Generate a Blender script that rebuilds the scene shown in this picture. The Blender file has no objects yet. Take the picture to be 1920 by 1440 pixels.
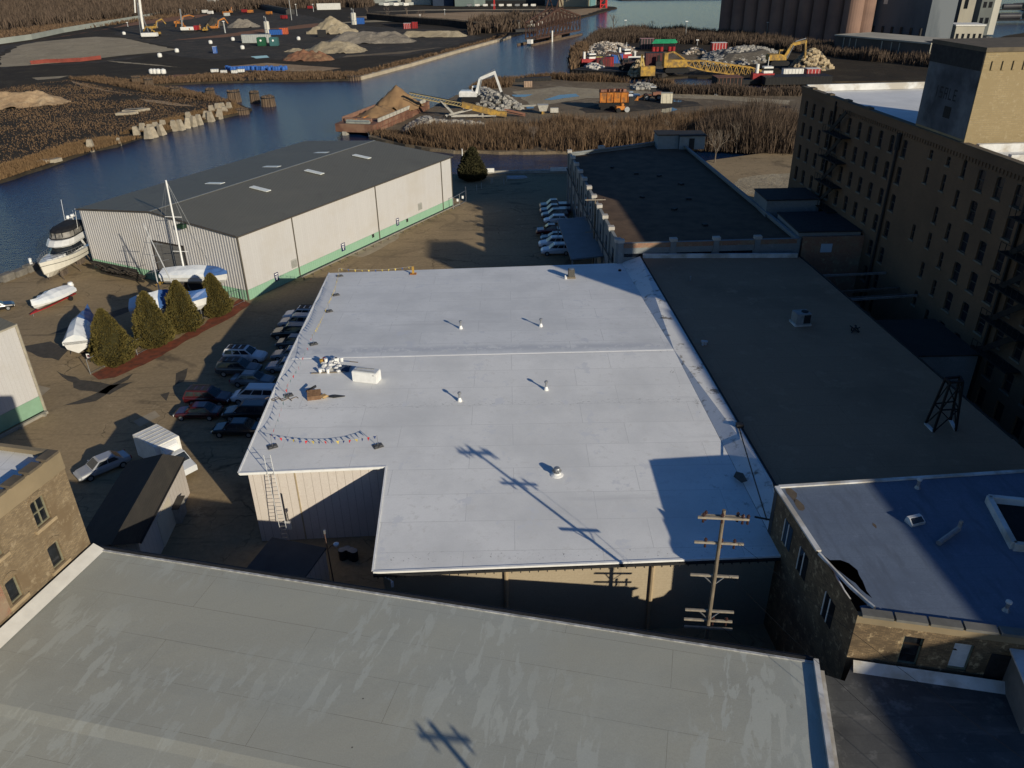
import bpy, bmesh, math, random
from mathutils import Vector, Matrix, noise, geometry as mgeo, geometry as mgeo, geometry as mgeo, geometry as mgeo, geometry as mgeo, geometry as mgeo
random.seed(11)
sc = bpy.context.scene
col = sc.collection
R = math.radians

# ---------------------------------------------------------------- camera
F, PIT, ROL, CH = 1466.0, R(28.31), R(-1.0), 40.0
fwd = Vector((0, math.cos(PIT), -math.sin(PIT)))
r0 = Vector((1, 0, 0)); u0 = r0.cross(fwd)
cr = math.cos(ROL)*r0 + math.sin(ROL)*u0
cu = -math.sin(ROL)*r0 + math.cos(ROL)*u0
EYE = Vector((0, 0, CH))
cam_d = bpy.data.cameras.new("camera"); cam = bpy.data.objects.new("camera", cam_d); col.objects.link(cam)
mw = Matrix((cr, cu, -fwd)).transposed().to_4x4(); mw.translation = EYE
cam.matrix_world = mw
cam_d.sensor_width = 36; cam_d.lens = F/1920*36; cam_d.clip_start = 0.5; cam_d.clip_end = 6000
sc.camera = cam

# ---------------------------------------------------------------- sky, sun, exposure
SUN_EL, SUN_AZ = R(18.0), Vector((0.616, -0.788, 0))   # direction towards the sun, in plan
sdir = Vector((SUN_AZ.x*math.cos(SUN_EL), SUN_AZ.y*math.cos(SUN_EL), math.sin(SUN_EL)))
w = bpy.data.worlds.new("World"); sc.world = w; w.use_nodes = True
nt = w.node_tree; bg = nt.nodes["Background"]
sky = nt.nodes.new("ShaderNodeTexSky"); sky.sky_type = 'NISHITA'; sky.sun_disc = False
sky.sun_elevation = SUN_EL; sky.sun_rotation = math.atan2(SUN_AZ.x, SUN_AZ.y)
sky.air_density = 1.0; sky.dust_density = 0.3; sky.ozone_density = 2.5
hs = nt.nodes.new('ShaderNodeHueSaturation'); hs.inputs['Saturation'].default_value = 1.30; hs.inputs['Hue'].default_value = .512
nt.links.new(sky.outputs[0], hs.inputs['Color']); nt.links.new(hs.outputs[0], bg.inputs[0]); bg.inputs[1].default_value = 0.080
sl = bpy.data.lights.new("sun", 'SUN'); so = bpy.data.objects.new("sun", sl); col.objects.link(so)
sl.energy = 4.6; sl.angle = R(0.55); sl.color = (1.0, 0.90, 0.72)
so.rotation_euler = (-sdir).to_track_quat('-Z', 'Y').to_euler(); so.location = sdir*500
sc.view_settings.view_transform = 'Standard'; sc.view_settings.look = 'None'
sc.view_settings.exposure = 0.0; sc.view_settings.gamma = 1.0

# ---------------------------------------------------------------- helpers
def ray(px, py): return cr*((px-960)/F) - cu*((py-720)/F) + fwd
def at(px, py, z=0.0):
    d = ray(px, py); return EYE + d*((z-CH)/d.z)
def on_plane(px, py, O, n):
    d = ray(px, py); return EYE + d*((O-EYE).dot(n)/d.dot(n))
def proj(p):
    q = Vector(p)-EYE; d = q.dot(fwd); return 960+F*q.dot(cr)/d, 720-F*q.dot(cu)/d
def hgt(base, py):
    b = Vector(base); lo, hi = -5, 34-b.z
    for _ in range(40):
        m = (lo+hi)/2
        if proj(b+Vector((0, 0, m)))[1] > py: lo = m
        else: hi = m
    return lo
def V(*a): return Vector(a)
INV = {}

def tag(o, label=None, cat=None, group=None, kind=None):
    if label: o['label'] = label
    if cat: o['category'] = cat
    if group: o['group'] = group
    if kind: o['kind'] = kind
    return o
def thing(name, label, cat, loc=(0, 0, 0), rz=0, group=None):
    o = bpy.data.objects.new(name, None); col.objects.link(o)
    o.empty_display_size = 0.3
    o.location = loc; o.rotation_euler = (0, 0, rz)
    m = Matrix.Translation(Vector(loc)) @ Matrix.Rotation(rz, 4, 'Z')
    INV[o] = m.inverted()
    return tag(o, label, cat, group)
def copy_tree(o, parent=None):
    c = o.copy(); col.objects.link(c)
    if parent: c.parent = parent
    for ch in list(o.children): copy_tree(ch, c)
    return c
def place(o, loc, rz, label=None, group=None, s=None):
    o.location = loc; o.rotation_euler = (0, 0, rz)
    if s: o.scale = (s, s, s)
    if label: o['label'] = label
    if group: o['group'] = group
    return o

class MB:
    """collects faces, then links them as one mesh object"""
    def __init__(s): s.v = []; s.f = []; s.M = None
    def pt(s, p):
        p = Vector(p)
        if s.M is not None: p = s.M @ p
        s.v.append(p); return len(s.v)-1
    def poly(s, ps): s.f.append([s.pt(p) for p in ps]); return s
    def box(s, x0, y0, z0, x1, y1, z1):
        b = [s.pt(p) for p in ((x0,y0,z0),(x1,y0,z0),(x1,y1,z0),(x0,y1,z0),(x0,y0,z1),(x1,y0,z1),(x1,y1,z1),(x0,y1,z1))]
        for q in ((3,2,1,0),(4,5,6,7),(0,1,5,4),(1,2,6,5),(2,3,7,6),(3,0,4,7)): s.f.append([b[i] for i in q])
        return s
    def cbox(s, c, sx, sy, sz, rz=0, rx=0, ry=0):
        M0 = s.M
        m = Matrix.Translation(Vector(c)) @ Matrix.Rotation(rz,4,'Z') @ Matrix.Rotation(ry,4,'Y') @ Matrix.Rotation(rx,4,'X')
        s.M = m if M0 is None else M0 @ m
        s.box(-sx/2,-sy/2,-sz/2,sx/2,sy/2,sz/2); s.M = M0; return s
    def prism(s, poly, z0, z1, cap=True):
        """poly: CCW list of (x,y) or (x,y,dz) ; extruded between z0 and z1"""
        n = len(poly)
        a = [s.pt((p[0],p[1],z0)) for p in poly]
        b = [s.pt((p[0],p[1],z1 + (p[2] if len(p) > 2 else 0))) for p in poly]
        for i in range(n): j = (i+1) % n; s.f.append([a[i],a[j],b[j],b[i]])
        if cap: s.f.append(b[:]); s.f.append(a[::-1])
        return s
    def bar(s, p, q, t, t2=None, up=(0,0,1)):
        p = Vector(p); q = Vector(q); d = (q-p)
        if d.length < 1e-6: return s
        d.normalize(); t2 = t2 or t
        up = Vector(up)
        if abs(d.dot(up)) > 0.98: up = Vector((0,1,0))
        a = d.cross(up).normalized()*t/2; b = a.cross(d).normalized()*t2/2
        i = [s.pt(x) for x in (p-a-b,p+a-b,p+a+b,p-a+b,q-a-b,q+a-b,q+a+b,q-a+b)]
        for f in ((3,2,1,0),(4,5,6,7),(0,1,5,4),(1,2,6,5),(2,3,7,6),(3,0,4,7)): s.f.append([i[k] for k in f])
        return s
    def tube(s, p, q, r, r2=None, n=8, cap=True):
        p = Vector(p); q = Vector(q); d = (q-p)
        if d.length < 1e-6: return s
        d.normalize(); r2 = r if r2 is None else r2
        up = Vector((0,0,1)) if abs(d.z) < .95 else Vector((1,0,0))
        a = d.cross(up).normalized(); b = d.cross(a)
        A = []; B = []
        for k in range(n):
            t = 2*math.pi*k/n; e = a*math.cos(t)+b*math.sin(t)
            A.append(s.pt(p+e*r)); B.append(s.pt(q+e*r2))
        for k in range(n): j = (k+1) % n; s.f.append([A[k],A[j],B[j],B[k]][::-1])
        if cap: s.f.append(A); s.f.append(B[::-1])
        return s
    def path(s, pts, r, n=5):
        for i in range(len(pts)-1): s.tube(pts[i], pts[i+1], r, r, n, False)
        return s
    def lathe(s, prof, c, n=16):
        c = Vector(c); rings = []
        for (r, z) in prof:
            rings.append([s.pt(c+Vector((r*math.cos(2*math.pi*k/n), r*math.sin(2*math.pi*k/n), z))) for k in range(n)])
        for a, b in zip(rings[:-1], rings[1:]):
            for k in range(n): j = (k+1) % n; s.f.append([a[k],a[j],b[j],b[k]])
        s.f.append(rings[0][::-1]); s.f.append(rings[-1]); return s
    def loft(s, rings, closed=True, cap=True):
        I = [[s.pt(p) for p in r] for r in rings]
        n = len(I[0])
        for a, b in zip(I[:-1], I[1:]):
            for k in range(n if closed else n-1): j = (k+1) % n; s.f.append([a[k],a[j],b[j],b[k]])
        if cap: s.f.append(I[0][::-1]); s.f.append(I[-1])
        return s
    def rock(s, c, r, sq=0.8):
        c = Vector(c); base = []
        phi = random.random()*6.3; n1 = random.randint(4,6)
        rings = []
        for (zz, rr) in ((-.75,.55),(-.1,1.0),(.55,.75)):
            rings.append([c+Vector((math.cos(phi+6.283*k/n1)*r*rr*random.uniform(.7,1.15), math.sin(phi+6.283*k/n1)*r*rr*random.uniform(.6,1.1), (zz+random.uniform(-.2,.2))*r*sq)) for k in range(n1)])
        s.loft(rings); return s
    def build(s, name, mat, parent=None, smooth=False, bevel=0, world=True):
        me = bpy.data.meshes.new(name)
        vv = s.v
        if parent is not None and world:
            top = parent
            while top.parent: top = top.parent
            inv = INV.get(top)
            if inv is not None: vv = [inv @ p for p in vv]
        me.from_pydata([tuple(p) for p in vv], [], s.f)
        me.validate()
        if bevel:
            bm = bmesh.new(); bm.from_mesh(me)
            bmesh.ops.remove_doubles(bm, verts=bm.verts, dist=1e-4)
            es = [e for e in bm.edges if len(e.link_faces) == 2 and e.calc_face_angle(0) > R(25)]
            bmesh.ops.bevel(bm, geom=es, offset=bevel, segments=2, affect='EDGES', clamp_overlap=True)
            bm.to_mesh(me); bm.free()
        if len(me.polygons) < 60000:
            uv = me.uv_layers.new(name="UVMap")
            for p in me.polygons:
                n = p.normal
                if abs(n.z) > 0.8: t = Vector((1,0,0)); b = Vector((0,1,0))
                else:
                    t = Vector((-n.y, n.x, 0)); t.normalize(); b = Vector((0,0,1))
                for li in p.loop_indices:
                    co = me.vertices[me.loops[li].vertex_index].co
                    uv.data[li].uv = (co.dot(t), co.dot(b))
        if smooth: me.shade_smooth() if hasattr(me,'shade_smooth') else None
        me.materials.append(mat)
        o = bpy.data.objects.new(name, me); col.objects.link(o)
        if parent is not None: o.parent = parent
        return o

# ---------------------------------------------------------------- materials
def nodes(name):
    m = bpy.data.materials.new(name); m.use_nodes = True
    t = m.node_tree; b = t.nodes["Principled BSDF"]
    return m, t, b
def setspec(b, v):
    for k in ("Specular IOR Level", "Specular"):
        if k in b.inputs: b.inputs[k].default_value = v; return
def add_noise(t, vec, scale, detail=6, rough=.6, dist=0.0):
    n = t.nodes.new("ShaderNodeTexNoise"); n.inputs["Scale"].default_value = scale
    n.inputs["Detail"].default_value = detail; n.inputs["Roughness"].default_value = rough
    n.inputs["Distortion"].default_value = dist
    if vec is not None: t.links.new(vec, n.inputs["Vector"])
    return n.outputs["Fac"]
def ramp(t, fac, lo, hi, a=(0,0,0), b=(1,1,1)):
    r = t.nodes.new("ShaderNodeValToRGB"); t.links.new(fac, r.inputs[0])
    r.color_ramp.elements[0].position = lo; r.color_ramp.elements[1].position = hi
    r.color_ramp.elements[0].color = (*a, 1); r.color_ramp.elements[1].color = (*b, 1)
    return r.outputs[0]
def mix(t, fac, a, b, mode='MIX'):
    m = t.nodes.new("ShaderNodeMix"); m.data_type = 'RGBA'; m.blend_type = mode
    for k, x in ((0, fac), (6, a), (7, b)):
        if isinstance(x, (int, float)): m.inputs[k].default_value = x
        elif isinstance(x, tuple): m.inputs[k].default_value = (*x, 1)
        else: t.links.new(x, m.inputs[k])
    return m.outputs[2]
def coord(t, kind="Object", sc_=None):
    c = t.nodes.new("ShaderNodeTexCoord").outputs[kind]
    if sc_:
        mp = t.nodes.new("ShaderNodeMapping"); t.links.new(c, mp.inputs[0]); mp.inputs["Scale"].default_value = sc_
        return mp.outputs[0]
    return c
def bump(t, b, h, strength=.3, dist=.05):
    n = t.nodes.new("ShaderNodeBump"); n.inputs["Strength"].default_value = strength; n.inputs["Distance"].default_value = dist
    t.links.new(h, n.inputs["Height"]); t.links.new(n.outputs[0], b.inputs["Normal"])
MATS = {}
# overall tint of single materials (multiplies the finished colour)
TINT = {'cream_siding':(.74,.75,.83), 'tan_stucco':(.78,.80,.76), 'tan_block_wall':(.68,.71,.76), 'headhouse_brick':(.58,.59,.60), 'tan_panel_siding':(.97,1.0,1.2),
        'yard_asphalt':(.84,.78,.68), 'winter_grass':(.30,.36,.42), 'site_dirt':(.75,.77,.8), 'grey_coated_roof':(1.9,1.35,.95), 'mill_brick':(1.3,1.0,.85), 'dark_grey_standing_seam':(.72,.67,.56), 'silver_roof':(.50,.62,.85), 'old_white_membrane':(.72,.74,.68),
        'silo_concrete':(3.4,2.2,1.7), 'tan_gravel_roof':(.5,.38,.32), 'tan_brick':(.85,.86,.86), 'cream_rib':(.74,.75,.83), 'stained_dark_roof':(.9,.9,.95)}
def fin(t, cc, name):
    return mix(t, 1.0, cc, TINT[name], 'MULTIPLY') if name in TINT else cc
def M(name, c1, c2=None, s=1.0, rough=.85, bmp=0, metal=0, spec=.25, lo=.35, hi=.65, island=None, c3=None, s3=.1, stretch=None, coat=0):
    """two-tone noise material; c3: a third tone in large patches; island: random tint per leaf/stem/rock"""
    if name in MATS: return MATS[name]
    m, t, b = nodes(name)
    c2 = c2 or tuple(x*.75 for x in c1)
    v = coord(t, "Object", stretch)
    n = add_noise(t, v, s)
    cc = mix(t, ramp(t, n, lo, hi), c1, c2)
    if c3: cc = mix(t, ramp(t, add_noise(t, v, s3, 5), .45, .6), cc, c3)
    if island:
        g = t.nodes.new("ShaderNodeNewGeometry")
        cc = mix(t, ramp(t, g.outputs["Random Per Island"], 0, 1), cc, island)
    t.links.new(fin(t, cc, name), b.inputs["Base Color"])
    b.inputs["Roughness"].default_value = rough; b.inputs["Metallic"].default_value = metal; setspec(b, spec)
    if coat and "Coat Weight" in b.inputs: b.inputs["Coat Weight"].default_value = coat; b.inputs["Coat Roughness"].default_value = .1
    if bmp: bump(t, b, add_noise(t, v, s*3), bmp, .05)
    MATS[name] = m; return m
def TILE(name, c1, c2, mortar, bw, rh, ms, off=.5, stain=None, s=.4, rough=.85, lo=.5, hi=.72, bmp=.2, spec=.25, stain2=None, s2=2., uv=True, streak=None, msmooth=.1):
    """brick / siding / membrane seams laid out in metres on the surface, with stains"""
    m, t, b = nodes(name)
    v = coord(t, "UV" if uv else "Object")
    br = t.nodes.new("ShaderNodeTexBrick"); t.links.new(v, br.inputs["Vector"])
    br.offset = off; br.inputs["Scale"].default_value = 1.0
    br.inputs["Color1"].default_value = (*c1, 1); br.inputs["Color2"].default_value = (*c2, 1); br.inputs["Mortar"].default_value = (*mortar, 1)
    br.inputs["Mortar Size"].default_value = ms; br.inputs["Mortar Smooth"].default_value = msmooth; br.inputs["Bias"].default_value = 0
    br.inputs["Brick Width"].default_value = bw; br.inputs["Row Height"].default_value = rh
    cc = br.outputs["Color"]
    o = coord(t, "Object")
    fine = add_noise(t, o, 9.0, 4)
    cc = mix(t, .35, cc, ramp(t, fine, .2, .8, (.35,.35,.35), (.75,.75,.75)), 'OVERLAY')
    if stain: cc = mix(t, ramp(t, add_noise(t, o, s, 8, .65), lo, hi), cc, stain)
    if stain2: cc = mix(t, ramp(t, add_noise(t, o, s2, 8, .7), .56, .66), cc, stain2)
    if streak:
        mp = coord(t, "Object", streak[1]); cc = mix(t, ramp(t, add_noise(t, mp, streak[2], 6, .6), streak[3], streak[4]), cc, streak[0])
    t.links.new(fin(t, cc, name), b.inputs["Base Color"]); b.inputs["Roughness"].default_value = rough; setspec(b, spec)
    if bmp: bump(t, b, br.outputs["Fac"], -bmp, .02)
    MATS[name] = m; return m
def GLASS(name, c=(.01,.012,.015), rough=.08):
    m, t, b = nodes(name)
    t.links.new(mix(t, ramp(t, add_noise(t, coord(t), 1.3), .4, .6), c, tuple(x*1.8 for x in c)), b.inputs["Base Color"])
    b.inputs["Roughness"].default_value = rough; setspec(b, .5); return m

STEEL = M('galvanised', (.35,.36,.37), (.25,.26,.27), 3, .45, metal=.6)
DARKM = M('dark_metal', (.03,.03,.032), (.02,.02,.02), 3, .6)
BLACK = M('black_rubber', (.012,.012,.013), (.02,.02,.02), 6, .8)
WHITE = M('white_paint', (.74,.73,.69), (.62,.61,.57), 1.5, .55)
WHITEP = M('white_plastic', (.80,.80,.78), (.7,.7,.68), 2, .4)
WOOD = M('weathered_wood', (.22,.18,.13), (.12,.097,.07), 3, .9, stretch=(3,3,.5))
OLDWOOD = M('grey_timber', (.16,.125,.095), (.08,.063,.05), 2, .95, stretch=(3,3,.6))
CONC = M('concrete', (.40,.38,.33), (.28,.26,.22), .8, .95, .2)
PANE = GLASS('dark_pane')
CARGLASS = GLASS('car_glass', (.012,.016,.02), .05)
RUBBLE = M('rubble_stone', (.27,.262,.24), (.14,.136,.126), 1.2, .95, island=(.34,.32,.285))
GREEN = M('green_band', (.22,.36,.25), (.19,.31,.21), .8, .6)
YEL = M('yellow_machine', (.50,.30,.05), (.30,.18,.045), .9, .65, c3=(.20,.13,.05), s3=.6)
ORG = M('orange_machine', (.55,.20,.03), (.36,.13,.025), .9, .6, c3=(.22,.10,.04), s3=.6)
REDP = M('red_paint', (.34,.025,.028), (.2,.018,.02), 1.0, .55)
BLUEP = M('blue_plastic', (.03,.12,.42), (.025,.09,.3), 1.5, .4)
RUST = M('rusty_steel', (.17,.075,.045), (.09,.045,.035), .6, .9, island=(.25,.12,.08))
# ================================================================ setting: water, land
def structure(o): o['kind'] = 'structure'; return o
def stuff(o): o['kind'] = 'stuff'; return o
WZ = -.7
def water_mat():
    m, t, b = nodes('river_water')
    o = coord(t, "Object")
    b.inputs["Base Color"].default_value = (.003,.018,.06,1); b.inputs["Roughness"].default_value = .10
    b.inputs["IOR"].default_value = 1.33
    n1 = add_noise(t, coord(t, "Object", (1,1.9,1)), .9, 5, .65)
    n2 = add_noise(t, coord(t, "Object", (.12,.05,1)), .35, 3, .5)
    ad = t.nodes.new("ShaderNodeMath"); ad.operation = 'MULTIPLY_ADD'
    t.links.new(n2, ad.inputs[0]); ad.inputs[1].default_value = .6; t.links.new(n1, ad.inputs[2])
    bump(t, b, ad.outputs[0], .55, .35)
    return m
mb = MB(); mb.poly([(-3000,-300,WZ),(3000,-300,WZ),(3000,5000,WZ),(-3000,5000,WZ)])
structure(mb.build('water', water_mat()))

def land_mat(name, c1, c2, c3, c4, s=.03):
    m, t, b = nodes(name)
    o = coord(t, "Object")
    a = mix(t, ramp(t, add_noise(t, o, s, 8, .7), .38, .62), c1, c2)
    a = mix(t, ramp(t, add_noise(t, o, s*3.1, 8, .7, .6), .52, .66), a, c3)
    a = mix(t, ramp(t, add_noise(t, coord(t, "Object", (1,.4,1)), s*7, 7, .75), .55, .72), a, c4)
    a = mix(t, .5, a, ramp(t, add_noise(t, o, 1.2, 6, .7), .25, .75, (.3,.3,.3), (.72,.72,.72)), 'OVERLAY')
    a = fin(t, a, name)
    t.links.new(a, b.inputs["Base Color"]); b.inputs["Roughness"].default_value = .95; setspec(b, .1)
    bump(t, b, add_noise(t, o, .8, 8, .7), .6, .4)
    return m
def jag(poly, amp, n=4):
    """break a coarse outline into an irregular one"""
    out = []
    for i in range(len(poly)):
        a = Vector(poly[i]); b = Vector(poly[(i+1) % len(poly)])
        L = (b-a).length; k = max(1, min(24, int(L/(amp*2.2))))
        for j in range(k):
            p = a.lerp(b, j/k)
            if j: p = p + Vector((random.uniform(-1,1), random.uniform(-1,1), 0))*amp*.45
            out.append(p)
    return out
def fill(P):
    r = mgeo.delaunay_2d_cdt([Vector((p.x, p.y)) for p in P], [], [list(range(len(P)))], 1, 1e-4)
    out = []
    for t3 in r[2]:
        a, b, c = [r[0][i] for i in t3[:3]]
        out.append(tuple(t3) if (b-a).cross(c-a) > 0 else tuple(t3)[::-1])
    return [(p.x, p.y) for p in r[0]], out
def slab(name, pts, mat, z1=0.0, z0=-4.0, amp=0):
    P = [Vector((p[0], p[1], 0)) for p in pts]
    if amp: P = jag(P, amp)
    v, f = fill(P)
    vs = [(p[0], p[1], z1) for p in v]; fs = list(f)
    for i in range(len(P)):
        a, b = P[i], P[(i+1) % len(P)]; k = len(vs)
        vs += [(a.x,a.y,z1),(a.x,a.y,z0),(b.x,b.y,z0),(b.x,b.y,z1)]; fs.append((k,k+1,k+2,k+3))
    me = bpy.data.meshes.new(name); me.from_pydata(vs, [], fs)
    me.materials.append(mat)
    o = bpy.data.objects.new(name, me); col.objects.link(o); return o
def ppx(pts, z=0.0): return [at(x, y, z) for x, y in pts]
def sheet(name, pts, mat, z, amp=0, kind='structure'):
    P = [Vector((p[0], p[1], z)) for p in pts]
    if amp: P = jag(P, amp)
    v, f = fill(P)
    me = bpy.data.meshes.new(name); me.from_pydata([(p[0], p[1], z) for p in v], [], f); me.materials.append(mat)
    o = bpy.data.objects.new(name, me); col.objects.link(o); o['kind'] = kind; return o

def asphalt_mat():
    m, t, b = nodes('yard_asphalt')
    o = coord(t, "Object")
    a = mix(t, ramp(t, add_noise(t, o, .07, 8, .65), .35, .65), (.38,.305,.205), (.29,.238,.165))
    a = mix(t, ramp(t, add_noise(t, coord(t, "Object", (.45,1,1)), .16, 9, .75, 1.2), .56, .70), a, (.15,.124,.092))
    sm = t.nodes.new('ShaderNodeMapping'); t.links.new(o, sm.inputs[0]); sm.inputs['Rotation'].default_value = (0,0,R(-52)); sm.inputs['Scale'].default_value = (.07,.9,1)
    a = mix(t, ramp(t, add_noise(t, sm.outputs[0], 1.0, 7, .7, .5), .56, .70), a, (.19,.157,.115))
    a = mix(t, ramp(t, add_noise(t, o, .045, 5, .6, 1.5), .60, .66), a, (.17,.14,.105))
    a = mix(t, ramp(t, add_noise(t, o, .33, 8, .7), .60, .72), a, (.46,.385,.275))
    vor = t.nodes.new("ShaderNodeTexVoronoi"); vor.feature = 'DISTANCE_TO_EDGE'; vor.inputs["Scale"].default_value = .22
    w1 = t.nodes.new("ShaderNodeMix"); w1.data_type = 'VECTOR'; w1.inputs[0].default_value = .25
    nn = t.nodes.new("ShaderNodeTexNoise"); nn.inputs["Scale"].default_value = .5; nn.inputs["Detail"].default_value = 5
    t.links.new(o, nn.inputs["Vector"]); t.links.new(o, w1.inputs[4]); 
    ad = t.nodes.new("ShaderNodeVectorMath"); ad.operation = 'MULTIPLY_ADD'; t.links.new(nn.outputs["Color"], ad.inputs[0]); ad.inputs[1].default_value = (3,3,0); t.links.new(o, ad.inputs[2])
    t.links.new(ad.outputs[0], vor.inputs["Vector"])
    mk = t.nodes.new('ShaderNodeMath'); mk.operation = 'MULTIPLY'; t.links.new(ramp(t, vor.outputs['Distance'], .0, .014, (1,1,1), (0,0,0)), mk.inputs[0]); t.links.new(ramp(t, add_noise(t, o, .12, 4, .6), .48, .62), mk.inputs[1])
    a = mix(t, mk.outputs[0], a, (.11,.09,.065))
    a = mix(t, .55, a, ramp(t, add_noise(t, o, 2.2, 8, .75), .25, .75, (.28,.28,.28), (.72,.72,.72)), 'OVERLAY')
    a = fin(t, a, 'yard_asphalt')
    t.links.new(a, b.inputs["Base Color"]); b.inputs["Roughness"].default_value = .95; setspec(b, .12)
    bump(t, b, add_noise(t, o, 3, 8, .7), .35, .04)
    return m
YARD = asphalt_mat()
GRASS = land_mat('winter_grass', (.16,.105,.062), (.115,.08,.052), (.21,.145,.085), (.07,.052,.037))
DIRT = land_mat('site_dirt', (.25,.19,.12), (.18,.135,.09), (.32,.25,.165), (.10,.078,.056), .05)
BLK = land_mat('dark_soil', (.045,.041,.036), (.062,.055,.046), (.11,.088,.065), (.028,.027,.025), .05)
SAND = land_mat('pale_sand', (.35,.29,.195), (.27,.225,.155), (.40,.34,.24), (.19,.15,.105), .05)
TAN = land_mat('tan_dirt', (.36,.255,.155), (.27,.185,.11), (.4,.3,.19), (.19,.125,.077), .06)
REDD = land_mat('red_soil', (.24,.115,.07), (.18,.10,.06), (.22,.15,.09), (.11,.065,.04), .08)

# near yard
WFR, WFL = V(-35.7,99.6,0), V(-63.4,114.2,0)
WBR = V(-10.5,145.2,0); WBL = V(-40.6,161.5,0)
yard = [(-260,30),(-140,72),(-84,101),(-74.5,108.2),(-72.2,114.9),(-69.0,122.4),(-64.5,123.0),(-41.5,164.8),(-30,168.5),(-9.6,170.4),(13,170.7),(32,173),(60,186),(120,196),(330,215),(330,-120),(-260,-120)]
structure(slab('yard', yard, YARD))
# peninsula, south part (between the canal and the work boats) and north part
pen_s = ppx([(692,256),(722,263),(790,276),(850,283),(960,284),(1065,284),(1200,282),(1330,276)]) + [V(150,215,0),V(420,235,0)] + \
        [V(420,330,0)] + ppx([(1500,167),(1400,167),(1290,167),(1230,160),(1150,153),(1050,150.5),(1024,147.5),(998,150.5),(965,153.5),(935,158),(900,163),(870,172),(840,186),(805,203),(760,226),(715,243)])
structure(slab('peninsula', pen_s, DIRT, amp=1.2))
pen_n = ppx([(1073,138),(1150,142),(1240,147),(1290,143),(1420,150),(1480,154)]) + [V(240,300,0), V(420,345,0), V(420,600,0)] + \
        ppx([(1850,74),(1700,62),(1500,56),(1335,58),(1282,61),(1180,56),(1128,62),(1102,75),(1089,86),(1074,92),(1072,104),(1080,118)])
structure(slab('north_peninsula', pen_n, GRASS, amp=2))
# far bank with the building site
far = ppx([(0,338),(49,321.6),(88,310),(130,294),(169,280),(221,271),(260,256.5),(307,247),(338.5,238),(390.6,224),(427,216),(463,208.5),(472,203),(443,193),(390,180),(338,169),(286,166),(262,161),(286,158.5),(390,153.6),(500,151),(652,148.5),(676,146),(772.5,120),(850.6,97.7),(955,69),(972,64),(1008,53.5),(1087,34),(1157,14.6),(1152,12.5),(1128,11)]) + \
      [V(60,1050,0), V(60,3200,0), V(-2400,3200,0), V(-2400,600,0), V(-500,180,0), V(-190,150,0)]
structure(slab('far_bank', far, GRASS, amp=1.5))
structure(slab('far_shore', [(135,1010),(300,985),(900,960),(2400,900),(2400,3200),(90,3200),(90,1300)], GRASS))
structure(slab('rail_yard', [(383,560),(410,545),(1200,500),(1200,900),(700,905),(470,800),(420,700)], BLK))

# patches of ground on the far bank
def patch(name, px, mat, z, amp=3): return sheet(name, ppx(px), mat, z, amp)
patch('dark_ground', [(0,131),(40,122),(110,122),(180,118),(240,112),(300,97),(340,107),(410,112),(480,108),(520,112),(600,113),(665,106),(760,105),(850,86),(905,70),(835,56),(700,50),(640,44),(560,26),(520,20),(440,30),(370,27),(300,38),(240,52),(215,64),(250,75),(325,88),(330,95),(200,113),(110,119),(0,126)], BLK, .03)
patch('dark_verge', [(0,86),(60,78),(130,74),(60,83),(12,92),(0,102)], BLK, .03, 2)
patch('sand_flat', [(0,106),(20,96),(36,86),(70,79),(120,74),(180,69),(235,72),(290,84),(332,93),(300,98),(230,104),(180,110),(110,118),(50,123),(0,126)], SAND, .05)
patch('red_ground', [(250,42),(330,30),(400,26),(360,36),(300,42),(200,54),(120,68),(60,76),(130,66),(200,55)], REDD, .05)
patch('red_clay', [(590,44),(540,50),(480,56),(410,66),(320,76),(420,70),(520,58),(600,50),(625,46)], REDD, .06)
patch('tan_clearing', [(420,125),(500,118),(560,122),(640,128),(600,134),(500,133),(430,131)], TAN, .05)
patch('tan_clearing', [(240,158),(330,140),(420,138),(520,140),(430,146),(330,150)], REDD, .04)
patch('pale_meadow', [(650,32),(780,26),(900,22),(1000,24),(1100,16),(1140,14),(1085,31),(1010,44),(900,46),(760,40)], TAN, .05, 4)
patch('pale_track', [(600,45),(720,41),(880,40),(1000,40),(880,38),(700,38)], SAND, .08, 2)
patch('pale_track', [(690,23),(800,20),(990,19),(1100,18),(990,17),(800,18)], SAND, .08, 2)
patch('pale_track', [(200,114),(240,117),(300,122),(340,127),(290,123),(225,118)], SAND, .08, 1)
patch('dirt_track', [(60,146),(130,142),(110,147),(70,150)], SAND, .05, 1)
patch('dirt_track', [(128,150),(150,160),(195,170),(250,178),(195,168),(158,157)], TAN, .05, 1)
patch('dirt_track', [(260,185),(310,190),(370,200),(330,199),(280,192)], TAN, .05, 1)
patch('dirt_track', [(640,108),(760,100),(830,88),(740,98),(650,104)], DIRT, .05, 2)
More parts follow.
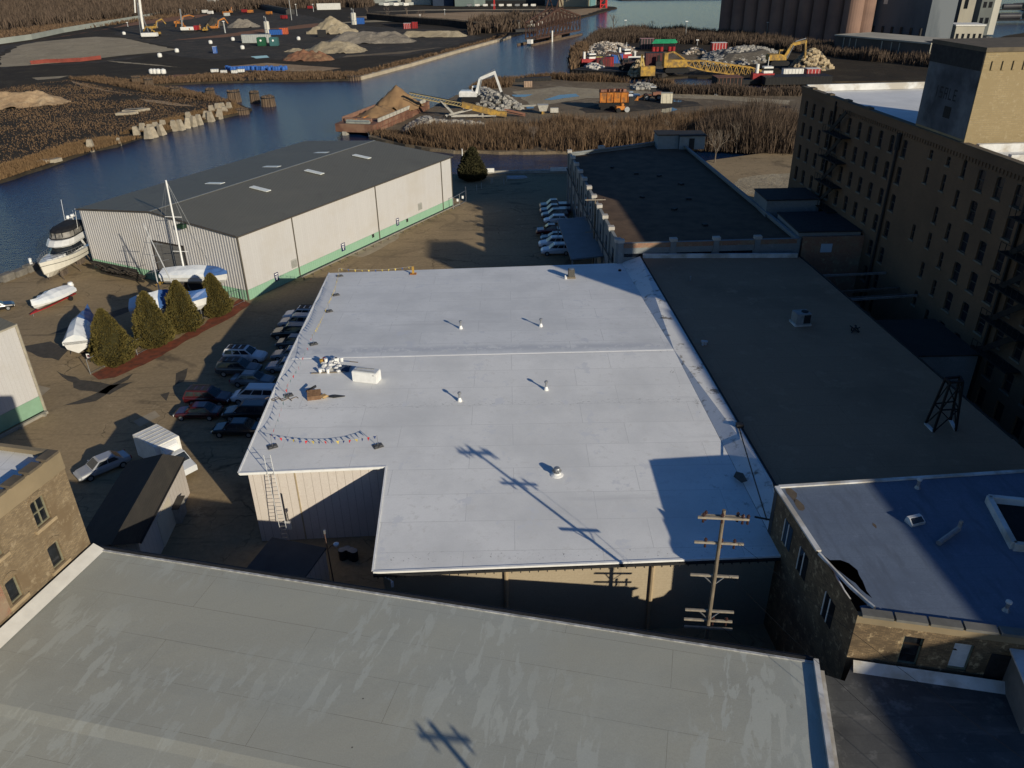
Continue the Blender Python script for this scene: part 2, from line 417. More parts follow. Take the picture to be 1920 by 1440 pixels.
# tracks and puddles on the peninsula
patch('pale_track', [(960,172),(1050,162),(1130,168),(1230,172),(1330,178),(1480,188),(1480,196),(1330,186),(1200,182),(1100,184),(1040,194),(1000,200)], SAND, .03, 1)
patch('dark_ground', [(1085,205),(1120,196),(1180,186),(1300,190),(1320,198),(1240,204),(1180,210),(1100,212)], BLK, .04, 1.2)
patch('grey_track', [(1100,100),(1180,95),(1300,102),(1330,120),(1280,140),(1180,138),(1090,130)], DIRT, .04, 2)
patch('pale_track', [(1320,66),(1400,71),(1480,78),(1400,78),(1330,72)], SAND, .05, 1.5)
PUD = nodes('puddle_water'); PUD[2].inputs["Base Color"].default_value = (.02,.03,.045,1); PUD[2].inputs["Roughness"].default_value = .03
PUD = PUD[0]
for q in ([(1020,187),(1050,178),(1080,176),(1087,181),(1060,184),(1035,188)], [(960,178),(1000,177),(985,182),(965,182)], [(1240,205),(1262,202),(1270,206),(1250,212),(1240,211)], [(1262,186),(1284,188),(1276,192),(1262,191)],
          [(470,106),(500,104),(505,108),(480,110)], [(715,46),(760,44),(790,48),(740,52)], [(1458,200),(1480,198),(1485,202),(1465,205)], [(985,200),(1000,199),(1002,203),(988,204)]):
    patch('puddle', q, PUD, .06, .5)
structure(sheet('lot_pavement', [(-34,46),(-21,48.5),(-23,92),(-14,96),(11.5,96),(10.5,150),(-2,168),(-9,166),(-11,146),(-28,112),(-31,100),(-36,86),(-44,66)], YARD, .004))
# pale dry lot at the far right of the brick building
structure(sheet('gravel_lot', ppx([(1370,362),(1385,335),(1410,330),(1500,322),(1620,318),(1620,380),(1500,372)]), SAND, .006, 1))
# mulch bed under the evergreens
MULCH = M('red_mulch', (.22,.06,.03), (.11,.04,.024), 1.2, .95, .6)
structure(sheet('mulch_bed', ppx([(172,702),(196,690),(250,664),(320,640),(372,614),(430,575),(450,560),(470,570),(440,592),(395,615),(330,652),(270,684),(215,708),(185,712)]), MULCH, .02, .5))

# ---------------------------------------------------------------- mounds
def mound(name, c, rx, ry, h, mat, rz=0, seg=0.0, rough=.35, flat=0.0, label=None, cat=None, kind=None, n=40):
    """a heap: a straight-sided cone (or a ridge, seg>0) with an uneven surface"""
    g = []; idx = {}
    L = 1.0
    for i in range(n+1):
        for j in range(n+1):
            x = -1+2*i/n; y = -1+2*j/n
            dx = max(0, abs(x)-seg)/(1-seg)
            d = math.hypot(dx, y)
            p = Vector((c[0]+x*rx, c[1]+y*ry, 0))
            nz = noise.fractal(p*(.9/max(rx,ry)*3), 1, 2, 5)
            z = max(0, 1-d*(1+.25*nz))
            if flat: z = min(z, 1-flat+.05*nz)
            zz = z*h*(1+rough*.4*nz) + (rough*.25*h*noise.fractal(p*(6/max(rx,ry)),1,2,4) if z > .03 else 0)*min(1,z*4)
            q = Matrix.Rotation(rz, 2) @ Vector((x*rx, y*ry))
            idx[i,j] = len(g); g.append((q.x, q.y, max(-.3, zz) if z > 0 else -.3))
    fs = [(idx[i,j],idx[i+1,j],idx[i+1,j+1],idx[i,j+1]) for i in range(n) for j in range(n)]
    fs = [f for f in fs if max(g[k][2] for k in f) > -.25]
    me = bpy.data.meshes.new(name); me.from_pydata(g, [], fs); me.materials.append(mat)
    me.shade_smooth()
    o = bpy.data.objects.new(name, me); col.objects.link(o); o.location = (c[0], c[1], c[2] if len(c) > 2 else 0)
    tag(o, label, cat, kind=kind); return o
def mound_px(name, l, r, top, mat, depth=1.0, **k):
    """heap whose foot runs from pixel l to pixel r and whose top reaches pixel row top"""
    a = at(*l); b = at(*r); c = (a+b)/2; rx = (b-a).length/2
    h = hgt(c, top)
    return mound(name, c, rx, rx*depth, h, mat, rz=math.atan2(b.y-a.y, b.x-a.x), **k)
mound_px('sand_pile', (575,63), (672,60), 29, SAND, .8, label='tall tan sand pile beside the white silo on the far site', cat='sand pile')
mound_px('sand_pile', (572,97), (688,96), 75, SAND, .7, seg=.35, flat=.12, label='long flat topped sand pile nearest the river wall', cat='sand pile')
GRV = land_mat('grey_gravel', (.22,.195,.16), (.165,.145,.12), (.26,.23,.19), (.11,.1,.085), .08)
mound_px('gravel_pile', (612,80), (780,78), 58, GRV, .45, seg=.55, label='long lumpy grey gravel pile behind the flat topped sand pile', cat='gravel pile', rough=.7)
mound_px('gravel_pile', (748,69), (876,68), 58, SAND, .3, seg=.75, label='low straight ridge of pale gravel beside the picket wall', cat='gravel pile', rough=.2)
mound_px('gravel_pile', (425,52), (488,50), 36, GRV, .6, seg=.3, label='rounded grey gravel heap left of the site silo', cat='gravel pile')
mound_px('gravel_pile', (385,48), (420,48), 32, BLK, .6, seg=.2, label='dark soil heap beside the orange excavators', cat='soil heap')
mound_px('sand_pile', (-60,205), (133,190), 172, TAN, .5, seg=.4, label='broad tan earth mound in the grass of the far bank', cat='earth mound', rough=.5)
mound_px('sand_pile', (533,97), (578,96), 90, SAND, .6, seg=.2, label='small low sand heap in front of the green tanks', cat='sand pile')
mound_px('soil_heap', (530,112), (630,112), 96, REDD, .5, seg=.4, label='reddish brush and soil heap behind the river wall', cat='soil heap', rough=.9)

# ---------------------------------------------------------------- brush
def inside(p, poly):
    c = False; n = len(poly)
    for i in range(n):
        a = poly[i]; b = poly[i-1]
        if (a[1] > p[1]) != (b[1] > p[1]) and p[0] < (b[0]-a[0])*(p[1]-a[1])/(b[1]-a[1])+a[0]: c = not c
    return c
def brush(name, poly, count, h0, h1, wd, mat, blades=6, spread=.35, z=0, label=None, px=True):
    P = ppx(poly) if px else [Vector(p) for p in poly]
    P = [(p[0], p[1]) for p in P]
    x0, x1 = min(p[0] for p in P), max(p[0] for p in P); y0, y1 = min(p[1] for p in P), max(p[1] for p in P)
    v = []; f = []; k = 0; tries = 0
    while k < count and tries < count*20:
        tries += 1
        q = (random.uniform(x0,x1), random.uniform(y0,y1))
        if not inside(q, P): continue
        dens = noise.noise(Vector((q[0]*.07, q[1]*.07, 3)))
        if random.random() > .62+dens: continue
        k += 1
        h = random.uniform(h0,h1)*(1+.5*dens)
        for b in range(blades):
            a = random.uniform(0,6.283); rr = random.uniform(.1,1)*spread*h
            bx = q[0]+random.gauss(0,.12*h); by = q[1]+random.gauss(0,.12*h)
            tx = bx+math.cos(a)*rr; ty = by+math.sin(a)*rr; tz = z+h*random.uniform(.55,1.05)
            a2 = random.uniform(0,3.14); wx = math.cos(a2)*wd*.5; wy = math.sin(a2)*wd*.5
            i = len(v)
            mx, my, mz = bx*.55+tx*.45, by*.55+ty*.45, z+(tz-z)*.6
            v += [(bx-wx*.6,by-wy*.6,z-.1),(bx+wx*.6,by+wy*.6,z-.1),(mx+wx,my+wy,mz),(mx-wx,my-wy,mz),(tx,ty,tz)]
            f += [(i,i+1,i+2,i+3),(i+3,i+2,i+4)]
    me = bpy.data.meshes.new(name); me.from_pydata(v, [], f); me.materials.append(mat)
    o = bpy.data.objects.new(name, me); col.objects.link(o); stuff(o)
    tag(o, label, 'brush'); return o
BR1 = M('brush_brown', (.10,.066,.043), (.05,.036,.028), .08, .95, island=(.19,.125,.075), spec=.05)
BR2 = M('brush_dark', (.075,.055,.042), (.045,.035,.028), .06, .95, island=(.13,.095,.07), spec=.05)
BR3 = M('reed_gold', (.165,.10,.052), (.10,.065,.038), .1, .95, island=(.21,.135,.07), spec=.05)
brush('canal_brush', [(760,262),(850,283),(1065,284),(1330,279),(1500,283),(1500,228),(1380,226),(1200,234),(1060,240),(930,248),(850,250),(800,256)], 9500, 1.6, 4.6, .11, BR1, 9, label='brown bare brush along the far side of the canal')
brush('dark_brush', [(1300,281),(1500,290),(1560,285),(1560,240),(1420,243),(1330,252)], 3200, 3.5, 8, .12, BR2, 11, label='dark bare thicket beside the mill')
brush('reeds', [(690,252),(760,270),(850,281),(1000,283),(1000,277),(850,272),(770,256),(712,246)], 3200, .8, 1.8, .10, BR1, 7, label='reeds at the waterline below the barge')
brush('reeds', [(880,170),(960,163),(960,155),(1000,150.5),(1030,148),(1075,152),(1200,156),(1260,164),(1260,160),(1100,150),(1050,147),(990,148),(930,156),(890,165)], 3200, 1.0, 3, .16, BR1, 7, label='brown reeds along the north edge of the work site')
brush('reeds', [(1230,166),(1290,170),(1400,172),(1500,172),(1500,180),(1380,180),(1260,176)], 2200, 1.2, 3, .15, BR2, 7, label='dark reeds beside the moored tug')
brush('bank_brush', [(0,338),(49,321),(130,293),(221,270),(307,246),(390,223),(463,208),(440,198),(380,208),(300,230),(210,255),(110,280),(40,300),(0,312)], 9000, .4, 1.3, .10, BR3, 7, label='golden and brown weeds along the left river bank')
brush('bank_brush', [(286,166),(338,169),(390,180),(443,193),(440,197),(380,188),(320,178),(270,172),(200,158),(130,148),(180,146),(260,154)], 4200, .6, 1.7, .16, BR1, 6, label='brown weeds along the inlet spit')
brush('bank_brush', [(262,159),(390,153),(500,150.5),(652,148),(676,146),(772,120),(850,97),(955,69),(950,67),(850,93),(760,116),(670,138),(500,138),(390,143),(250,150)], 6000, .6, 1.8, .25, BR1, 6, label='brown weeds along the river wall')
brush('grass_tufts', [(0,330),(120,285),(300,238),(440,200),(380,183),(240,172),(130,150),(0,165)], 9000, .15, .5, .14, BR1, 5, label='rough winter grass over the left bank')
brush('far_woods', [(-60,62),(120,46),(330,30),(470,18),(700,14),(700,2),(330,4),(-60,4)], 8000, 5, 11, .55, BR2, 10, label='bare grey brown woods along the top of the view')
brush('far_woods', [(0,76),(60,69),(190,50),(340,30),(330,24),(150,44),(0,60)], 2600, 1, 3, .4, BR1, 6, label='bare scrub between the railway and the road')
brush('point_brush', [(1074,100),(1090,86),(1128,63),(1180,57),(1282,62),(1335,66),(1450,76),(1560,90),(1720,110),(1800,120),(1800,132),(1600,112),(1450,92),(1330,84),(1200,80),(1120,82)], 8500, 1.8, 5, .26, BR2, 8, label='dark bare scrub below the grain silos')
brush('point_brush', [(1073,138),(1090,118),(1100,96),(1085,92),(1073,100),(1070,120)], 500, 3, 5, .5, BR1, 8, label='brown scrub at the tip of the point')
brush('far_scrub', [(880,66),(960,60),(1010,48),(1000,38),(930,40),(880,52)], 900, 3, 8, .7, BR2, 8, label='bare scrub behind the river wall near the swing bridge')

DARKPATCH = M('dark_yard_patch', (.055,.048,.038), (.085,.073,.056), 1.5, .8)  # irregular darker patches laid over the yard
for q in ([(90,628),(150,604),(230,578),(300,560),(240,585),(160,612)],[(40,650),(95,640),(130,655),(110,676),(70,668)],[(105,695),(150,712),(210,722),(250,716),(205,740),(150,732)],[(330,700),(352,690),(345,715),(328,722)],[(300,740),(318,735),(312,752)],[(120,760),(170,742),(250,700),(240,712),(180,752)]):
    structure(sheet('dark_yard_patch', ppx(q), DARKPATCH, .008, .5))
PALE = M('pale_patch', (.36,.30,.21), (.29,.24,.17), .8, .95)
for q in ([(20,735),(60,716),(95,728),(55,756)],[(150,660),(200,650),(190,672)],[(250,790),(290,770),(300,780),(262,800)],[(640,480),(700,455),(760,430),(740,452),(680,482)]):
    structure(sheet('worn_patch', ppx(q), PALE, .006, .6))
# ================================================================ buildings
def facade(mb, O, d, L, z0, z1, rects, depth, n):
    """wall from O along unit d, length L, with rectangular openings (s0,s1,z0,z1) and their reveals; n = outward normal"""
    O = Vector(O); d = Vector(d); n = Vector(n)
    ss = sorted(set([0, L]+[x for r in rects for x in r[:2] if 0 < x < L]))
    zs = sorted(set([z0, z1]+[x for r in rects for x in r[2:4] if z0 < x < z1]))
    P = lambda s, z, k=0: O + d*s + V(0,0,z-O.z) - n*k
    for i in range(len(ss)-1):
        for j in range(len(zs)-1):
            sm = (ss[i]+ss[i+1])/2; zm = (zs[j]+zs[j+1])/2
            if any(r[0] < sm < r[1] and r[2] < zm < r[3] for r in rects): continue
            mb.poly([P(ss[i],zs[j]),P(ss[i+1],zs[j]),P(ss[i+1],zs[j+1]),P(ss[i],zs[j+1])])
    for (a,b,c,e) in [r[:4] for r in rects]:
        mb.poly([P(a,c),P(b,c),P(b,c,depth),P(a,c,depth)]); mb.poly([P(a,e),P(a,e,depth),P(b,e,depth),P(b,e)])
        mb.poly([P(a,c),P(a,c,depth),P(a,e,depth),P(a,e)]); mb.poly([P(b,c),P(b,e),P(b,e,depth),P(b,c,depth)])
def wq(mb, O, d, n, s0, s1, z0, z1, off):
    O = Vector(O); d = Vector(d); n = Vector(n)
    P = lambda s, z: O + d*s + V(0,0,z-O.z) + n*off
    mb.poly([P(s0,z0),P(s1,z0),P(s1,z1),P(s0,z1)]); return mb
def wbox(mb, O, d, n, s0, s1, z0, z1, o0, o1):
    """box on a wall between offsets o0 and o1 from its face"""
    O = Vector(O); d = Vector(d); n = Vector(n)
    P = lambda s, z, o: O + d*s + V(0,0,z-O.z) + n*o
    b = [mb.pt(P(s,z,o)) for o in (o0,o1) for (s,z) in ((s0,z0),(s1,z0),(s1,z1),(s0,z1))]
    for q in ((0,1,2,3),(7,6,5,4),(0,4,5,1),(1,5,6,2),(2,6,7,3),(3,7,4,0)): mb.f.append([b[i] for i in q])
    return mb

# ---- membranes and walls
ROOFW = TILE('white_membrane', (.74,.74,.72), (.70,.70,.68), (.50,.50,.49), 9.0, 2.95, .02, .37, stain=(.57,.575,.565), s=.16, lo=.42, hi=.75, stain2=(.64,.635,.61), s2=1.6, rough=.6, bmp=.1, streak=((.56,.56,.55),(.08,.9,1),.6,.62,.8))
ROOFG = TILE('aged_membrane', (.50,.475,.43), (.475,.45,.41), (.33,.315,.29), 14.0, 3.0, .018, .41, stain=(.44,.415,.37), s=.12, lo=.4, hi=.7, stain2=(.55,.53,.48), s2=.5, rough=.7, bmp=.2)
ROOFM = TILE('grey_coated_roof', (.165,.145,.125), (.155,.137,.118), (.12,.105,.09), 20, 3, .02, .4, stain=(.12,.107,.093), s=.12, stain2=(.19,.17,.148), s2=.4, rough=.8)
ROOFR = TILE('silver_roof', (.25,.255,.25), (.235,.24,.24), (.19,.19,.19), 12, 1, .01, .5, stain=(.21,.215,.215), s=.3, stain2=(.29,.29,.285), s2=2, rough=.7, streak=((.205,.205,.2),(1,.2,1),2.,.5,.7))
FLASH = M('white_flashing', (.66,.66,.645), (.5,.5,.48), .6, .6, c3=(.40,.37,.32), s3=.5)
CURB = M('black_curb', (.02,.02,.022), (.035,.035,.036), 2, .8)
CREAM = TILE('cream_siding', (.66,.635,.555), (.635,.61,.535), (.53,.505,.44), .42, 60, .012, 0, stain=(.61,.57,.475), s=.15, rough=.5, bmp=.35)
SHEDW = TILE('tan_panel_siding', (.57,.50,.375), (.56,.49,.37), (.33,.28,.2), .62, 60, .02, 0, stain=(.53,.465,.345), s=.3, rough=.55, bmp=.5)
TANW = TILE('tan_block_wall', (.54,.43,.285), (.53,.42,.275), (.49,.39,.255), .42, .21, .012, .5, stain=(.49,.385,.25), s=.3, rough=.8, bmp=.15)
GROOF = TILE('dark_grey_standing_seam', (.185,.19,.178), (.177,.182,.171), (.14,.145,.137), .45, 60, .03, 0, stain=(.205,.208,.193), s=.1, rough=.6, bmp=.3, stain2=(.165,.165,.156), s2=.25)
SHINGLE = TILE('dark_shingles', (.05,.045,.04), (.043,.04,.036), (.03,.028,.025), .9, .25, .01, .5, stain=(.062,.056,.048), s=.4, rough=.95)
def BRICK(name, a, b, mo, st, st2): return TILE(name, a, b, mo, .24, .085, .012, .5, stain=st, s=.6, rough=.95, stain2=st2, s2=1.8, bmp=.4, lo=.48, hi=.62)
BRK_MILL = TILE('mill_brick', (.15,.118,.078), (.125,.10,.068), (.10,.09,.07), .3, .12, .012, .5, stain=(.085,.072,.053), s=.12, rough=.95, stain2=(.115,.096,.068), s2=.5, lo=.4, hi=.7)
BRK_HEAD = TILE('headhouse_brick', (.52,.40,.22), (.42,.315,.165), (.38,.31,.2), .5, .2, .02, .5, stain=(.45,.345,.19), s=.5, rough=.95, stain2=(.54,.43,.26), s2=2.5, lo=.42, hi=.62)
BRK_TAN = BRICK('tan_brick', (.31,.225,.13), (.19,.135,.08), (.17,.14,.10), (.19,.135,.08), (.36,.28,.18))
BRK_OLD = BRICK('mixed_brick', (.24,.165,.09), (.12,.085,.05), (.10,.08,.055), (.10,.072,.045), (.42,.32,.19))
BRK_RED = BRICK('old_red_brick', (.30,.13,.075), (.22,.10,.06), (.25,.20,.15), (.26,.19,.13), (.34,.27,.18))
STUCCO = M('tan_stucco', (.36,.275,.18), (.3,.23,.15), .5, .95, .2, c3=(.27,.21,.14), s3=.3)
PAINTB = TILE('grey_painted_brick', (.22,.235,.235), (.20,.215,.215), (.17,.18,.18), .4, .2, .01, .5, stain=(.16,.17,.17), s=.3, stain2=(.26,.27,.265), s2=.6, rough=.9)
CONCW = M('stained_concrete', (.15,.145,.13), (.10,.098,.09), .15, .95, .2, c3=(.19,.18,.16), s3=.05)
HEADP = M('tarred_brick_wall', (.09,.10,.115), (.045,.05,.058), .35, .9, .2, c3=(.15,.165,.18), s3=.16)

def roofprism(mb, pts, th=.25):
    """sloping sheet (list of 3-D points, CCW) with thickness"""
    n = len(pts); a = [mb.pt(p) for p in pts]; b = [mb.pt(Vector(p)-V(0,0,th)) for p in pts]
    mb.f.append(a); mb.f.append(b[::-1])
    for i in range(n): j = (i+1) % n; mb.f.append([b[i],b[j],a[j],a[i]])
    return mb
def wallring(mb, pts, z0=0):
    """vertical walls under the outline pts (3-D, CCW)"""
    n = len(pts)
    for i in range(n):
        p, q = Vector(pts[i]), Vector(pts[(i+1) % n])
        mb.poly([(p.x,p.y,z0),(q.x,q.y,z0),q,p])
    return mb

def main_roof_mat():
    m = ROOFW.copy(); m.name = 'main_membrane'; t = m.node_tree; b = t.nodes['Principled BSDF']
    src = b.inputs['Base Color'].links[0].from_socket
    o = coord(t, 'Object'); sx = t.nodes.new('ShaderNodeSeparateXYZ'); t.links.new(o, sx.inputs[0])
    wob = add_noise(t, coord(t,'Object',(.3,0,0)), 1.0, 4)
    def band(y0, w, thr, sc_, colr, cc, stretch=(1,1,1)):
        a = t.nodes.new('ShaderNodeMath'); a.operation = 'MULTIPLY_ADD'; t.links.new(wob, a.inputs[0]); a.inputs[1].default_value = .8; t.links.new(sx.outputs[1], a.inputs[2])
        s1 = t.nodes.new('ShaderNodeMath'); s1.operation = 'SUBTRACT'; t.links.new(a.outputs[0], s1.inputs[0]); s1.inputs[1].default_value = y0+.4
        s2 = t.nodes.new('ShaderNodeMath'); s2.operation = 'ABSOLUTE'; t.links.new(s1.outputs[0], s2.inputs[0])
        f = ramp(t, s2.outputs[0], w*.2, w, (1,1,1), (0,0,0))
        g = ramp(t, add_noise(t, coord(t,'Object',stretch), sc_, 7, .7), thr, thr+.06)
        mm = t.nodes.new('ShaderNodeMath'); mm.operation = 'MULTIPLY'; t.links.new(f, mm.inputs[0]); t.links.new(g, mm.inputs[1])
        return mix(t, mm.outputs[0], cc, colr)
    c = src
    c = band(1.6, .95, .42, .9, (.56,.57,.58), c)
    c = band(-8.6, .7, .56, 3.0, (.42,.42,.41), c, (1,2.5,1))
    c = band(-2.0, 1.0, .60, 4.0, (.5,.5,.49), c, (1,2.5,1))
    c = band(-27.0, .7, .60, 5.0, (.22,.21,.2), c, (1,1,1))
    c = band(-16.0, 6.0, .60, .5, (.63,.64,.64), c)
    c = band(14.0, 6.0, .60, .5, (.63,.64,.65), c)
    # dark grit blown against the valley on the right
    v2 = ramp(t, sx.outputs[0], .0, .02); gx = t.nodes.new('ShaderNodeMath'); gx.operation = 'GREATER_THAN'; t.links.new(sx.outputs[0], gx.inputs[0]); gx.inputs[1].default_value = 13.8
    gg = t.nodes.new('ShaderNodeMath'); gg.operation = 'MULTIPLY'; t.links.new(gx.outputs[0], gg.inputs[0]); t.links.new(ramp(t, add_noise(t, coord(t,'Object',(1,.6,1)), 1.6, 7, .75), .60, .68), gg.inputs[1])
    c = mix(t, gg.outputs[0], c, (.33,.32,.3))
    t.links.new(c, b.inputs['Base Color'])
    h = add_noise(t, coord(t,'Object',(.25,1.2,1)), 1.2, 6, .6); bump(t, b, h, .10, .06)
    return m
# ---------------------------------------------------------------- main white-roofed building
mbld = thing('white_roof_building', 'large white flat roofed building with a pole shadow across its roof', 'building', (0,66,0))
zf = lambda y: 7.6-.0407*(66-y)
zb = lambda y: 7.6-.038*(y-66)
A_=V(-20.44,48.3,zf(48.3)); B_=V(-9.5,48.8,zf(48.8)); C_=V(-8.92,37.77,zf(37.77)); D_=V(16.9,38.6,zf(38.6))
RL=V(-20.95,65.4,7.6); RR=V(15.35,66.3,7.6); GL=V(-22.3,91.7,zb(91.7)); GR=V(14.0,93.7,zb(93.7))
mb = MB()
roofprism(mb, [A_, B_, V(-9.5,66.0,7.6), RL]); roofprism(mb, [C_, D_, RR, V(-9.5,66.0,7.6), B_])
roofprism(mb, [RL, V(-9.5,66.0,7.6), RR, GR, GL])
rf = mb.build('roof', main_roof_mat(), mbld)
mb = MB(); 
for p, q in ((A_,B_),(C_,D_)): mb.bar(p+V(0,-.06,-.02), q+V(0,-.06,-.02), .16, .14)
mb.bar(A_+V(-.05,0,0), RL+V(-.05,0,0), .12, .1); mb.bar(RL+V(-.05,0,0), GL+V(-.05,0,0), .12, .1); mb.bar(B_+V(-.05,0,0), C_+V(-.05,0,0), .12, .1)
mb.build('edge_trim', M('edge_trim_white', (.8,.8,.78), (.7,.7,.68), 2, .4), mbld)
mb = MB(); mb.bar(V(-20.6,65.95,7.61), V(15.3,66.5,7.61), .28, .02)
mb.build('ridge_cap', M('ridge_cap_white', (.8,.8,.78), (.76,.76,.74), 2, .5), mbld)
inn = lambda p, dx, dy, dz=-.25: V(p.x+dx, p.y+dy, p.z+dz)
mb = MB()
wq2 = [inn(A_,.45,.45), inn(B_,.0,.45)]
mb.poly([(wq2[0].x,wq2[0].y,0),(wq2[1].x,wq2[1].y,0),wq2[1],wq2[0]])
mb.build('shed_wall', SHEDW, mbld)
mb = MB(); 
for s in (.33,): 
    p = wq2[0].lerp(wq2[1], s); mb.box(p.x-.05,p.y-.05,0,p.x+.05,p.y-.002,p.z)
mb.bar(V(wq2[0].x,wq2[0].y-.03,wq2[0].z-.12), V(wq2[1].x,wq2[1].y-.03,wq2[1].z-.12), .06, .18)
mb.build('wall_trim', M('tan_trim', (.40,.32,.2), (.34,.27,.17), 2, .6), mbld)
mb = MB()
c1 = inn(C_,.45,.5); d1 = inn(D_,.3,.5); 
mb.poly([(c1.x,c1.y,0),(d1.x,d1.y,0),d1,c1])
mb.build('front_wall', TANW, mbld)
mb = MB()
side = [inn(B_,0,.45), c1]; mb.poly([(side[0].x,side[0].y,0),(c1.x,c1.y,0),c1,side[0]])
g1 = inn(GL,.45,-.45); rl = inn(RL,.45,0); a1 = inn(A_,.45,.45); gr = inn(GR,0,-.45)
mb.poly([(a1.x,a1.y,0),a1,rl,g1,(g1.x,g1.y,0)][::-1]); mb.poly([(g1.x,g1.y,0),g1,gr,(gr.x,gr.y,0)])
mb.build('wall', SHEDW, mbld)
# gutter with its row of brackets, and downspouts
mb = MB(); e = V(0,-.16,-.22)
mb.bar(C_+e, D_+e, .13, .16)
n = 46
for k in range(n):
    p = C_.lerp(D_, (k+.5)/n); mb.cbox(p+V(0,-.14,-.36), .06, .14, .16)
mb.build('gutter', DARKM, mbld)
mb = MB()
for px in (949, 1223):
    mb = MB(); p = on_plane(px, 1075, c1, V(.032,-1,0).normalized())
    mb.tube(V(p.x,p.y-.12,6.15), V(p.x,p.y-.12,0), .14, .14, 8)
    mb.build('downspout', M('tan_pipe', (.42,.33,.21), (.36,.28,.18), 2, .5), mbld)
# upturned valley strip along the taller neighbour
mb = MB(); VS=[V(16.93,38.6,zf(38.6)+.01), V(17.9,43.2,7.5), V(18.25,45.2,7.5), V(16.3,93.4,7.5), V(14.0,93.7,zb(93.7)+.01), V(15.35,66.3,7.61)]
mb.poly([VS[0],VS[1],VS[2],VS[5]]); mb.poly([VS[5],VS[2],VS[3],VS[4]])
STRIP = TILE('valley_flashing', (.68,.68,.665), (.65,.65,.635), (.5,.5,.5), 4.5, 30, .02, 0, stain=(.56,.56,.55), s=.4, stain2=(.20,.18,.15), s2=.85, rough=.6)
mb.build('valley_flashing', STRIP, mbld)
mb = MB(); p = at(1375, 895, 7.0); 
mb.poly([p+V(.0,.0,.06), p+V(.35,-.9,.14), p+V(.75,-.9,.3), p+V(.7,.1,.28), p+V(.3,.5,.17)])
mb.build('bare_patch', M('bare_patch', (.10,.09,.075), (.07,.065,.055), 3, .9), mbld)
# a wall lamp box, red hydrant-like fitting left of the ladder
mb = MB(); p = on_plane(722, 1082, c1, V(0,-1,0)); mb.bar(p, p+V(.5,-.6,.25), .06); mb.cbox(p+V(.55,-.65,.0), .16,.16,.4)
mb.build('wall_lamp', WHITEP, mbld)

# ---------------------------------------------------------------- grey roofed middle building
mid = thing('grey_roof_building', 'long low building with a dark blue grey roof in the shade of the mill', 'building', (27,68,0))
mp = [V(16.3,93.5,7.3), V(18.3,44.6,7.3), V(38.4,44.6,7.3), V(38.3,50.4,7.3), V(36.1,92.6,7.3)]
mb = MB(); roofprism(mb, mp, .3); mb.build('roof', ROOFM, mid)
mb = MB(); wallring(mb, [V(16.6,93.2,7.0), V(18.6,44.9,7.0), V(38.1,44.9,7.0), V(38.0,50.4,7.0), V(35.8,92.3,7.0)]); mb.build('wall', BRK_OLD, mid)
mb = MB(); mb.bar(V(16.33,93.5,7.42), V(18.33,44.6,7.42), .16, .26); mb.build('curb', CURB, mid)
mb = MB(); mb.bar(V(16.6,93.35,7.55), V(35.6,92.55,7.55), .35, .5); mb.build('back_flashing', FLASH, mid)
mb = MB(); mb.bar(V(36.05,92.6,7.36), V(38.25,50.4,7.36), .12, .12); mb.build('edge_trim', DARKM, mid)

# ---------------------------------------------------------------- right low brick building
rb = thing('brick_building', 'low brick building with a silver roof with a torn hole at its front corner', 'building', (24,33,0))
RZ = 10.5
RB = [at(1610,1147,RZ), V(25.2,27.8,RZ), V(37.3,25.3,RZ), V(37.3,42.4,RZ), at(1455,905,RZ)]
RB[1] = RB[0]+V(8,-1.75,0); RB[2] = RB[0]+V(20.2,-4.42,0)
fd = (RB[1]-RB[0]).normalized(); fn = V(fd.y,-fd.x,0)
zr = RZ-.3
hp_ = [(1556,1050),(1576,1050),(1592,1056),(1608,1069),(1618,1090),(1625,1108),(1636,1122),(1634,1132),(1612,1136)]
hole = [at(x,y,zr) for x,y in hp_]
outl = [RB[4]+V(.02,-.1,0)]+[RB[4].lerp(RB[0],.56)+V(.05,0,0)]+hole+[RB[0]+V(.3,.3,0), RB[2]+V(0,.15,0), V(37.3,42.3,0)]
mb = MB(); v_, f_ = fill(jag(outl[1:9],.18)[:-3]+outl[9:]+outl[:1])
for t3 in f_: mb.poly([(v_[i][0],v_[i][1],zr) for i in t3])
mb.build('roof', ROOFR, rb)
mb = MB(); mb.poly([V(p.x,p.y,zr-1.5) for p in (RB[4],RB[0],RB[0]+V(5,-1,0),RB[4]+V(5,0,0))]); mb.poly([RB[4].lerp(RB[0],.5)+V(0,0,-1.8),RB[4].lerp(RB[0],.5)+V(5,0,-1.8),RB[4].lerp(RB[0],.5)+V(5,0,-.35),RB[4].lerp(RB[0],.5)+V(0,0,-.35)])
mb.build('attic_floor', M('charred_timber', (.03,.02,.015), (.05,.032,.02), 2, .95), rb)
q_ = [at(x,y,z) for x,y,z in ((1536,1038,RZ-.1),(1562,1066,RZ-.15),(1590,1096,RZ-.15),(1625,1128,RZ-.15),(1640,1140,RZ-.1))]
mb = MB(); mb.path(q_, .11, 6); mb.build('loose_coping', FLASH, rb)
mb = MB(); mb.path([at(1562,1066,RZ-.2), at(1570,1084,RZ-.25), at(1583,1108,RZ-.3), at(1594,1124,RZ-.4)], .07, 6); mb.build('loose_coping', FLASH, rb)
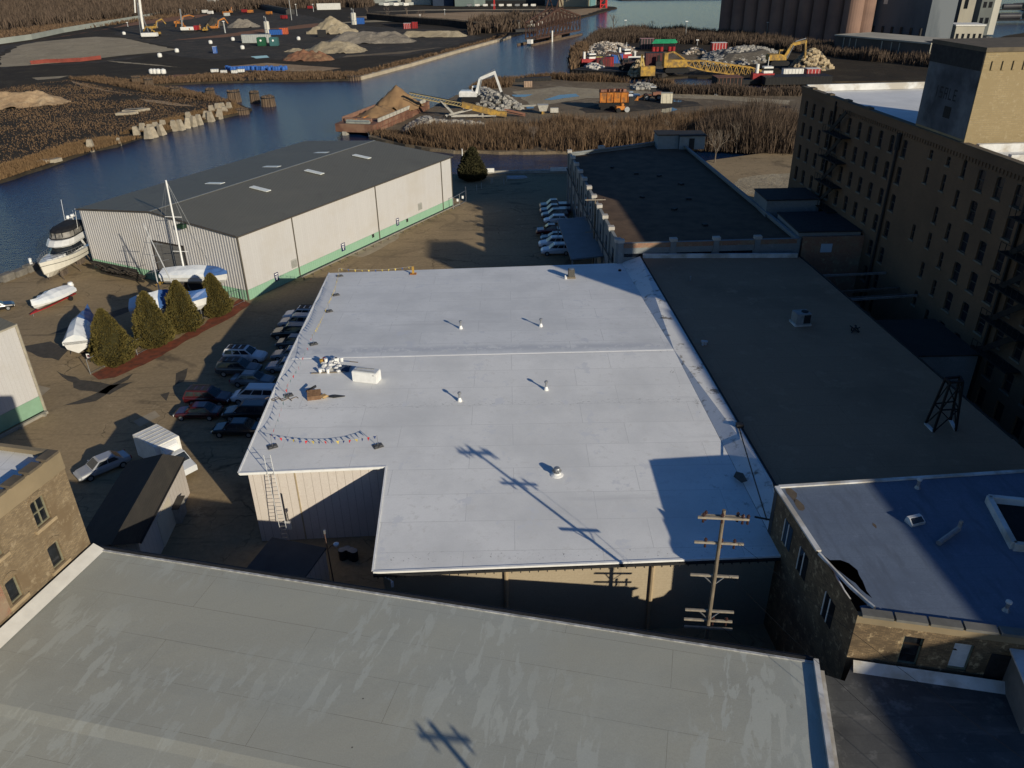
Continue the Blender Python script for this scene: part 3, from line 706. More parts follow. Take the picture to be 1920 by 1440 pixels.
# front wall with openings
Wn = []
def fpx(px, py):
    p = on_plane(px, py, RB[0], fn); return (p-RB[0]).dot(fd), p.z
win = []
for (x0,y0,x1,y1) in ((1683,1196,1722,1247),(1776,1209,1817,1257)):
    a = fpx(x0,y1); b = fpx(x1,y0); win.append((min(a[0],b[0])-.08, max(a[0],b[0])+.3, a[1]+.1, b[1]))
mb = MB(); facade(mb, V(RB[0].x,RB[0].y,0), fd, 20.6, 0, RZ-.75, win, .25, fn)
def vq(a,b,z): mb.poly([(a.x,a.y,0),(b.x,b.y,0),(b.x,b.y,z),(a.x,a.y,z)])
m_ = RB[4].lerp(RB[0],.56); vq(RB[4],m_,RZ-.28); mb.poly([(m_.x,m_.y,0),(RB[0].x,RB[0].y,0),(RB[0].x,RB[0].y,RZ-.1)]+[m_.lerp(RB[0],k/6)+V(0,0,-.02-.12*random.random()) for k in (5,4,3,2,1)]+[(m_.x,m_.y,RZ-.2)])
vq(RB[2],V(37.3,42.4,0),RZ-.3); vq(V(37.3,42.4,0),RB[4],RZ-.3)
mb.build('wall', BRK_OLD, rb)
mb = MB(); wbox(mb, V(RB[0].x,RB[0].y,0), fd, fn, 0, 20.6, RZ-.75, RZ-.25, -.3, .004); mb.build('stucco_band', STUCCO, rb)
mb = MB()
for k in range(12):
    s = .2+k*1.62; wbox(mb, V(RB[0].x,RB[0].y,0), fd, fn, s, s+1.5, RZ-.246, RZ-.08, -.42, .12)
mb.build('coping', M('stone_coping', (.17,.165,.15), (.12,.115,.10), 1, .9), rb)
mb = MB(); mb.bar(RB[4]+V(.05,-.1,-.24), m_+V(.1,0,-.24), .3, .12); mb.build('roof_edge', FLASH, rb); mb = MB(); mb.bar(RB[4]+V(.2,-.1,-.24), V(37.2,42.3,RZ-.24), .25, .1); mb.build('roof_edge', FLASH, rb)
for i, wn in enumerate(win):
    mb = MB(); wbox(mb, V(RB[0].x,RB[0].y,0), fd, fn, wn[0], wn[1], wn[2], wn[3], -.24, -.2)
    wo = mb.build('window', PANE if i == 0 else M('boarded_panel', (.66,.68,.70), (.55,.57,.6), 3, .6), rb)
    if i: wo['label'] = 'window boarded with a white panel'
    mb = MB(); t = .07
    for q in ((wn[0],wn[0]+t,wn[2],wn[3]),(wn[1]-t,wn[1],wn[2],wn[3]),(wn[0]+t,wn[1]-t,wn[2],wn[2]+t),(wn[0]+t,wn[1]-t,wn[3]-t,wn[3])): wbox(mb, V(RB[0].x,RB[0].y,0), fd, fn, *q, -.2, -.12)
    mb.build('frame', M('green_frame', (.16,.19,.14), (.12,.14,.11), 3, .7), wo)
# side windows on the alley wall
sd = (RB[0]-RB[4]).normalized(); sn = V(sd.y,-sd.x,0)
for s, z in ((2.2,7.6),(4.6,7.4),(8.2,7.2)):
    mb = MB(); wbox(mb, V(RB[4].x,RB[4].y,0), sd, sn, s, s+1.1, z, z+1.7, -.05, .02); wo = mb.build('window', PANE, rb)
    mb = MB(); wbox(mb, V(RB[4].x,RB[4].y,0), sd, sn, s+.5, s+.58, z, z+1.7, .021, .05); wbox(mb, V(RB[4].x,RB[4].y,0), sd, sn, s-.06, s, z, z+1.7, .0, .06); mb.build('frame', WHITE, wo)
mb = MB(); wq(mb, V(RB[4].x,RB[4].y,0), sd, sn, .1, .5, 6.6, 10.0, .02); 
mb.build('metal_patch', M('dark_sheet', (.06,.06,.062), (.04,.04,.042), 1, .7), rb)
mb = MB(); p = at(1800,1205,10.5)
# black door hood at the far right of that front
mb2 = MB(); a = fpx(1862,1262); wbox(mb2, V(RB[0].x,RB[0].y,0), fd, fn, a[0]-.4, a[0]+1.8, 7.05, 8.9, -.05, .05)
mb2.build('door', DARKM, rb)
# skylight well with raised curb
mb = MB(); s0 = at(1898,1030,zr); sd1 = fd; sn1 = V(-fd.y,fd.x,0)
sk = [s0, s0+sd1*6, s0+sd1*6+sn1*4.5, s0+sn1*4.5]
for i in range(4): mb.bar(sk[i]+V(0,0,.25), sk[(i+1)%4]+V(0,0,.25), .3, .5)
ko = mb.build('roof_hatch', FLASH, rb)
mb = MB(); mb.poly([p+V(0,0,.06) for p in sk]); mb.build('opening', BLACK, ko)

# ---------------------------------------------------------------- foreground roof
fg = thing('foreground_building', 'large grey white flat roof filling the bottom of the view', 'building', (-6,28,0))
FZ=7.7; FA=at(178,1028,FZ); FB=at(1525,1240,FZ); fdir=(FB-FA).normalized(); fnn=V(fdir.y,-fdir.x,0)
L = (FB-FA).length; dep = 27
zz = lambda s, q: FZ + (.008*q if q < 11.4 else (.091-.13*(q-11.4) if q < 12.0 else .013-.05*(q-12.0)))
mb = MB()
qs = [0, 3, 6, 9, 11.4, 12.0, 18, dep]; NS = 24
def fgp(s, q):
    wob = .02*noise.noise(V(s*.35, q*.6, 2)) if 0 < q < dep else 0
    return FA+fdir*(L*s/NS)+fnn*q+V(0,0,zz(s,q)-FZ+wob)
qq = [0,1.5,3,4.5,6,7.5,9,10.2,11.4,11.7,12.0,14,16,18,21,dep]
for i in range(NS):
    for j in range(len(qq)-1): mb.poly([fgp(i,qq[j]),fgp(i+1,qq[j]),fgp(i+1,qq[j+1]),fgp(i,qq[j+1])][::-1])
def fg_mat():
    m, t, b = nodes('old_white_membrane')
    mp = t.nodes.new("ShaderNodeMapping"); t.links.new(coord(t,"Object"), mp.inputs[0]); mp.inputs["Rotation"].default_value = (0,0,-math.atan2(fdir.y,fdir.x)*1)
    o = mp.outputs[0]
    br = t.nodes.new("ShaderNodeTexBrick"); t.links.new(o, br.inputs["Vector"]); br.offset = .43
    br.inputs["Scale"].default_value = 1; br.inputs["Color1"].default_value = (.53,.51,.46,1); br.inputs["Color2"].default_value = (.515,.495,.45,1); br.inputs["Mortar"].default_value = (.30,.28,.25,1)
    br.inputs["Mortar Size"].default_value = .012; br.inputs["Brick Width"].default_value = 13.5; br.inputs["Row Height"].default_value = 2.55
    c = br.outputs["Color"]
    # brownish weathered areas, bluish worn areas
    c = mix(t, ramp(t, add_noise(t, o, .085, 4, .5), .40, .62), c, (.515,.52,.505), 'MIX')
    c = mix(t, ramp(t, add_noise(t, o, .13, 5, .6), .50, .70), c, (.465,.455,.425))
    # pale streaks where coating has flaked, running across the sheets
    st = t.nodes.new("ShaderNodeMapping"); t.links.new(o, st.inputs[0]); st.inputs["Rotation"].default_value = (0,0,R(-22)); st.inputs["Scale"].default_value = (1.5,.42,1)
    big = ramp(t, add_noise(t, o, .10, 3, .5), .40, .52)
    fl = ramp(t, add_noise(t, st.outputs[0], 1.0, 7, .62, .4), .53, .56)
    mm = t.nodes.new("ShaderNodeMath"); mm.operation = 'MULTIPLY'; t.links.new(big, mm.inputs[0]); t.links.new(fl, mm.inputs[1])
    c = mix(t, mm.outputs[0], c, (.585,.585,.56))
    # dark dirt runs
    dk = ramp(t, add_noise(t, st.outputs[0], 1.7, 6, .7, .3), .63, .70)
    m3 = t.nodes.new("ShaderNodeMath"); m3.operation = 'MULTIPLY'; t.links.new(dk, m3.inputs[0]); t.links.new(ramp(t, add_noise(t, o, .17, 2, .5), .52, .6), m3.inputs[1])
    c = mix(t, m3.outputs[0], c, (.39,.375,.345))
    # specks
    vo = t.nodes.new("ShaderNodeTexVoronoi"); vo.inputs["Scale"].default_value = 1.1; t.links.new(o, vo.inputs["Vector"])
    c = mix(t, ramp(t, vo.outputs["Distance"], .03, .05, (1,1,1), (0,0,0)), c, (.55,.54,.51))
    vo2 = t.nodes.new("ShaderNodeTexVoronoi"); vo2.inputs["Scale"].default_value = .35; t.links.new(o, vo2.inputs["Vector"])
    c = mix(t, ramp(t, vo2.outputs["Distance"], .012, .022, (1,1,1), (0,0,0)), c, (.13,.12,.11))
    c = mix(t, .4, c, ramp(t, add_noise(t, o, 14, 6, .7), .2, .8, (.34,.34,.34), (.68,.68,.68)), 'OVERLAY')
    c = fin(t, c, 'old_white_membrane')
    t.links.new(c, b.inputs["Base Color"]); b.inputs["Roughness"].default_value = .7; setspec(b, .2)
    bump(t, b, add_noise(t, o, 2.5, 6, .6), .12, .05); return m
mb.build('roof', fg_mat(), fg)
mb = MB(); P4 = [FA+V(0,0,-.05), FA+fnn*dep+V(0,0,-.05), FB+fnn*dep+V(0,0,-.05), FB+V(0,0,-.05)]
wallring(mb, P4); mb.build('wall', BRK_OLD, fg)
mb = MB(); mb.bar(FA-fnn*.12+V(0,0,.0), FB-fnn*.12+V(0,0,.0), .14, .16); mb.bar(FA-fnn*.3+V(0,0,-.06), FB-fnn*.3+V(0,0,-.06), .12, .12); mb.build('gutter', DARKM, fg)
mb = MB(); mb.bar(FA+fnn*.1+V(0,0,.03), FB+fnn*.1+V(0,0,.03), .14, .06); mb.build('edge_trim', M('edge_trim_grey', (.5,.5,.49), (.25,.25,.24), 2.5, .5), fg)
mb = MB()
for a, b in ((FA, FA+fnn*dep),):   # cant strip against the brick neighbour
    mb.poly([a+V(0,0,.42)+fdir*.02, b+V(0,0,.85)+fdir*.02, b+fdir*.75+V(0,0,.42), a+fdir*.75+V(0,0,.02)][::-1])
mb.build('cant_strip', M('cant_white', (.66,.64,.58), (.55,.53,.48), .8, .6), fg)
mb = MB(); mb.bar(FB+fdir*.1+V(0,0,.1), FB+fdir*.1+fnn*dep+V(0,0,.5), .25, .25); mb.build('side_curb', FLASH, fg)

# ---------------------------------------------------------------- lower right roof
lr = thing('annex_building', 'dark stained flat roof below the brick front in the bottom right corner', 'building', (24,22,0))
L0 = FB+fdir*.75+fnn*.2
ZA = 7.0
L0 = at(1537,1262,ZA); RA = at(1597,1247,ZA); 
lp = [L0, at(1584,1277,ZA), RA, RA+fd*19.5, RA+fd*19.5+fnn*16, L0+fnn*24]
for p in lp: p.z = ZA
ANX = TILE('stained_dark_roof', (.115,.115,.105), (.095,.097,.09), (.07,.07,.065), 9, 1.0, .012, .5, stain=(.06,.062,.06), s=.25, stain2=(.17,.17,.155), s2=.8, rough=.75, lo=.42, hi=.66, streak=((.18,.175,.155),(.25,1.2,1),.9,.58,.75))
mb = MB(); roofprism(mb, lp[::-1], .3); mb.build('roof', ANX, lr)
mb = MB(); wallring(mb, [p+V(0,0,-.3) for p in lp[::-1]]); mb.build('wall', BRK_OLD, lr)
mb = MB(); a = Vector(RA); b_ = RA+fd*19.4
mb.poly([a+V(0,0,.42)+fn*.03, a+fn*.5, b_+fn*.5, b_+V(0,0,.42)+fn*.03]); mb.build('base_flashing', FLASH, lr)
mb = MB(); mb.bar(L0+V(.1,0,.08), L0+V(.1,0,.08)+fnn*24, .2, .22); mb.build('side_curb', FLASH, lr)
bx = at(1898,1325,ZA); bh = thing('roof_bulkhead', 'grey stair bulkhead box standing on the annex roof at the right edge', 'bulkhead', bx, math.atan2(fdir.y,fdir.x))
mb = MB(); mb.box(-.1,-1.6,0,3,1.5,2.3); mb.build('cladding', M('grey_panel', (.22,.22,.2), (.16,.16,.15), 1, .8), bh, world=False)
mb = MB(); mb.box(-.3,-1.8,2.302,3.2,1.7,2.42); mb.build('cap', FLASH, bh, world=False)

# ---------------------------------------------------------------- left brick building
lb = thing('brick_building', 'tan brick building with arched windows at the left edge', 'building', (-30,35,0))
LO = at(172,1026,FZ); LO.z = 0; ZT = FZ+hgt(V(LO.x,LO.y,FZ),845); ld = fnn.copy(); ln = fdir.copy()
def lpx(px, py):
    p = on_plane(px, py, LO, ln); return (p-LO).dot(ld), p.z
lw = []
for (x0,y0,x1,y1) in ((56,928,97,990),(88,1012,124,1068),(-22,1012,10,1052),(8,1078,46,1134)):
    a = lpx(x0,(y0+y1)/2); b = lpx(x1,(y0+y1)/2); c = lpx((x0+x1)/2,y0); d = lpx((x0+x1)/2,y1)
    lw.append((min(a[0],b[0])+.12, max(a[0],b[0])-.12, min(c[1],d[1])+.05, max(c[1],d[1])-.05))
mb = MB(); facade(mb, LO, ld, 24, 0, ZT-1.25, lw, .28, ln)
e2 = -ln
for a, b in ((LO, LO+e2*9),(LO+ld*24, LO+e2*9+ld*24)): mb.poly([a, b, b+V(0,0,ZT-.3), a+V(0,0,ZT-.3)])
mb.poly([LO+e2*9, LO+e2*9+ld*24, LO+e2*9+ld*24+V(0,0,ZT-.3), LO+e2*9+V(0,0,ZT-.3)])
mb.build('wall', BRK_TAN, lb)
mb = MB(); wbox(mb, LO, ld, ln, -.05, 24, ZT-1.25, ZT-.08, -.35, .03); mb.build('stucco_band', STUCCO, lb)
mb = MB(); s = .1
while s < 23: wbox(mb, LO, ld, ln, s, s+1.02, ZT-.078, ZT+.08, -.6, .1); s += 1.32
mb.build('coping', M('dark_coping', (.13,.105,.075), (.09,.075,.055), 1, .9), lb)
mb = MB(); roofprism(mb, [LO+ln*-.3+V(0,0,ZT-.5), LO+e2*9+V(0,0,ZT-.5), LO+e2*9+ld*24+V(0,0,ZT-.5), LO+ln*-.3+ld*24+V(0,0,ZT-.5)], .3); mb.build('roof', ROOFW, lb)
mb = MB(); wbox(mb, LO, e2, V(-e2.y,e2.x,0)*-1, 0, 9, ZT-.3, ZT, -.3, .02); mb.build('back_parapet', STUCCO, lb)
for k, q in enumerate(lw):
    mb = MB(); wbox(mb, LO, ld, ln, q[0], q[1], q[2], q[3], -.27, -.24); wo = mb.build('window', PANE, lb)
    mb = MB(); t = .07
    fr = [(q[0],q[0]+t,q[2],q[3]),(q[1]-t,q[1],q[2],q[3]),(q[0]+t,q[1]-t,q[2],q[2]+t),(q[0]+t,q[1]-t,q[3]-t,q[3])]
    if k in (0,2): fr += [((q[0]+q[1])/2-.03,(q[0]+q[1])/2+.03,q[2]+t,q[3]-t),(q[0]+t,(q[0]+q[1])/2-.03,(q[2]+q[3])/2-.03,(q[2]+q[3])/2+.03),((q[0]+q[1])/2+.03,q[1]-t,(q[2]+q[3])/2-.03,(q[2]+q[3])/2+.03)]
    for r in fr: wbox(mb, LO, ld, ln, *r, -.24, -.16)
    mb.build('frame', M('olive_frame', (.22,.21,.14), (.17,.16,.11), 3, .7), wo)
    mb = MB(); wbox(mb, LO, ld, ln, q[0]-.25, q[1]+.25, q[2]-.22, q[2]-.002, -.26, .12); mb.build('sill', M('stone_sill', (.38,.29,.18), (.3,.23,.14), 2, .9), wo)
    # segmental arch of bricks over the head
    mb = MB(); nn = 11; cs = (q[0]+q[1])/2; ww = (q[1]-q[0])/2+.12
    for i in range(nn):
        x0 = -1+2*i/nn; x1 = -1+2*(i+1)/nn; h0 = .34*(1-x0*x0); h1 = .34*(1-x1*x1)
        P_ = lambda x, z, o: LO+ld*(cs+x*ww)+V(0,0,z)+ln*o
        z3 = q[3]
        b = [mb.pt(P_(x,z,o)) for o in (-.02,.05) for (x,z) in ((x0,z3-.12+h0),(x1,z3-.12+h1),(x1,z3+.14+h1),(x0,z3+.14+h0))]
        for g in ((0,1,2,3),(7,6,5,4),(0,4,5,1),(1,5,6,2),(2,6,7,3),(3,7,4,0)): mb.f.append([b[i2] for i2 in g])
    mb.build('arch', BRK_TAN, wo)
mb = MB(); a = lpx(14,1120); wbox(mb, LO, ld, ln, a[0]+.1, a[0]+2, a[1]-1, a[1]+2.2, -.1, .012); mb.build('red_brick_patch', BRK_RED, lb)

# ---------------------------------------------------------------- gabled dark roof shed
sh = thing('storage_shed', 'small dark roofed gabled shed with cream side wall beside the box truck', 'shed', (-30,49,0))
ez, rz_ = 3.6, 4.7
e1 = at(345,857,ez); e2_ = at(262,1016,ez); r1 = at(305,851,rz_); dsh = (e2_-e1); 
l1 = at(234,866,ez); perp = V(dsh.y,-dsh.x,0).normalized(); hw = abs((l1-e1).dot(perp))
if (l1-e1).dot(perp) < 0: perp = -perp
rz_ = 6.1; E1=e1; E2=e2_; L1=at(240,866,ez); L2=L1+dsh; R1=at(305,851,rz_); R2=R1+dsh
mb = MB(); roofprism(mb, [E1,R1,R2,E2], .12); roofprism(mb, [R1,L1,L2,R2], .12); mb.build('roof', SHINGLE, sh)
mb = MB(); k = .2
w1=E1+perp*k-dsh.normalized()*-.15; w2=E2+perp*k-dsh.normalized()*.15; w3=L2-perp*k-dsh.normalized()*.15; w4=L1-perp*k+dsh.normalized()*.15
g = [Vector((p.x,p.y,0)) for p in (w1,w2,w3,w4)]; up = V(0,0,ez-.1)
for i in range(4): mb.poly([g[i], g[(i+1)%4], g[(i+1)%4]+up, g[i]+up])
for a, b, q in ((0,3,R1),(1,2,R2)): mb.poly([g[a]+up, g[b]+up, V(q.x,q.y,rz_-.15)+(dsh.normalized()*(.15 if a == 0 else -.15))])
mb.build('wall', SHEDW, sh)
mb = MB(); dd = dsh.normalized(); O_ = g[0]; no = -perp; wbox(mb, O_, dd, no, 4.2, 7.2, 0, 2.7, -.02, .06); mb.build('door', M('cream_door', (.62,.56,.44), (.58,.52,.41), 2, .6), sh)
mb = MB(); mb.bar(E1+V(0,0,-.1)-perp*.05, E2+V(0,0,-.1)-perp*.05, .1, .14); mb.build('gutter', DARKM, sh)
# flat-topped lean-to at its near end
ln2 = thing('lean_to', 'dark lean to with a pale sloped side at the foot of the shed', 'lean-to', at(300,1010,0))
mb = MB(); q0 = at(335,960,0); mb.M = Matrix.Translation(q0) @ Matrix.Rotation(math.atan2(dd.y,dd.x),4,'Z'); mb.box(0,-.7,0,1.6,.7,1.5); mb.M=None
mb.build('cladding', M('pale_grey_board', (.33,.32,.29), (.25,.24,.22), 1.5, .8), ln2)
mb = MB(); mb.M = Matrix.Translation(q0) @ Matrix.Rotation(math.atan2(dd.y,dd.x),4,'Z'); mb.box(-.1,-.8,1.502,1.7,.8,1.58); mb.build('cap', SHINGLE, ln2)

# ---------------------------------------------------------------- small dark shed between the roofs
ss_ = thing('small_shed', 'small low shed under the ladder with one sunlit corner of wall', 'shed', (-16,43,0))
s1,s2,s3,s4 = at(510,1007,3.1), at(612,1027,3.1), at(566,1090,3.1), at(462,1065,3.1)
mb = MB(); roofprism(mb, [s1+V(0,0,.0),s4,s3,s2], .12); mb.build('roof', M('dark_felt', (.07,.07,.068), (.05,.05,.05), .6, .9), ss_)
mb = MB(); mb_=[s1,s4,s3,s2]; cc = sum(mb_, V(0,0,0))/4
wl = [p.lerp(cc,.04)+V(0,0,-.12) for p in mb_]; wallring(mb, wl); mb.build('wall', SHEDW, ss_)

# ---------------------------------------------------------------- cream metal warehouse
wh = thing('cream_warehouse', 'long cream metal warehouse with dark grey roof and green base by the river', 'warehouse', (-38,130,0))
ze, zr2 = 9.0, 10.45
cor = [WFR, WBR, WBL, WFL]
cl = [Vector((p.x,p.y,ze)) for p in cor]
r1_ = (cl[0]+cl[3])/2+V(0,0,zr2-ze); r2_ = (cl[1]+cl[2])/2+V(0,0,zr2-ze)
la = (WBR-WFR).normalized(); ga = (WFL-WFR).normalized()
nrm_g = V(ga.y,-ga.x,0); 
if nrm_g.y > 0: nrm_g = -nrm_g
nrm_l = V(la.y,-la.x,0)
if nrm_l.x < 0: nrm_l = -nrm_l
o_ = .25
mb = MB(); 
x0 = cl[0]-la*o_-ga*o_; x1 = cl[1]+la*o_-ga*o_; x2 = cl[2]+la*o_+ga*o_; x3 = cl[3]-la*o_+ga*o_; rr1 = r1_-la*o_; rr2 = r2_+la*o_
up = V(0,0,.12)
roofprism(mb, [x0+up,x1+up,rr2+up,rr1+up], .2); roofprism(mb, [rr1+up,rr2+up,x2+up,x3+up], .2)
roofo = mb.build('roof', GROOF, wh)
# uv of the roof must run along the slope
mb = MB(); mb.bar(rr1+V(0,0,.14), rr2+V(0,0,.14), .35, .05); mb.build('ridge_cap', M('ridge_grey', (.20,.205,.195), (.17,.175,.165), 1, .5), wh)
mb = MB(); mb.bar(x0+V(0,0,.02)-ga*.08, x1+V(0,0,.02)-ga*.08, .18, .2); mb.bar(x0+up-la*.05-V(0,0,.05), rr1+up-la*.05-V(0,0,.05), .12, .2); mb.bar(rr1+up-la*.05-V(0,0,.05), x3+up-la*.05-V(0,0,.05), .12, .2)
mb.build('eave_trim', M('brown_trim', (.085,.075,.062), (.07,.06,.05), 1, .5), wh)
mb = MB()
for i in range(4):
    a, b = cl[i], cl[(i+1)%4]; mb.poly([(a.x,a.y,1.45),(b.x,b.y,1.45),b,a])
mb.poly([cl[3],cl[0],r1_]); mb.poly([cl[1],cl[2],r2_])
wallmb = mb
mb = MB(); off = .03
for i in range(4):
    a, b = cor[i], cor[(i+1)%4]; nn = (Vector(((b-a).y,-(b-a).x,0))).normalized(); 
    if nn.dot((a+b)/2-V(-37,130,0)) < 0: nn = -nn
    wq(mb, V(a.x,a.y,0), (b-a).normalized(), nn, 0, (b-a).length, .0, 1.45, off)
greenmb = mb; GRT = (TILE('green_siding', (.235,.40,.28), (.225,.385,.27), (.16,.28,.19), .42, 60, .02, 0, stain=(.25,.40,.29), s=.4, rough=.6))
# ribs on the gable end
mb = wallmb; Lg = (WFL-WFR).length; k = .3
while k < Lg-.2:
    f_ = 1-abs(k-Lg/2)/(Lg/2); zt = ze+(zr2-ze)*f_-.02
    if not (10.6 < k < 16.9): wbox(mb, V(WFR.x,WFR.y,0), ga, nrm_g, k, k+.17, 1.46, zt, -.01, .07)
    else: wbox(mb, V(WFR.x,WFR.y,0), ga, nrm_g, k, k+.17, 6.15, zt, -.01, .07)
    k += .5
mb.build('wall', CREAM, wh)
mb = greenmb; k = .3
while k < Lg-.2:
    if not (10.6 < k < 16.9): wbox(mb, V(WFR.x,WFR.y,0), ga, nrm_g, k, k+.17, .05, 1.45, .0, .1)
    k += .5
mb.build('green_base', GRT, wh)
mb = MB(); wbox(mb, V(WFR.x,WFR.y,0), ga, nrm_g, 10.75, 16.75, 0, 6.1, -.02, .04)
dr_ = mb.build('door', TILE('grey_door', (.155,.15,.14), (.15,.145,.135), (.11,.105,.10), 30, .55, .03, 0, stain=(.13,.125,.115), s=.5, rough=.6), wh)
mb = MB(); 
for q in ((10.55,10.75,0,6.3),(16.75,16.95,0,6.3),(10.75,16.75,6.1,6.3)): wbox(mb, V(WFR.x,WFR.y,0), ga, nrm_g, *q, -.02, .1)
mb.build('door_frame', M('dark_brown_trim', (.05,.04,.034), (.04,.033,.028), 2, .6), dr_)
mb = MB(); Ll = (WBR-WFR).length
def lwpx(px, py):
    p = on_plane(px, py, WFR, nrm_l); return (p-WFR).dot(la), p.z
BRZ = M('bronze_trim', (.12,.105,.085), (.1,.09,.07), 1, .5)
for px, py in ((552,450),(706,390),(828,345)):
    mb = MB(); s = lwpx(px,py)[0]; wbox(mb, V(WFR.x,WFR.y,0), la, nrm_l, s-.07, s+.07, 0.1, ze-.05, .031, .14); mb.build('downspout', BRZ, wh)
mb = MB(); wbox(mb, V(WFR.x,WFR.y,0), la, nrm_l, -.05, .1, 0, ze, .0, .09); wbox(mb, V(WFR.x,WFR.y,0), ga, nrm_g, -.09, .05, 0, ze, .0, .09); mb.build('corner_trim', BRZ, wh)
mb = MB(); wbox(mb, V(WFR.x,WFR.y,0), la, nrm_l, Ll-.1, Ll+.05, 0, ze, .0, .08); mb.build('corner_trim', BRZ, wh)
for px, py in ((551,494),(787,387)):
    s, z = lwpx(px,py); mb = MB(); wbox(mb, V(WFR.x,WFR.y,0), la, nrm_l, s-.55, s+.55, z-.6, z+.6, 0, .12); v_ = mb.build('wall_vent', M('vent_grey', (.40,.40,.37), (.34,.34,.31), 2, .5), wh)
    mb = MB()
    for q in range(6): wbox(mb, V(WFR.x,WFR.y,0), la, nrm_l, s-.5, s+.5, z-.5+q*.17, z-.42+q*.17, .121, .16)
    mb.build('louvre', M('vent_slat', (.25,.25,.23), (.2,.2,.19), 2, .5), v_)
NAVY = M('navy_sign', (.015,.02,.09), (.012,.016,.07), 2, .5)
for px, py, ww in ((518,519,.38),(643,463,.45),(745,416,.38)):
    s, z = lwpx(px,py); mb = MB(); wbox(mb, V(WFR.x,WFR.y,0), la, nrm_l, s-ww, s+ww, z-.62, z+.62, .04, .07); sg = mb.build('wall_sign', NAVY, wh)
    mb = MB()
    for (a,b,c,d) in ((-.7,.7,.30,.46),(-.55,.55,.06,.16),(-.6,.6,-.1,-.02),(-.18,.18,-.42,-.16),(-.3,.3,-.34,-.26)): wbox(mb, V(WFR.x,WFR.y,0), la, nrm_l, s+a*ww, s+b*ww, z+c*1.1, z+d*1.1, .071, .08)
    mb.build('sign_lettering', WHITEP, sg)
for px, py in ((699,442),(763,413)):
    s, z = lwpx(px,py); mb = MB(); wbox(mb, V(WFR.x,WFR.y,0), la, nrm_l, s-.25, s+.25, z-.28, z+.28, .031, .09); mb.build('vent_opening', DARKM, wh)
# roof lights
slp = (zr2-ze)/((WFL-WFR).length/2)
for px, py, sd_ in ((597,286,1),(673,294,0),(508,312,1),(586,323,0),(404,343,1),(487,355,0)):
    p = at(px,py,zr2-.35); q = (p-WFR); s = q.dot(la); g_ = q.dot(ga); Lh = (WFL-WFR).length/2
    zc = ze+ (slp*g_ if g_ < Lh else slp*(2*Lh-g_)) + .17
    c = WFR+la*s+ga*g_; c.z = zc; sg = 1 if g_ < Lh else -1
    mb = MB(); 
    P_ = lambda a, b, h: c+la*a+ga*b+V(0,0,sg*slp*b+h)
    bt = [mb.pt(P_(a,b,0)) for a,b in ((-.5,-1.7),(.5,-1.7),(.5,1.7),(-.5,1.7))]; tp = [mb.pt(P_(a,b,.1)) for a,b in ((-.5,-1.7),(.5,-1.7),(.5,1.7),(-.5,1.7))]
    mb.f.append(tp); 
    for i in range(4): j=(i+1)%4; mb.f.append([bt[i],bt[j],tp[j],tp[i]])
    mb.build('roof_light', M('milky_panel', (.72,.74,.70), (.62,.64,.6), 2, .35), wh)
mb = MB(); a = on_plane(345,422,WFR,nrm_g); s = (a-WFR).dot(ga); wbox(mb, V(WFR.x,WFR.y,0), ga, nrm_g, s-.5, s+.5, a.z-.3, a.z+.25, 0, .8); mb.build('flood_light', M('dark_green_lamp', (.02,.05,.03), (.015,.035,.02), 2, .5), wh)
# guard rail along the foot of the wall
gd = thing('guard_rail', 'long low pipe rail on posts along the green warehouse base', 'guard rail', WFR+nrm_l*1.5)
mb = MB(); mb.bar(WFR+nrm_l*1.4+la*9+V(0,0,.55), WBR+nrm_l*1.4+V(0,0,.55), .28, .1); mb.build('rail', M('grey_beam', (.30,.28,.23), (.22,.2,.17), 1, .7), gd)
for k in range(22):
    p = WFR+nrm_l*1.4+la*(9.5+k*2.05); mb = MB(); mb.bar(p, p+V(0,0,.5), .16); mb.build('post', OLDWOOD, gd)

# ---------------------------------------------------------------- cream building at the left edge
wl_ = thing('cream_building', 'cream and green metal building cut off by the left edge', 'building', (-52,66,0))
c0 = V(-48.2,69.9,0); du = V(-.42,-.907,0).normalized(); nn_ = V(.907,-.42,0); dv = -nn_
mb = MB(); P_=[c0, c0+du*22, c0+du*22+dv*14, c0+dv*14]
for i in range(4):
    a, b = P_[i], P_[(i+1)%4]; mb.poly([a+V(0,0,1.9),b+V(0,0,1.9),b+V(0,0,9.9),a+V(0,0,9.9)])
mb.build('wall', CREAM, wl_)
mb = MB(); wq(mb, c0, du, nn_, 0, 22, .25, 1.9, .03); mb.build('green_base', GREEN, wl_)
mb = MB(); rA=c0+dv*7+V(0,0,11.2); rB=rA+du*22
roofprism(mb, [c0+nn_*.3+V(0,0,9.95), c0+nn_*.3+du*22+V(0,0,9.95), rB, rA][::-1], .15); roofprism(mb, [rA, rB, c0+dv*14.3+du*22+V(0,0,9.95), c0+dv*14.3+V(0,0,9.95)][::-1], .15); mb.build('roof', GROOF, wl_)
mb = MB(); mb.bar(c0+nn_*.12-du*.1, c0+nn_*.12-du*.1+V(0,0,9.9), .22, .12); mb.bar(c0+nn_*.35+V(0,0,9.85), c0+nn_*.35+du*22+V(0,0,9.85), .12, .16); mb.build('corner_trim', M('tan_corner', (.40,.36,.28), (.3,.27,.21), 2, .5), wl_)
mb = MB(); mb.bar(c0+nn_*.5+V(0,0,.15), c0+nn_*.5+du*22+V(0,0,.15), .3, .28); 
for k in range(8): mb.cbox(c0+nn_*.75+du*(.5+k*2.6)+V(0,0,.1), .25,.3,.35)
mb.build('base_beam', M('grey_beam', (.30,.28,.23), (.22,.2,.17), 1, .7), wl_)

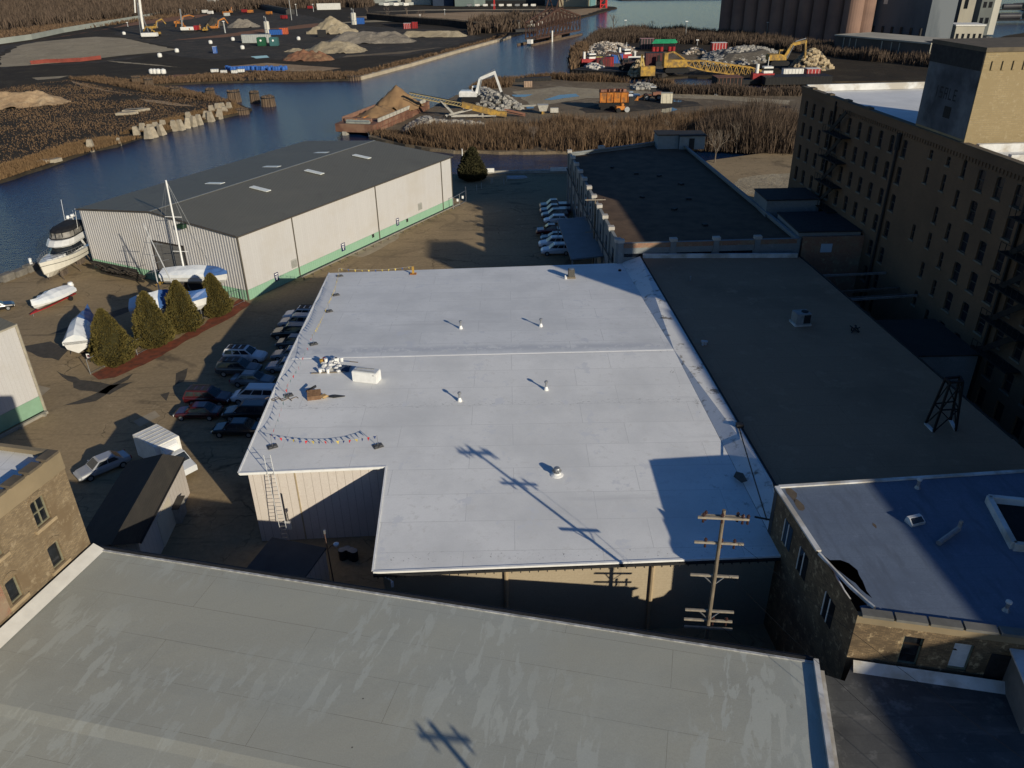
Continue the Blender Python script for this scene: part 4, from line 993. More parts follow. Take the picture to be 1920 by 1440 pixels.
# ---------------------------------------------------------------- pilastered building by the canal
pb = thing('pilaster_building', 'low grey painted brick building with white capped pilasters and gravel roof', 'building', (24,120,0))
Z9 = 9.1
PB = [V(13.4,92.9,0), V(36.5,94.2,0), V(33.6,157.5,0), V(11.2,146.5,0)]
PB = [V(13.4,93.6,0), V(36.4,94.4,0), V(33.4,158,0), V(11.2,146.8,0)]
mb = MB()
for i in range(4): mb.poly([PB[i], PB[(i+1)%4], PB[(i+1)%4]+V(0,0,Z9), PB[i]+V(0,0,Z9)])
mb.build('wall', PAINTB, pb)
GRAVEL = M('tan_gravel_roof', (.27,.235,.18), (.17,.15,.12), .5, .95, .5)
mb = MB(); mb.poly([p+V(0,0,Z9-.75) for p in PB]); mb.build('roof', GRAVEL, pb)
wd_ = (PB[3]-PB[0]).normalized(); wn_ = V(-wd_.y,wd_.x,0)
if wn_.x > 0: wn_ = -wn_
fd_ = (PB[1]-PB[0]).normalized(); fn_ = V(0.03,-1,0).normalized()
mb = MB()
mb.bar(PB[0]+V(.2,.3,Z9-.1), PB[3]+V(.2,-.3,Z9-.1), .4, .22); mb.bar(PB[3]+V(.3,-.2,Z9-.1), PB[2]+V(-.3,-.2,Z9-.1), .4, .22); mb.bar(PB[1]+V(-.2,.3,Z9-.1), PB[2]+V(-.2,-.3,Z9-.1), .4, .22); mb.bar(PB[0]+V(.3,.2,Z9-.1), PB[1]+V(-.3,.2,Z9-.1), .4, .22)
mb.build('parapet', PAINTB, pb)
LW = (PB[3]-PB[0]).length
mbp = MB(); mbc = MB(); nP = 11
CAPW = M('cap_stone', (.50,.47,.42), (.38,.35,.31), 1, .9)
for k in range(nP):
    s = .35+k*(LW-.7)/(nP-1)
    mb = MB(); wbox(mb, PB[0], wd_, wn_, s-.35, s+.35, 0, Z9+.12, .0, .22); pl_ = mb.build('pilaster', PAINTB, pb)
    mb = MB(); wbox(mb, PB[0], wd_, wn_, s-.45, s+.45, Z9+.121, Z9+.55, -.5, .3); mb.build('cap', CAPW, pl_)
LF = (PB[1]-PB[0]).length
for k in range(4):
    s = [.4, 7.0, 12.4, 17.6][k]
    mb = MB(); wbox(mb, PB[0], fd_, fn_, s-.35, s+.35, 0, Z9+.12, .0, .2); pl_ = mb.build('pilaster', PAINTB, pb)
    mb = MB(); wbox(mb, PB[0], fd_, fn_, s-.45, s+.45, Z9+.121, Z9+.5, -.45, .28); mb.build('cap', CAPW, pl_)
mb = MB(); bd = (PB[2]-PB[3]).normalized(); wbox(mb, PB[3], bd, V(-.44,.9,0), 6.5, 7.6, Z9+.02, Z9+.5, -.5, .3); mb.build('pilaster_cap', CAPW, pb)
mb = MB(); wbox(mb, PB[0], fd_, fn_, .8, LF-.4, Z9-.6, Z9-.02, 0, .03); mb.build('brick_course', BRK_RED, pb)
for k in range(3):
    a = [.9, 7.5, 12.9][k]; b = [6.5, 11.9, 17.1][k]
    mb = MB(); wbox(mb, PB[0], fd_, fn_, a, b, 7.35, 7.75, 0, .05); mb.build('window_strip', PANE, pb)
for k in range(nP-1):
    s = .35+(k+.5)*(LW-.7)/(nP-1)
    for z0_, z1_ in ((5.4,7.6),(1.2,3.4)):
        if z0_ < 2 and 2 <= k <= 4: continue
        mb = MB(); wbox(mb, PB[0], wd_, wn_, s-.6, s+.6, z0_, z1_, -.02, .03); mb.build('window', PANE, pb)
mb = MB(); mb.path([PB[0]+wn_*.35+V(0,0,6.3)+wd_*LW*t_ + V(0,0,1.2*math.sin(t_*3.1)*-.6) for t_ in [i/10 for i in range(11)]], .1, 5); mb.build('wall_pipe', DARKM, pb)
# canopy
cpb = [PB[0]+wd_*s+wn_*o for s, o in ((9.5,.05),(28.5,.05),(28.5,4.6),(9.5,4.6))]
mb = MB(); roofprism(mb, [p+V(0,0,4.3-(.35 if i > 1 else 0)) for i, p in enumerate(cpb)], .18)
mb.build('canopy', M('canopy_roof', (.17,.19,.205), (.14,.155,.165), .6, .6), pb)
mb = MB(); 
for p in (cpb[3], cpb[2]): mb.bar(p+wn_*-.2, p+wn_*-.2+V(0,0,3.7), .2)
mb.build('canopy_post', STEEL, pb)
mb = MB(); mb.M=None; c_ = PB[0]+wd_*31; 
for k in range(9): mb.bar(c_+wd_*(k*.45)+V(0,0,.2*k)+wn_*.4, c_+wd_*(k*.45)+V(0,0,.2*k)+wn_*1.6, .3, .05)
for k in range(5): mb.bar(c_+wd_*(k*.9)+wn_*1.6+V(0,0,.4*k), c_+wd_*(k*.9)+wn_*1.6+V(0,0,.4*k+1.1), .06)
mb.build('fire_stair', DARKM, pb)
# annex boxes against the mill
for (x0,y0,x1,y1,z) in ((35.6,106.5,42.9,112.5,10.6),(36.4,95.2,44.2,103.8,9.6)):
    mb = MB(); mb.box(x0,y0,0,x1,y1,z); an = mb.build('annex', PAINTB, pb); mb = MB(); mb.box(x0-.12,y0-.12,z+.002,x1,y1+.1,z+.16); mb.build('annex_roof', CURB, an)
mb = MB(); mb.box(36.8,94.6,0,44.6,95.0,9.2); mb.build('patched_wall', BRK_RED, pb)
mb = MB(); mb.box(39.2,94.5,7.2,40.6,94.58,8.3); mb.build('window', M('pale_blue_pane', (.4,.5,.6), (.35,.45,.55), 3, .4), pb)
# hut on the back of the roof
hp = at(1272,277,Z9-.75); ht = thing('roof_hut', 'pale grey penthouse hut on the back edge of the gravel roof', 'hut', hp)
mb = MB(); mb.box(-4.2,-1,0,-.3,3.2,2.5); mb.box(-.2,-1.6,0,4.6,3,2.4); mb.build('wall', M('pale_grey_siding', (.27,.30,.30), (.22,.25,.25), 1, .8), ht, world=False)
mb = MB(); mb.box(-4.4,-1.2,2.52,-.35,3.4,2.7); mb.box(-.3,-1.8,2.42,4.8,3.2,2.6); mb.build('roof', CURB, ht, world=False)
mb = MB(); mb.box(1.6,-1.66,0,2.6,-1.602,2); mb.build('door', DARKM, ht, world=False)
mb = MB(); 
for k in range(8): 
    mb = MB(); p = V(random.uniform(18,31), random.uniform(99,140), Z9-.75); mb.cbox(p+V(0,0,.12), random.uniform(.4,.9), random.uniform(.4,.9), .3, random.random()); mb.build('roof_vent', DARKM, pb)

# ---------------------------------------------------------------- the mill
ml = thing('brick_mill', 'tall seven storey brick mill with rows of arched windows in shade', 'mill', (56,80,0))
MO = V(43.157,120.44,0); mdv = V(.05032,-.99873,0); mn = V(-mdv.y*-1,0,0); mn = V(-.99873,-.05032,0); ZM = 23.5
cols = [2.2,4.9,7.9,10.7,13.5,16.4,19.3,22.1,24.9,27.7,30.6,45.3,48.2,51.1,54.0,56.9,59.8]
rows = [20.85,17.85,14.7,11.55,8.35,5.0,1.8]
rects = []
for c in cols:
    for z in rows:
        hw_, hh = (.5,.95) if c < 40 else (.58,1.0)
        rects.append((c-hw_,c+hw_,z-hh,z+hh))
for c, zs in ((36.1,(21.4,19.2,12.9)),(39.45,(21.4,19.2,15.8,13.0,9.7,6.4)),(42.3,(21.3,18.3,14.9,11.8,8.7,5.3,2.0))):
    for z in zs: rects.append((c-.33,c+.33,z-(.45 if (z > 21 and c < 41) else .85),z+(.45 if (z > 21 and c < 41) else .85)))
LM = 152.0
mb = MB(); facade(mb, MO, mdv, LM, 0, ZM-.9, rects, .3, mn)
DM = 24.0; me_ = -mn
for a, b in ((MO, MO+me_*DM),(MO+mdv*LM, MO+mdv*LM+me_*DM)): mb.poly([a,b,b+V(0,0,ZM-.02),a+V(0,0,ZM-.02)])
mb.poly([MO+me_*DM, MO+me_*DM+mdv*LM, MO+me_*DM+mdv*LM+V(0,0,ZM), MO+me_*DM+V(0,0,ZM)])
mb.build('wall', BRK_MILL, ml)
mb = MB(); wbox(mb, MO, mdv, mn, -.05, LM, ZM-.9, ZM, -.45, .12)
k = 14.
while k < LM: wbox(mb, MO, mdv, mn, k, k+.22, ZM-1.35, ZM-.9, .0, .1); k += .55
mb.build('cornice', BRK_MILL, ml)
mb = MB(); wbox(mb, MO, mdv, mn, -.08, LM, ZM+.002, ZM+.1, -.55, .2)
for s in (3.3,9.2,14.6,20.5): wbox(mb, MO, mdv, mn, s-.6, s+.6, ZM+.1, ZM+.3, -.5, .15)
mb.build('coping', M('dark_coping', (.13,.105,.075), (.09,.075,.055), 1, .9), ml)
mb = MB(); mb.poly([MO+me_*.4+V(0,0,ZM-.7), MO+me_*.4+mdv*LM+V(0,0,ZM-.7), MO+me_*DM+mdv*LM+V(0,0,ZM-.7), MO+me_*DM+V(0,0,ZM-.7)]); mb.build('roof', ROOFW, ml)
mb = MB(); nd = V(mdv.x,mdv.y,0)
mb.bar(MO+me_*.5+mdv*.2+V(0,0,ZM-.2), MO+me_*DM+mdv*.2+V(0,0,ZM-.2), .4, .9); mb.bar(MO+me_*(DM-.2)+V(0,0,ZM-.2), MO+me_*(DM-.2)+mdv*LM+V(0,0,ZM-.2), .4, .9)
mb.bar(MO+me_*(DM-4)+mdv*.2+V(0,0,ZM-.2), MO+me_*(DM-4)+mdv*4+V(0,0,ZM-.5), .8, .5)
mb.build('parapet', FLASH, ml)
vis = [r for r in rects]
random.shuffle(vis)
def winkey(r): 
    p = proj(MO+mdv*(r[0]+r[1])*.5+V(0,0,(r[2]+r[3])/2)); q = (MO+mdv*(r[0]+r[1])*.5-EYE).length
    hid = p[0] > 1915 or r[3] < 3.4 
    return (hid, q)
vis.sort(key=winkey); sing, rest = vis[:100], vis[100:]
ARCHD = M('mill_glass', (.012,.013,.018), (.02,.022,.03), .7, .25)
def millwin(mb, r):
    s0,s1,z0,z1 = r; P_ = lambda s, z: MO+mdv*s+V(0,0,z)-mn*.22
    mb.poly([P_(s0,z0),P_(s1,z0),P_(s1,z1),P_(s0,z1)])
def millframe(mb, r):
    s0,s1,z0,z1 = r; t = .06
    for q in ((s0,s0+t,z0,z1),(s1-t,s1,z0,z1),(s0+t,s1-t,(z0+z1)/2-.04,(z0+z1)/2+.04),(s0+t,s1-t,z0,z0+t)): wbox(mb, MO, mdv, mn, *q, -.219, -.15)
    # brick arch filling the head of the opening
    P_ = lambda s, z: MO+mdv*s+V(0,0,z)-mn*.02
    c = (s0+s1)/2; w_ = (s1-s0)/2
    for sg_ in (-1,1): mb.poly([P_(c+sg_*w_,z1),P_(c+sg_*w_,z1-.22),P_(c+sg_*w_*.7,z1-.08),P_(c+sg_*w_*.3,z1)])
SILLM = M('mill_sill', (.2,.175,.13), (.15,.13,.1), 1, .9)
FRM = M('mill_sash', (.09,.08,.065), (.06,.055,.045), 2, .8)
for r in sing:
    mb = MB(); millwin(mb, r); wo = mb.build('window', ARCHD, ml)
    mb = MB(); millframe(mb, r); mb.build('frame', FRM, wo)
    mb = MB(); wbox(mb, MO, mdv, mn, r[0]-.12, r[1]+.12, r[2]-.16, r[2], -.02, .1); mb.build('sill', SILLM, wo)
mb = MB(); [millwin(mb, r) for r in rest]; wo = stuff(mb.build('windows', ARCHD, ml))
mb = MB()
for r in rest: wbox(mb, MO, mdv, mn, r[0]-.12, r[1]+.12, r[2]-.16, r[2], -.02, .1)
stuff(mb.build('sills', SILLM, ml))
# fire escapes and pipes
for s in (12.0, 52.6):
    mb = MB()
    for z in (19.4,16.2,13.0,9.8,6.6):
        mb.M = None
        wbox(mb, MO, mdv, mn, s, s+5.6, z, z+.12, .05, 1.5)
        for k in range(8): 
            p = MO+mdv*(s+k*.8)+mn*1.45+V(0,0,z); mb.bar(p, p+V(0,0,1.0), .05)
        mb.bar(MO+mdv*s+mn*1.45+V(0,0,z+1), MO+mdv*(s+5.6)+mn*1.45+V(0,0,z+1), .05)
        mb.bar(MO+mdv*(s+.6)+mn*.8+V(0,0,z), MO+mdv*(s+4.6)+mn*.8+V(0,0,z+3.2), .1, .55)
    wbox(mb, MO, mdv, mn, s-.12, s+.12, .5, 23.2, .05, .3)
    mb.build('fire_escape', M('black_iron', (.012,.012,.013), (.02,.018,.016), 2, .7), ml)
mb = MB(); mb.tube(MO+mdv*29.2+mn*.2+V(0,0,0), MO+mdv*29.4+mn*.2+V(0,0,20.5), .16); mb.tube(MO+mdv*29.4+mn*.2+V(0,0,20.5), MO+mdv*29.4+mn*.2+V(0,0,22.3), .3); mb.build('drain_pipe', DARKM, ml)
# head house on the roof
def rbox(mb, s0, s1, d0, d1, z0, z1, ex=0):
    P_ = [MO+mdv*s+me_*d for s, d in ((s0-ex,d0-ex),(s1+ex,d0-ex),(s1+ex,d1+ex),(s0-ex,d1+ex))]
    mb.prism([(p.x,p.y) for p in P_], z0, z1); return P_
mb = MB(); HH = rbox(mb, 31.8, 41.2, .02, 17, ZM-.6, 31.9); hho = mb.build('head_house', BRK_HEAD, ml)
mb = MB(); rbox(mb, 31.8, 41.2, .02, 17, 31.902, 32.3, .12); 
mb.build('head_house_coping', M('dark_coping', (.13,.105,.075), (.09,.075,.055), 1, .9), hho)
mb = MB(); wbox(mb, MO, mdv, mn, 31.9, 41.1, ZM+.35, 31.85, -.02, .015); mb.build('tarred_face', HEADP, hho)
mb = MB(); wbox(mb, MO, mdv, mn, 31.85, 41.15, 30.2, 31.95, .016, .06); mb.build('dark_cap_band', CURB, hho)
mb = MB(); wbox(mb, MO, mdv, mn, 36.6, 37.8, 25.3, 26.4, .016, .05); mb.build('dark_opening', BLACK, hho)
LET = M('faded_black_lettering', (.02,.02,.024), (.035,.037,.04), 2, .9)
mb = MB(); s_ = 34.2      # faded painted letters on the tarred face
for kind in "ISALE":
    x = s_; z0_, z1_ = 27.0, 28.1; t = .14
    segs = {'I':[(.25,.25+t,0,1)], 'S':[(0,.6,0,.14),(0,.6,.43,.57),(0,.6,.86,1),(0,t,.5,.9),(.6-t,.6,.1,.5)], 'A':[(0,t,0,1),(.6-t,.6,0,1),(t,.6-t,.86,1),(t,.6-t,.4,.54)], 'L':[(0,t,0,1),(t,.6,0,.14)], 'E':[(0,t,0,1),(t,.6,0,.14),(t,.5,.43,.57),(t,.6,.86,1)]}[kind]
    for (a,b,c,d) in segs: wbox(mb, MO, mdv, mn, x+a, x+b, z0_+c*1.1, z0_+d*1.1, .016, .022)
    s_ += .85
mb.build('painted_lettering', LET, hho)
mb = MB(); k = .8; sdv = me_; so_ = MO+mdv*41.2
while k < 16.5: wbox(mb, so_, sdv, mdv, k, k+.3, 30.3, 31.1, .0, .12); k += 1.05
mb.build('corbels', BRK_HEAD, hho)
# white roof curbs in front of the head house
mb = MB(); 
for a, b in (((42.0,1.0),(42.0,9.5)),((42.0,9.5),(47.0,9.5)),((46.8,1.2),(46.8,9.5)),((49,9.5),(60,9.5))):
    p = MO+mdv*a[0]+me_*a[1]; q = MO+mdv*b[0]+me_*b[1]; mb.bar(p+V(0,0,ZM-.35), q+V(0,0,ZM-.35), .5, .9)
mb.build('roof_curb', FLASH, ml)
# stair tower of the same mill south of the view
mb = MB(); rbox(mb, 73.5, 81.2, .02, 5, ZM-.5, 31.8); mb.build('stair_tower', BRK_MILL, ml)
mb = MB(); rbox(mb, 84, LM-.1, .0, .8, ZM+.1, ZM+.45); mb.build('added_shade_parapet', BRK_MILL, ml)  # extra wall height added out of view to shade the valley strip
# lean-to sheds and conveyor in the gap below the mill
gp = thing('pipe_bridge', 'pale pipes and dark walkway spanning from the grey roof to the mill', 'pipe bridge', (40,84,0))
mb = MB(); mb.bar(V(36.6,87,6.9), V(44.6,87.6,6.9), .22); mb.build('pipe', STEEL, gp); mb = MB(); mb.bar(V(37.1,79.5,6.9), V(45,80.5,6.9), .22); mb.build('pipe', STEEL, gp)
mb = MB(); mb.bar(V(37.3,81.5,6.2), V(44.9,82.5,6.2), .25); mb.build('beam', OLDWOOD, gp); mb = MB(); mb.bar(V(37.3,83.5,6.2), V(44.9,84.5,6.2), .25); mb.build('beam', OLDWOOD, gp)
lt = thing('gap_shed', 'dark low block shed between the grey roof and the mill', 'shed', (41.5,74,0))
mb = MB(); mb.box(38.2,68,0,45.6,76.5,5.6); mb.build('wall', PAINTB, lt); mb = MB(); mb.box(38.1,67.9,5.602,45.6,76.6,5.75); mb.build('roof', SHINGLE, lt)
# ================================================================ vehicles
def paint(name, c): return M('paint_'+name, c, tuple(x*.92 for x in c), .6, .28, spec=.5, coat=.6)
def make_car(kind, pm, label, group, rack=False):
    t = thing('parked_car', label, {'suv':'suv','sedan':'car','van':'van','pickup':'pickup truck','hatch':'car'}[kind], group=group)
    L, Wd, H = {'suv':(4.8,1.9,1.75),'sedan':(4.7,1.82,1.45),'van':(4.9,1.95,1.85),'pickup':(5.6,1.95,1.85),'hatch':(4.2,1.75,1.5)}[kind]
    h = Wd/2; sill = .32; belt = {'suv':1.08,'sedan':.92,'van':1.1,'pickup':1.15,'hatch':.95}[kind]
    hood = belt-.06; nose = belt-.28
    def ring(x, hw, zl, zt): 
        return [(x,-hw*.88,zl),(x,-hw,zl+.16),(x,-hw,zt-.2),(x,-hw*.94,zt-.05),(x,-hw*.80,zt),(x,hw*.80,zt),(x,hw*.94,zt-.05),(x,hw,zt-.2),(x,hw,zl+.16),(x,hw*.88,zl)]
    st = {'suv':[(-.5,.86,.36,.86),(-.47,.95,.3,belt),(-.3,1,.28,belt),(.1,1,.28,belt),(.28,1,.28,hood),(.44,.95,.3,nose+.1),(.5,.8,.36,nose-.12)],
          'hatch':[(-.5,.84,.34,.78),(-.47,.95,.28,belt),(-.3,1,.26,belt),(.1,1,.26,belt),(.28,.98,.26,hood),(.44,.93,.28,nose+.1),(.5,.76,.34,nose-.08)],
          'van':[(-.5,.9,.36,.9),(-.47,.97,.3,belt),(-.3,1,.28,belt),(.1,1,.28,belt),(.32,1,.28,hood-.02),(.45,.93,.3,nose+.05),(.5,.78,.36,nose-.12)],
          'sedan':[(-.5,.82,.36,.72),(-.47,.93,.3,belt-.06),(-.34,.98,.28,belt-.02),(.1,1,.26,belt),(.26,.99,.26,hood),(.44,.93,.28,nose+.1),(.5,.76,.34,nose-.06)],
          'pickup':[(-.5,.95,.5,belt-.05),(-.49,.98,.42,belt),(-.12,1,.4,belt),(.1,1,.38,belt),(.27,1,.38,belt-.02),(.46,.97,.4,belt-.12),(.5,.88,.45,belt-.4)]}[kind]
    mb = MB(); mb.loft([ring(a*L, b*h, c, d) for a,b,c,d in st])
    # cabin
    cab = {'suv':(-.49,.24,-.42,.08),'sedan':(-.36,.24,-.22,.08),'van':(-.49,.34,-.45,.14),'pickup':(-.13,.27,-.08,.14),'hatch':(-.48,.27,-.36,.1)}[kind]
    xb0,xf0,xb1,xf1 = [c*L for c in cab]; w0 = h*.93; w1 = h*.72
    B = [(xb0,-w0,belt-.03),(xf0,-w0*.92,belt-.03),(xf0,w0*.92,belt-.03),(xb0,w0,belt-.03)]
    T = [(xb1,-w1,H-.06),(xf1,-w1,H-.06),(xf1,w1,H-.06),(xb1,w1,H-.06)]
    Tt = [(xb1+.1,-w1+.12,H),(xf1-.12,-w1+.12,H),(xf1-.12,w1-.12,H),(xb1+.1,w1-.12,H)]
    mb.loft([B,T,Tt], cap=True)
    if kind == 'pickup': mb.box(-.49*L,-h*.9,belt-.5,-.15*L,h*.9,belt-.42)
    body = mb.build('body', pm, t, smooth=False, world=False)
    def lerp(a,b,k): return Vector(a).lerp(Vector(b),k)
    def pane(a,b,c,d,i0=.1,i1=.1,lo=.1,hi=.9,off=.012):
        # a,b bottom corners, c,d top corners (same order)
        A,Bv,Cv,Dv = Vector(a),Vector(b),Vector(c),Vector(d)
        p = lambda u,v: (A.lerp(Bv,u)).lerp(Cv.lerp(Dv,u),v)
        n = (Bv-A).cross(Cv-A).normalized()
        return [p(i0,lo)+n*off, p(1-i1,lo)+n*off, p(1-i1,hi)+n*off, p(i0,hi)+n*off]
    mb = MB(); mb.poly(pane(B[1],B[2],T[1],T[2],.05,.05,.08,.94)); mb.build('windscreen', CARGLASS, t, world=False)
    if kind != 'pickup' or 1: 
        mb = MB(); mb.poly(pane(B[3],B[0],T[3],T[0],.08,.08,.2,.92)); mb.build('rear_window', CARGLASS, t, world=False)
    cuts = {'suv':(.04,.36,.66,.96),'hatch':(.06,.45,.95),'sedan':(.1,.5,.93),'van':(.03,.34,.66,.96),'pickup':(.06,.5,.95)}[kind]
    for sd in (0,1):
        for a, b in zip(cuts[:-1], cuts[1:]):
            mb = MB()
            if sd == 0: mb.poly(pane(B[0],B[1],T[0],T[1],a+.015,1-b+.015,.2,.88))
            else: mb.poly(pane(B[2],B[3],T[2],T[3],1-b+.015,a+.015,.2,.88))
            mb.build('side_window', CARGLASS, t, world=False)
    wr = .36 if kind in ('suv','pickup','van') else .32
    for x in (-.3*L,.31*L):
        for y in (-1,1):
            mb = MB(); mb.tube((x,y*(h-.22),wr),(x,y*(h+.015),wr),wr,n=14); wo = mb.build('wheel', BLACK, t, world=False)
            mb = MB(); mb.tube((x,y*(h+.0),wr),(x,y*(h+.03),wr),wr*.62,n=10); mb.build('rim', STEEL, wo, world=False)
    for y in (-1,1):
        mb = MB(); zf_ = (belt-.28 if kind != 'pickup' else belt-.3); mb.cbox((.478*L,y*h*.66,zf_-.12),.1,.32,.16); mb.build('headlight', M('lamp_lens',(.6,.6,.58),(.5,.5,.48),4,.2), t, world=False)
        mb = MB(); mb.cbox((-.488*L,y*h*.78,belt-.22),.08,.18,.26); mb.build('tail_light', M('tail_lens',(.3,.01,.01),(.22,.01,.01),4,.25), t, world=False)
        mb = MB(); mb.cbox((xf0-.35,y*(h+.08),belt+.05),.12,.18,.14); mb.build('mirror', pm, t, world=False)
    if rack:
        mb = MB()
        for y in (-1,1): mb.bar((xb1+.2,y*w1*.9,H+.06),(xf1-.2,y*w1*.9,H+.06),.05)
        for x in (.2,.5,.8): mb.box(xb1+(xf1-xb1)*x-.28,-w1*.72,H+.006,xb1+(xf1-xb1)*x+.28,w1*.72,H+.02)
        mb.build('roof_rack', DARKM, t, world=False)
    return t
PW=paint('white',(.62,.64,.66)); PS=paint('silver',(.30,.31,.33)); PK=paint('black',(.012,.012,.014)); PG=paint('charcoal',(.045,.048,.055)); PR=paint('maroon',(.045,.004,.006)); PB_=paint('dark_blue',(.012,.018,.045)); PT=paint('pewter',(.13,.14,.15)); PRD=paint('red',(.09,.008,.008)); PGY=paint('grey',(.2,.21,.22))
g1_ = 'cars parked beside the white roofed building'; g2_ = 'cars parked at the pilaster building'
LOT = [('suv',PW,462,676,-5,'white suv with dark roof panels parked left of the white roof',1),('suv',PG,450,700,-4,'charcoal suv parked directly in front of the white suv',1),
 ('sedan',PT,476,720,-6,'dull pewter sedan next in the row below the charcoal suv',0),('suv',PR,394,755,-5,'dark maroon suv at the left end of the row nearest the sunlit ground',1),('sedan',PR,374,781,178,'dark maroon sedan facing left, below the maroon suv',0),
 ('van',PW,481,752,176,'white minivan facing left, half hidden by the white roof edge',0),('suv',PK,466,783,177,'black suv facing left below the white minivan',0),('sedan',PK,446,812,178,'black sedan facing left, lowest of the row under the roof edge',0),
 ('suv',PW,568,599,176,'farthest white suv peeping out past the roof edge, with roof bars',1),('suv',PS,560,613,176,'silver suv second from the far end beside the roof edge',0),('suv',PK,548,632,177,'black boxy suv third from the far end beside the roof edge',0),
 ('hatch',PG,552,650,177,'charcoal hatchback fourth from the far end beside the roof edge',0),('sedan',PGY,549,672,178,'grey sedan with its nose showing past the ridge end of the roof',0),('sedan',PS,540,694,178,'silver sedan with its nose showing just below the ridge end of the roof',0)]
for k,pm,px,py,a,lab,rk in LOT:
    place(make_car(k,pm,lab,g1_,bool(rk)), at(px,py,0.01), R(a))
a_=at(146,905,0.01); b_=at(226,872,0.01); place(make_car('sedan',PS,'silver sedan parked in the shade behind the brown shed',None), (a_+b_)/2+V(.2,.5,0), math.atan2((a_-b_).y,(a_-b_).x))
LOT2=[('pickup',PG,1040,392,182,'farthest dark pickup truck against the pilaster building'),('pickup',PB_,1041,401.5,182,'second dark pickup truck from the far end'),('suv',PG,1040,409,181,'dark suv tucked behind a small white suv'),('hatch',PW,1042,418,181,'small white hatchback in the middle of the shaded row'),
 ('pickup',PRD,1036,440,180,'dark red pickup in the shaded row beside the canopy'),('sedan',PK,1040,451,180,'black sedan between the red pickup and the white suvs'),('suv',PW,1038,463,181,'white suv second from the near end of the shaded row'),('suv',PW,1043,476,181,'white suv at the near end of the shaded row by the canopy')]
for k,pm,px,py,a,lab in LOT2: place(make_car(k,pm,lab,g2_), at(px,py,.01), R(a))
place(make_car('sedan',PK,'black car at the left edge of the yard beside the boats',None), at(-8,583,0), R(35))
wpk = make_car('pickup',PW,'white pickup truck parked behind the orange machine on the work site',None); place(wpk, at(1184,183,0), R(172))
# box truck
ba = at(292,793,3.0); bb = at(252,816,3.0); bc = at(290,841,3.0)
bl = (bb-ba); tw = (bc-bb).length
tk = thing('box_truck', 'white box truck with its cab nose behind the brown shed', 'truck', at(294,868,0)); 
c0_ = (at(293,793,3.0)+at(290,840,3.0))/2; dirt_ = (at(333,815,3)-at(293,793,3)); ang = math.atan2(dirt_.y,dirt_.x)
lenb = (at(290,840,3)-at(252,816,3)).length; widb = (at(252,816,3)-at(293,793,3)).length
fwdv = (at(333,815,3)-at(293,793,3)).normalized(); 
INV.pop(tk); tk.location = (c0_.x,c0_.y,0); tk.rotation_euler = (0,0,ang); 
lb_ = dirt_.length+.2
mb = MB(); mb.box(-lb_/2,-widb/2,.75,lb_/2,widb/2,3.0); mb.build('cargo_box', WHITE, tk, world=False, bevel=.04)
mb = MB()
for k in range(6): mb.box(-lb_/2+.1+k*lb_/6.2,-widb/2+.08,3.002,-lb_/2+.2+k*lb_/6.2,widb/2-.08,3.025)
mb.build('roof_bow', M('truck_roof', (.55,.53,.46), (.45,.43,.37), 1.5, .7), tk, world=False)
mb = MB(); mb.loft([[(lb_/2+.05,-.85,2.2),(lb_/2+.05,.85,2.2),(lb_/2+.05,.8,2.95),(lb_/2+.05,-.8,2.95)],[(lb_/2+.75,-.75,2.2),(lb_/2+.75,.75,2.2),(lb_/2+.5,.7,2.7),(lb_/2+.5,-.7,2.7)]]); mb.build('wind_deflector', WHITEP, tk, world=False, bevel=.06)
mb = MB(); mb.loft([[(lb_/2+.06,y,z) for y,z in ((-.95,.6),(.95,.6),(.95,1.5),(.82,2.1),(-.82,2.1),(-.95,1.5))],[(lb_/2+1.1,y,z) for y,z in ((-.95,.6),(.95,.6),(.95,1.45),(.8,2.05),(-.8,2.05),(-.95,1.45))],[(lb_/2+1.7,y,z) for y,z in ((-.95,.6),(.95,.6),(.95,1.3),(.9,1.4),(-.9,1.4),(-.95,1.3))],[(lb_/2+2.6,y,z) for y,z in ((-.85,.6),(.85,.6),(.85,1.1),(.7,1.2),(-.7,1.2),(-.85,1.1))]]); mb.build('cab', PW, tk, world=False)
mb = MB(); mb.poly([(lb_/2+1.14,-.75,2.03),(lb_/2+1.14,.75,2.03),(lb_/2+1.7,.85,1.43),(lb_/2+1.7,-.85,1.43)][::-1]); mb.build('windscreen', CARGLASS, tk, world=False)
for x in (-1.2,lb_/2+1.6):
    for y in (-1,1): mb = MB(); mb.tube((x,y*.7,.42),(x,y*1.0,.42),.42,n=14); mb.build('wheel', BLACK, tk, world=False)

# ================================================================ things on the main roof
def roofz(x, y): return zf(y) if y < 66 else zb(y)
def on_roof(px, py):
    p = at(px,py,7.2)
    for _ in range(4): p = at(px,py,roofz(p.x,p.y))
    return p
def pipe_vent(px, py, label, h=.75):
    p = on_roof(px,py); t = thing('vent_pipe', label, 'vent pipe', p, group='vent pipes on the white roof')
    mb = MB(); mb.lathe([(.22,0),(.2,.05),(.12,.3),(.11,.34)],(0,0,0),12); mb.build('boot', WHITEP, t, world=False)
    mb = MB(); mb.tube((0,0,.3),(0,0,h),.085,n=10); mb.lathe([(.15,h-.05),(.17,h+.06),(.12,h+.13),(.01,h+.14)],(0,0,0),10); mb.build('pipe', STEEL, t, world=False)
for a in ((864,616,'far left vent pipe on the back slope of the white roof'),(1014,612,'far right vent pipe on the back slope of the white roof'),(862,752,'vent pipe on the front slope straight in front of the far left one'),(1024,731,'vent pipe on the front slope right of centre')): pipe_vent(*a)
p = on_roof(1044,890); t = thing('turbine_vent', 'squat round silver turbine vent on the front of the white roof', 'roof vent', p)
mb = MB(); mb.lathe([(.5,0),(.48,.03),(.3,.12),(.28,.22)],(0,0,0),16); mb.build('base', WHITEP, t, world=False)
mb = MB(); 
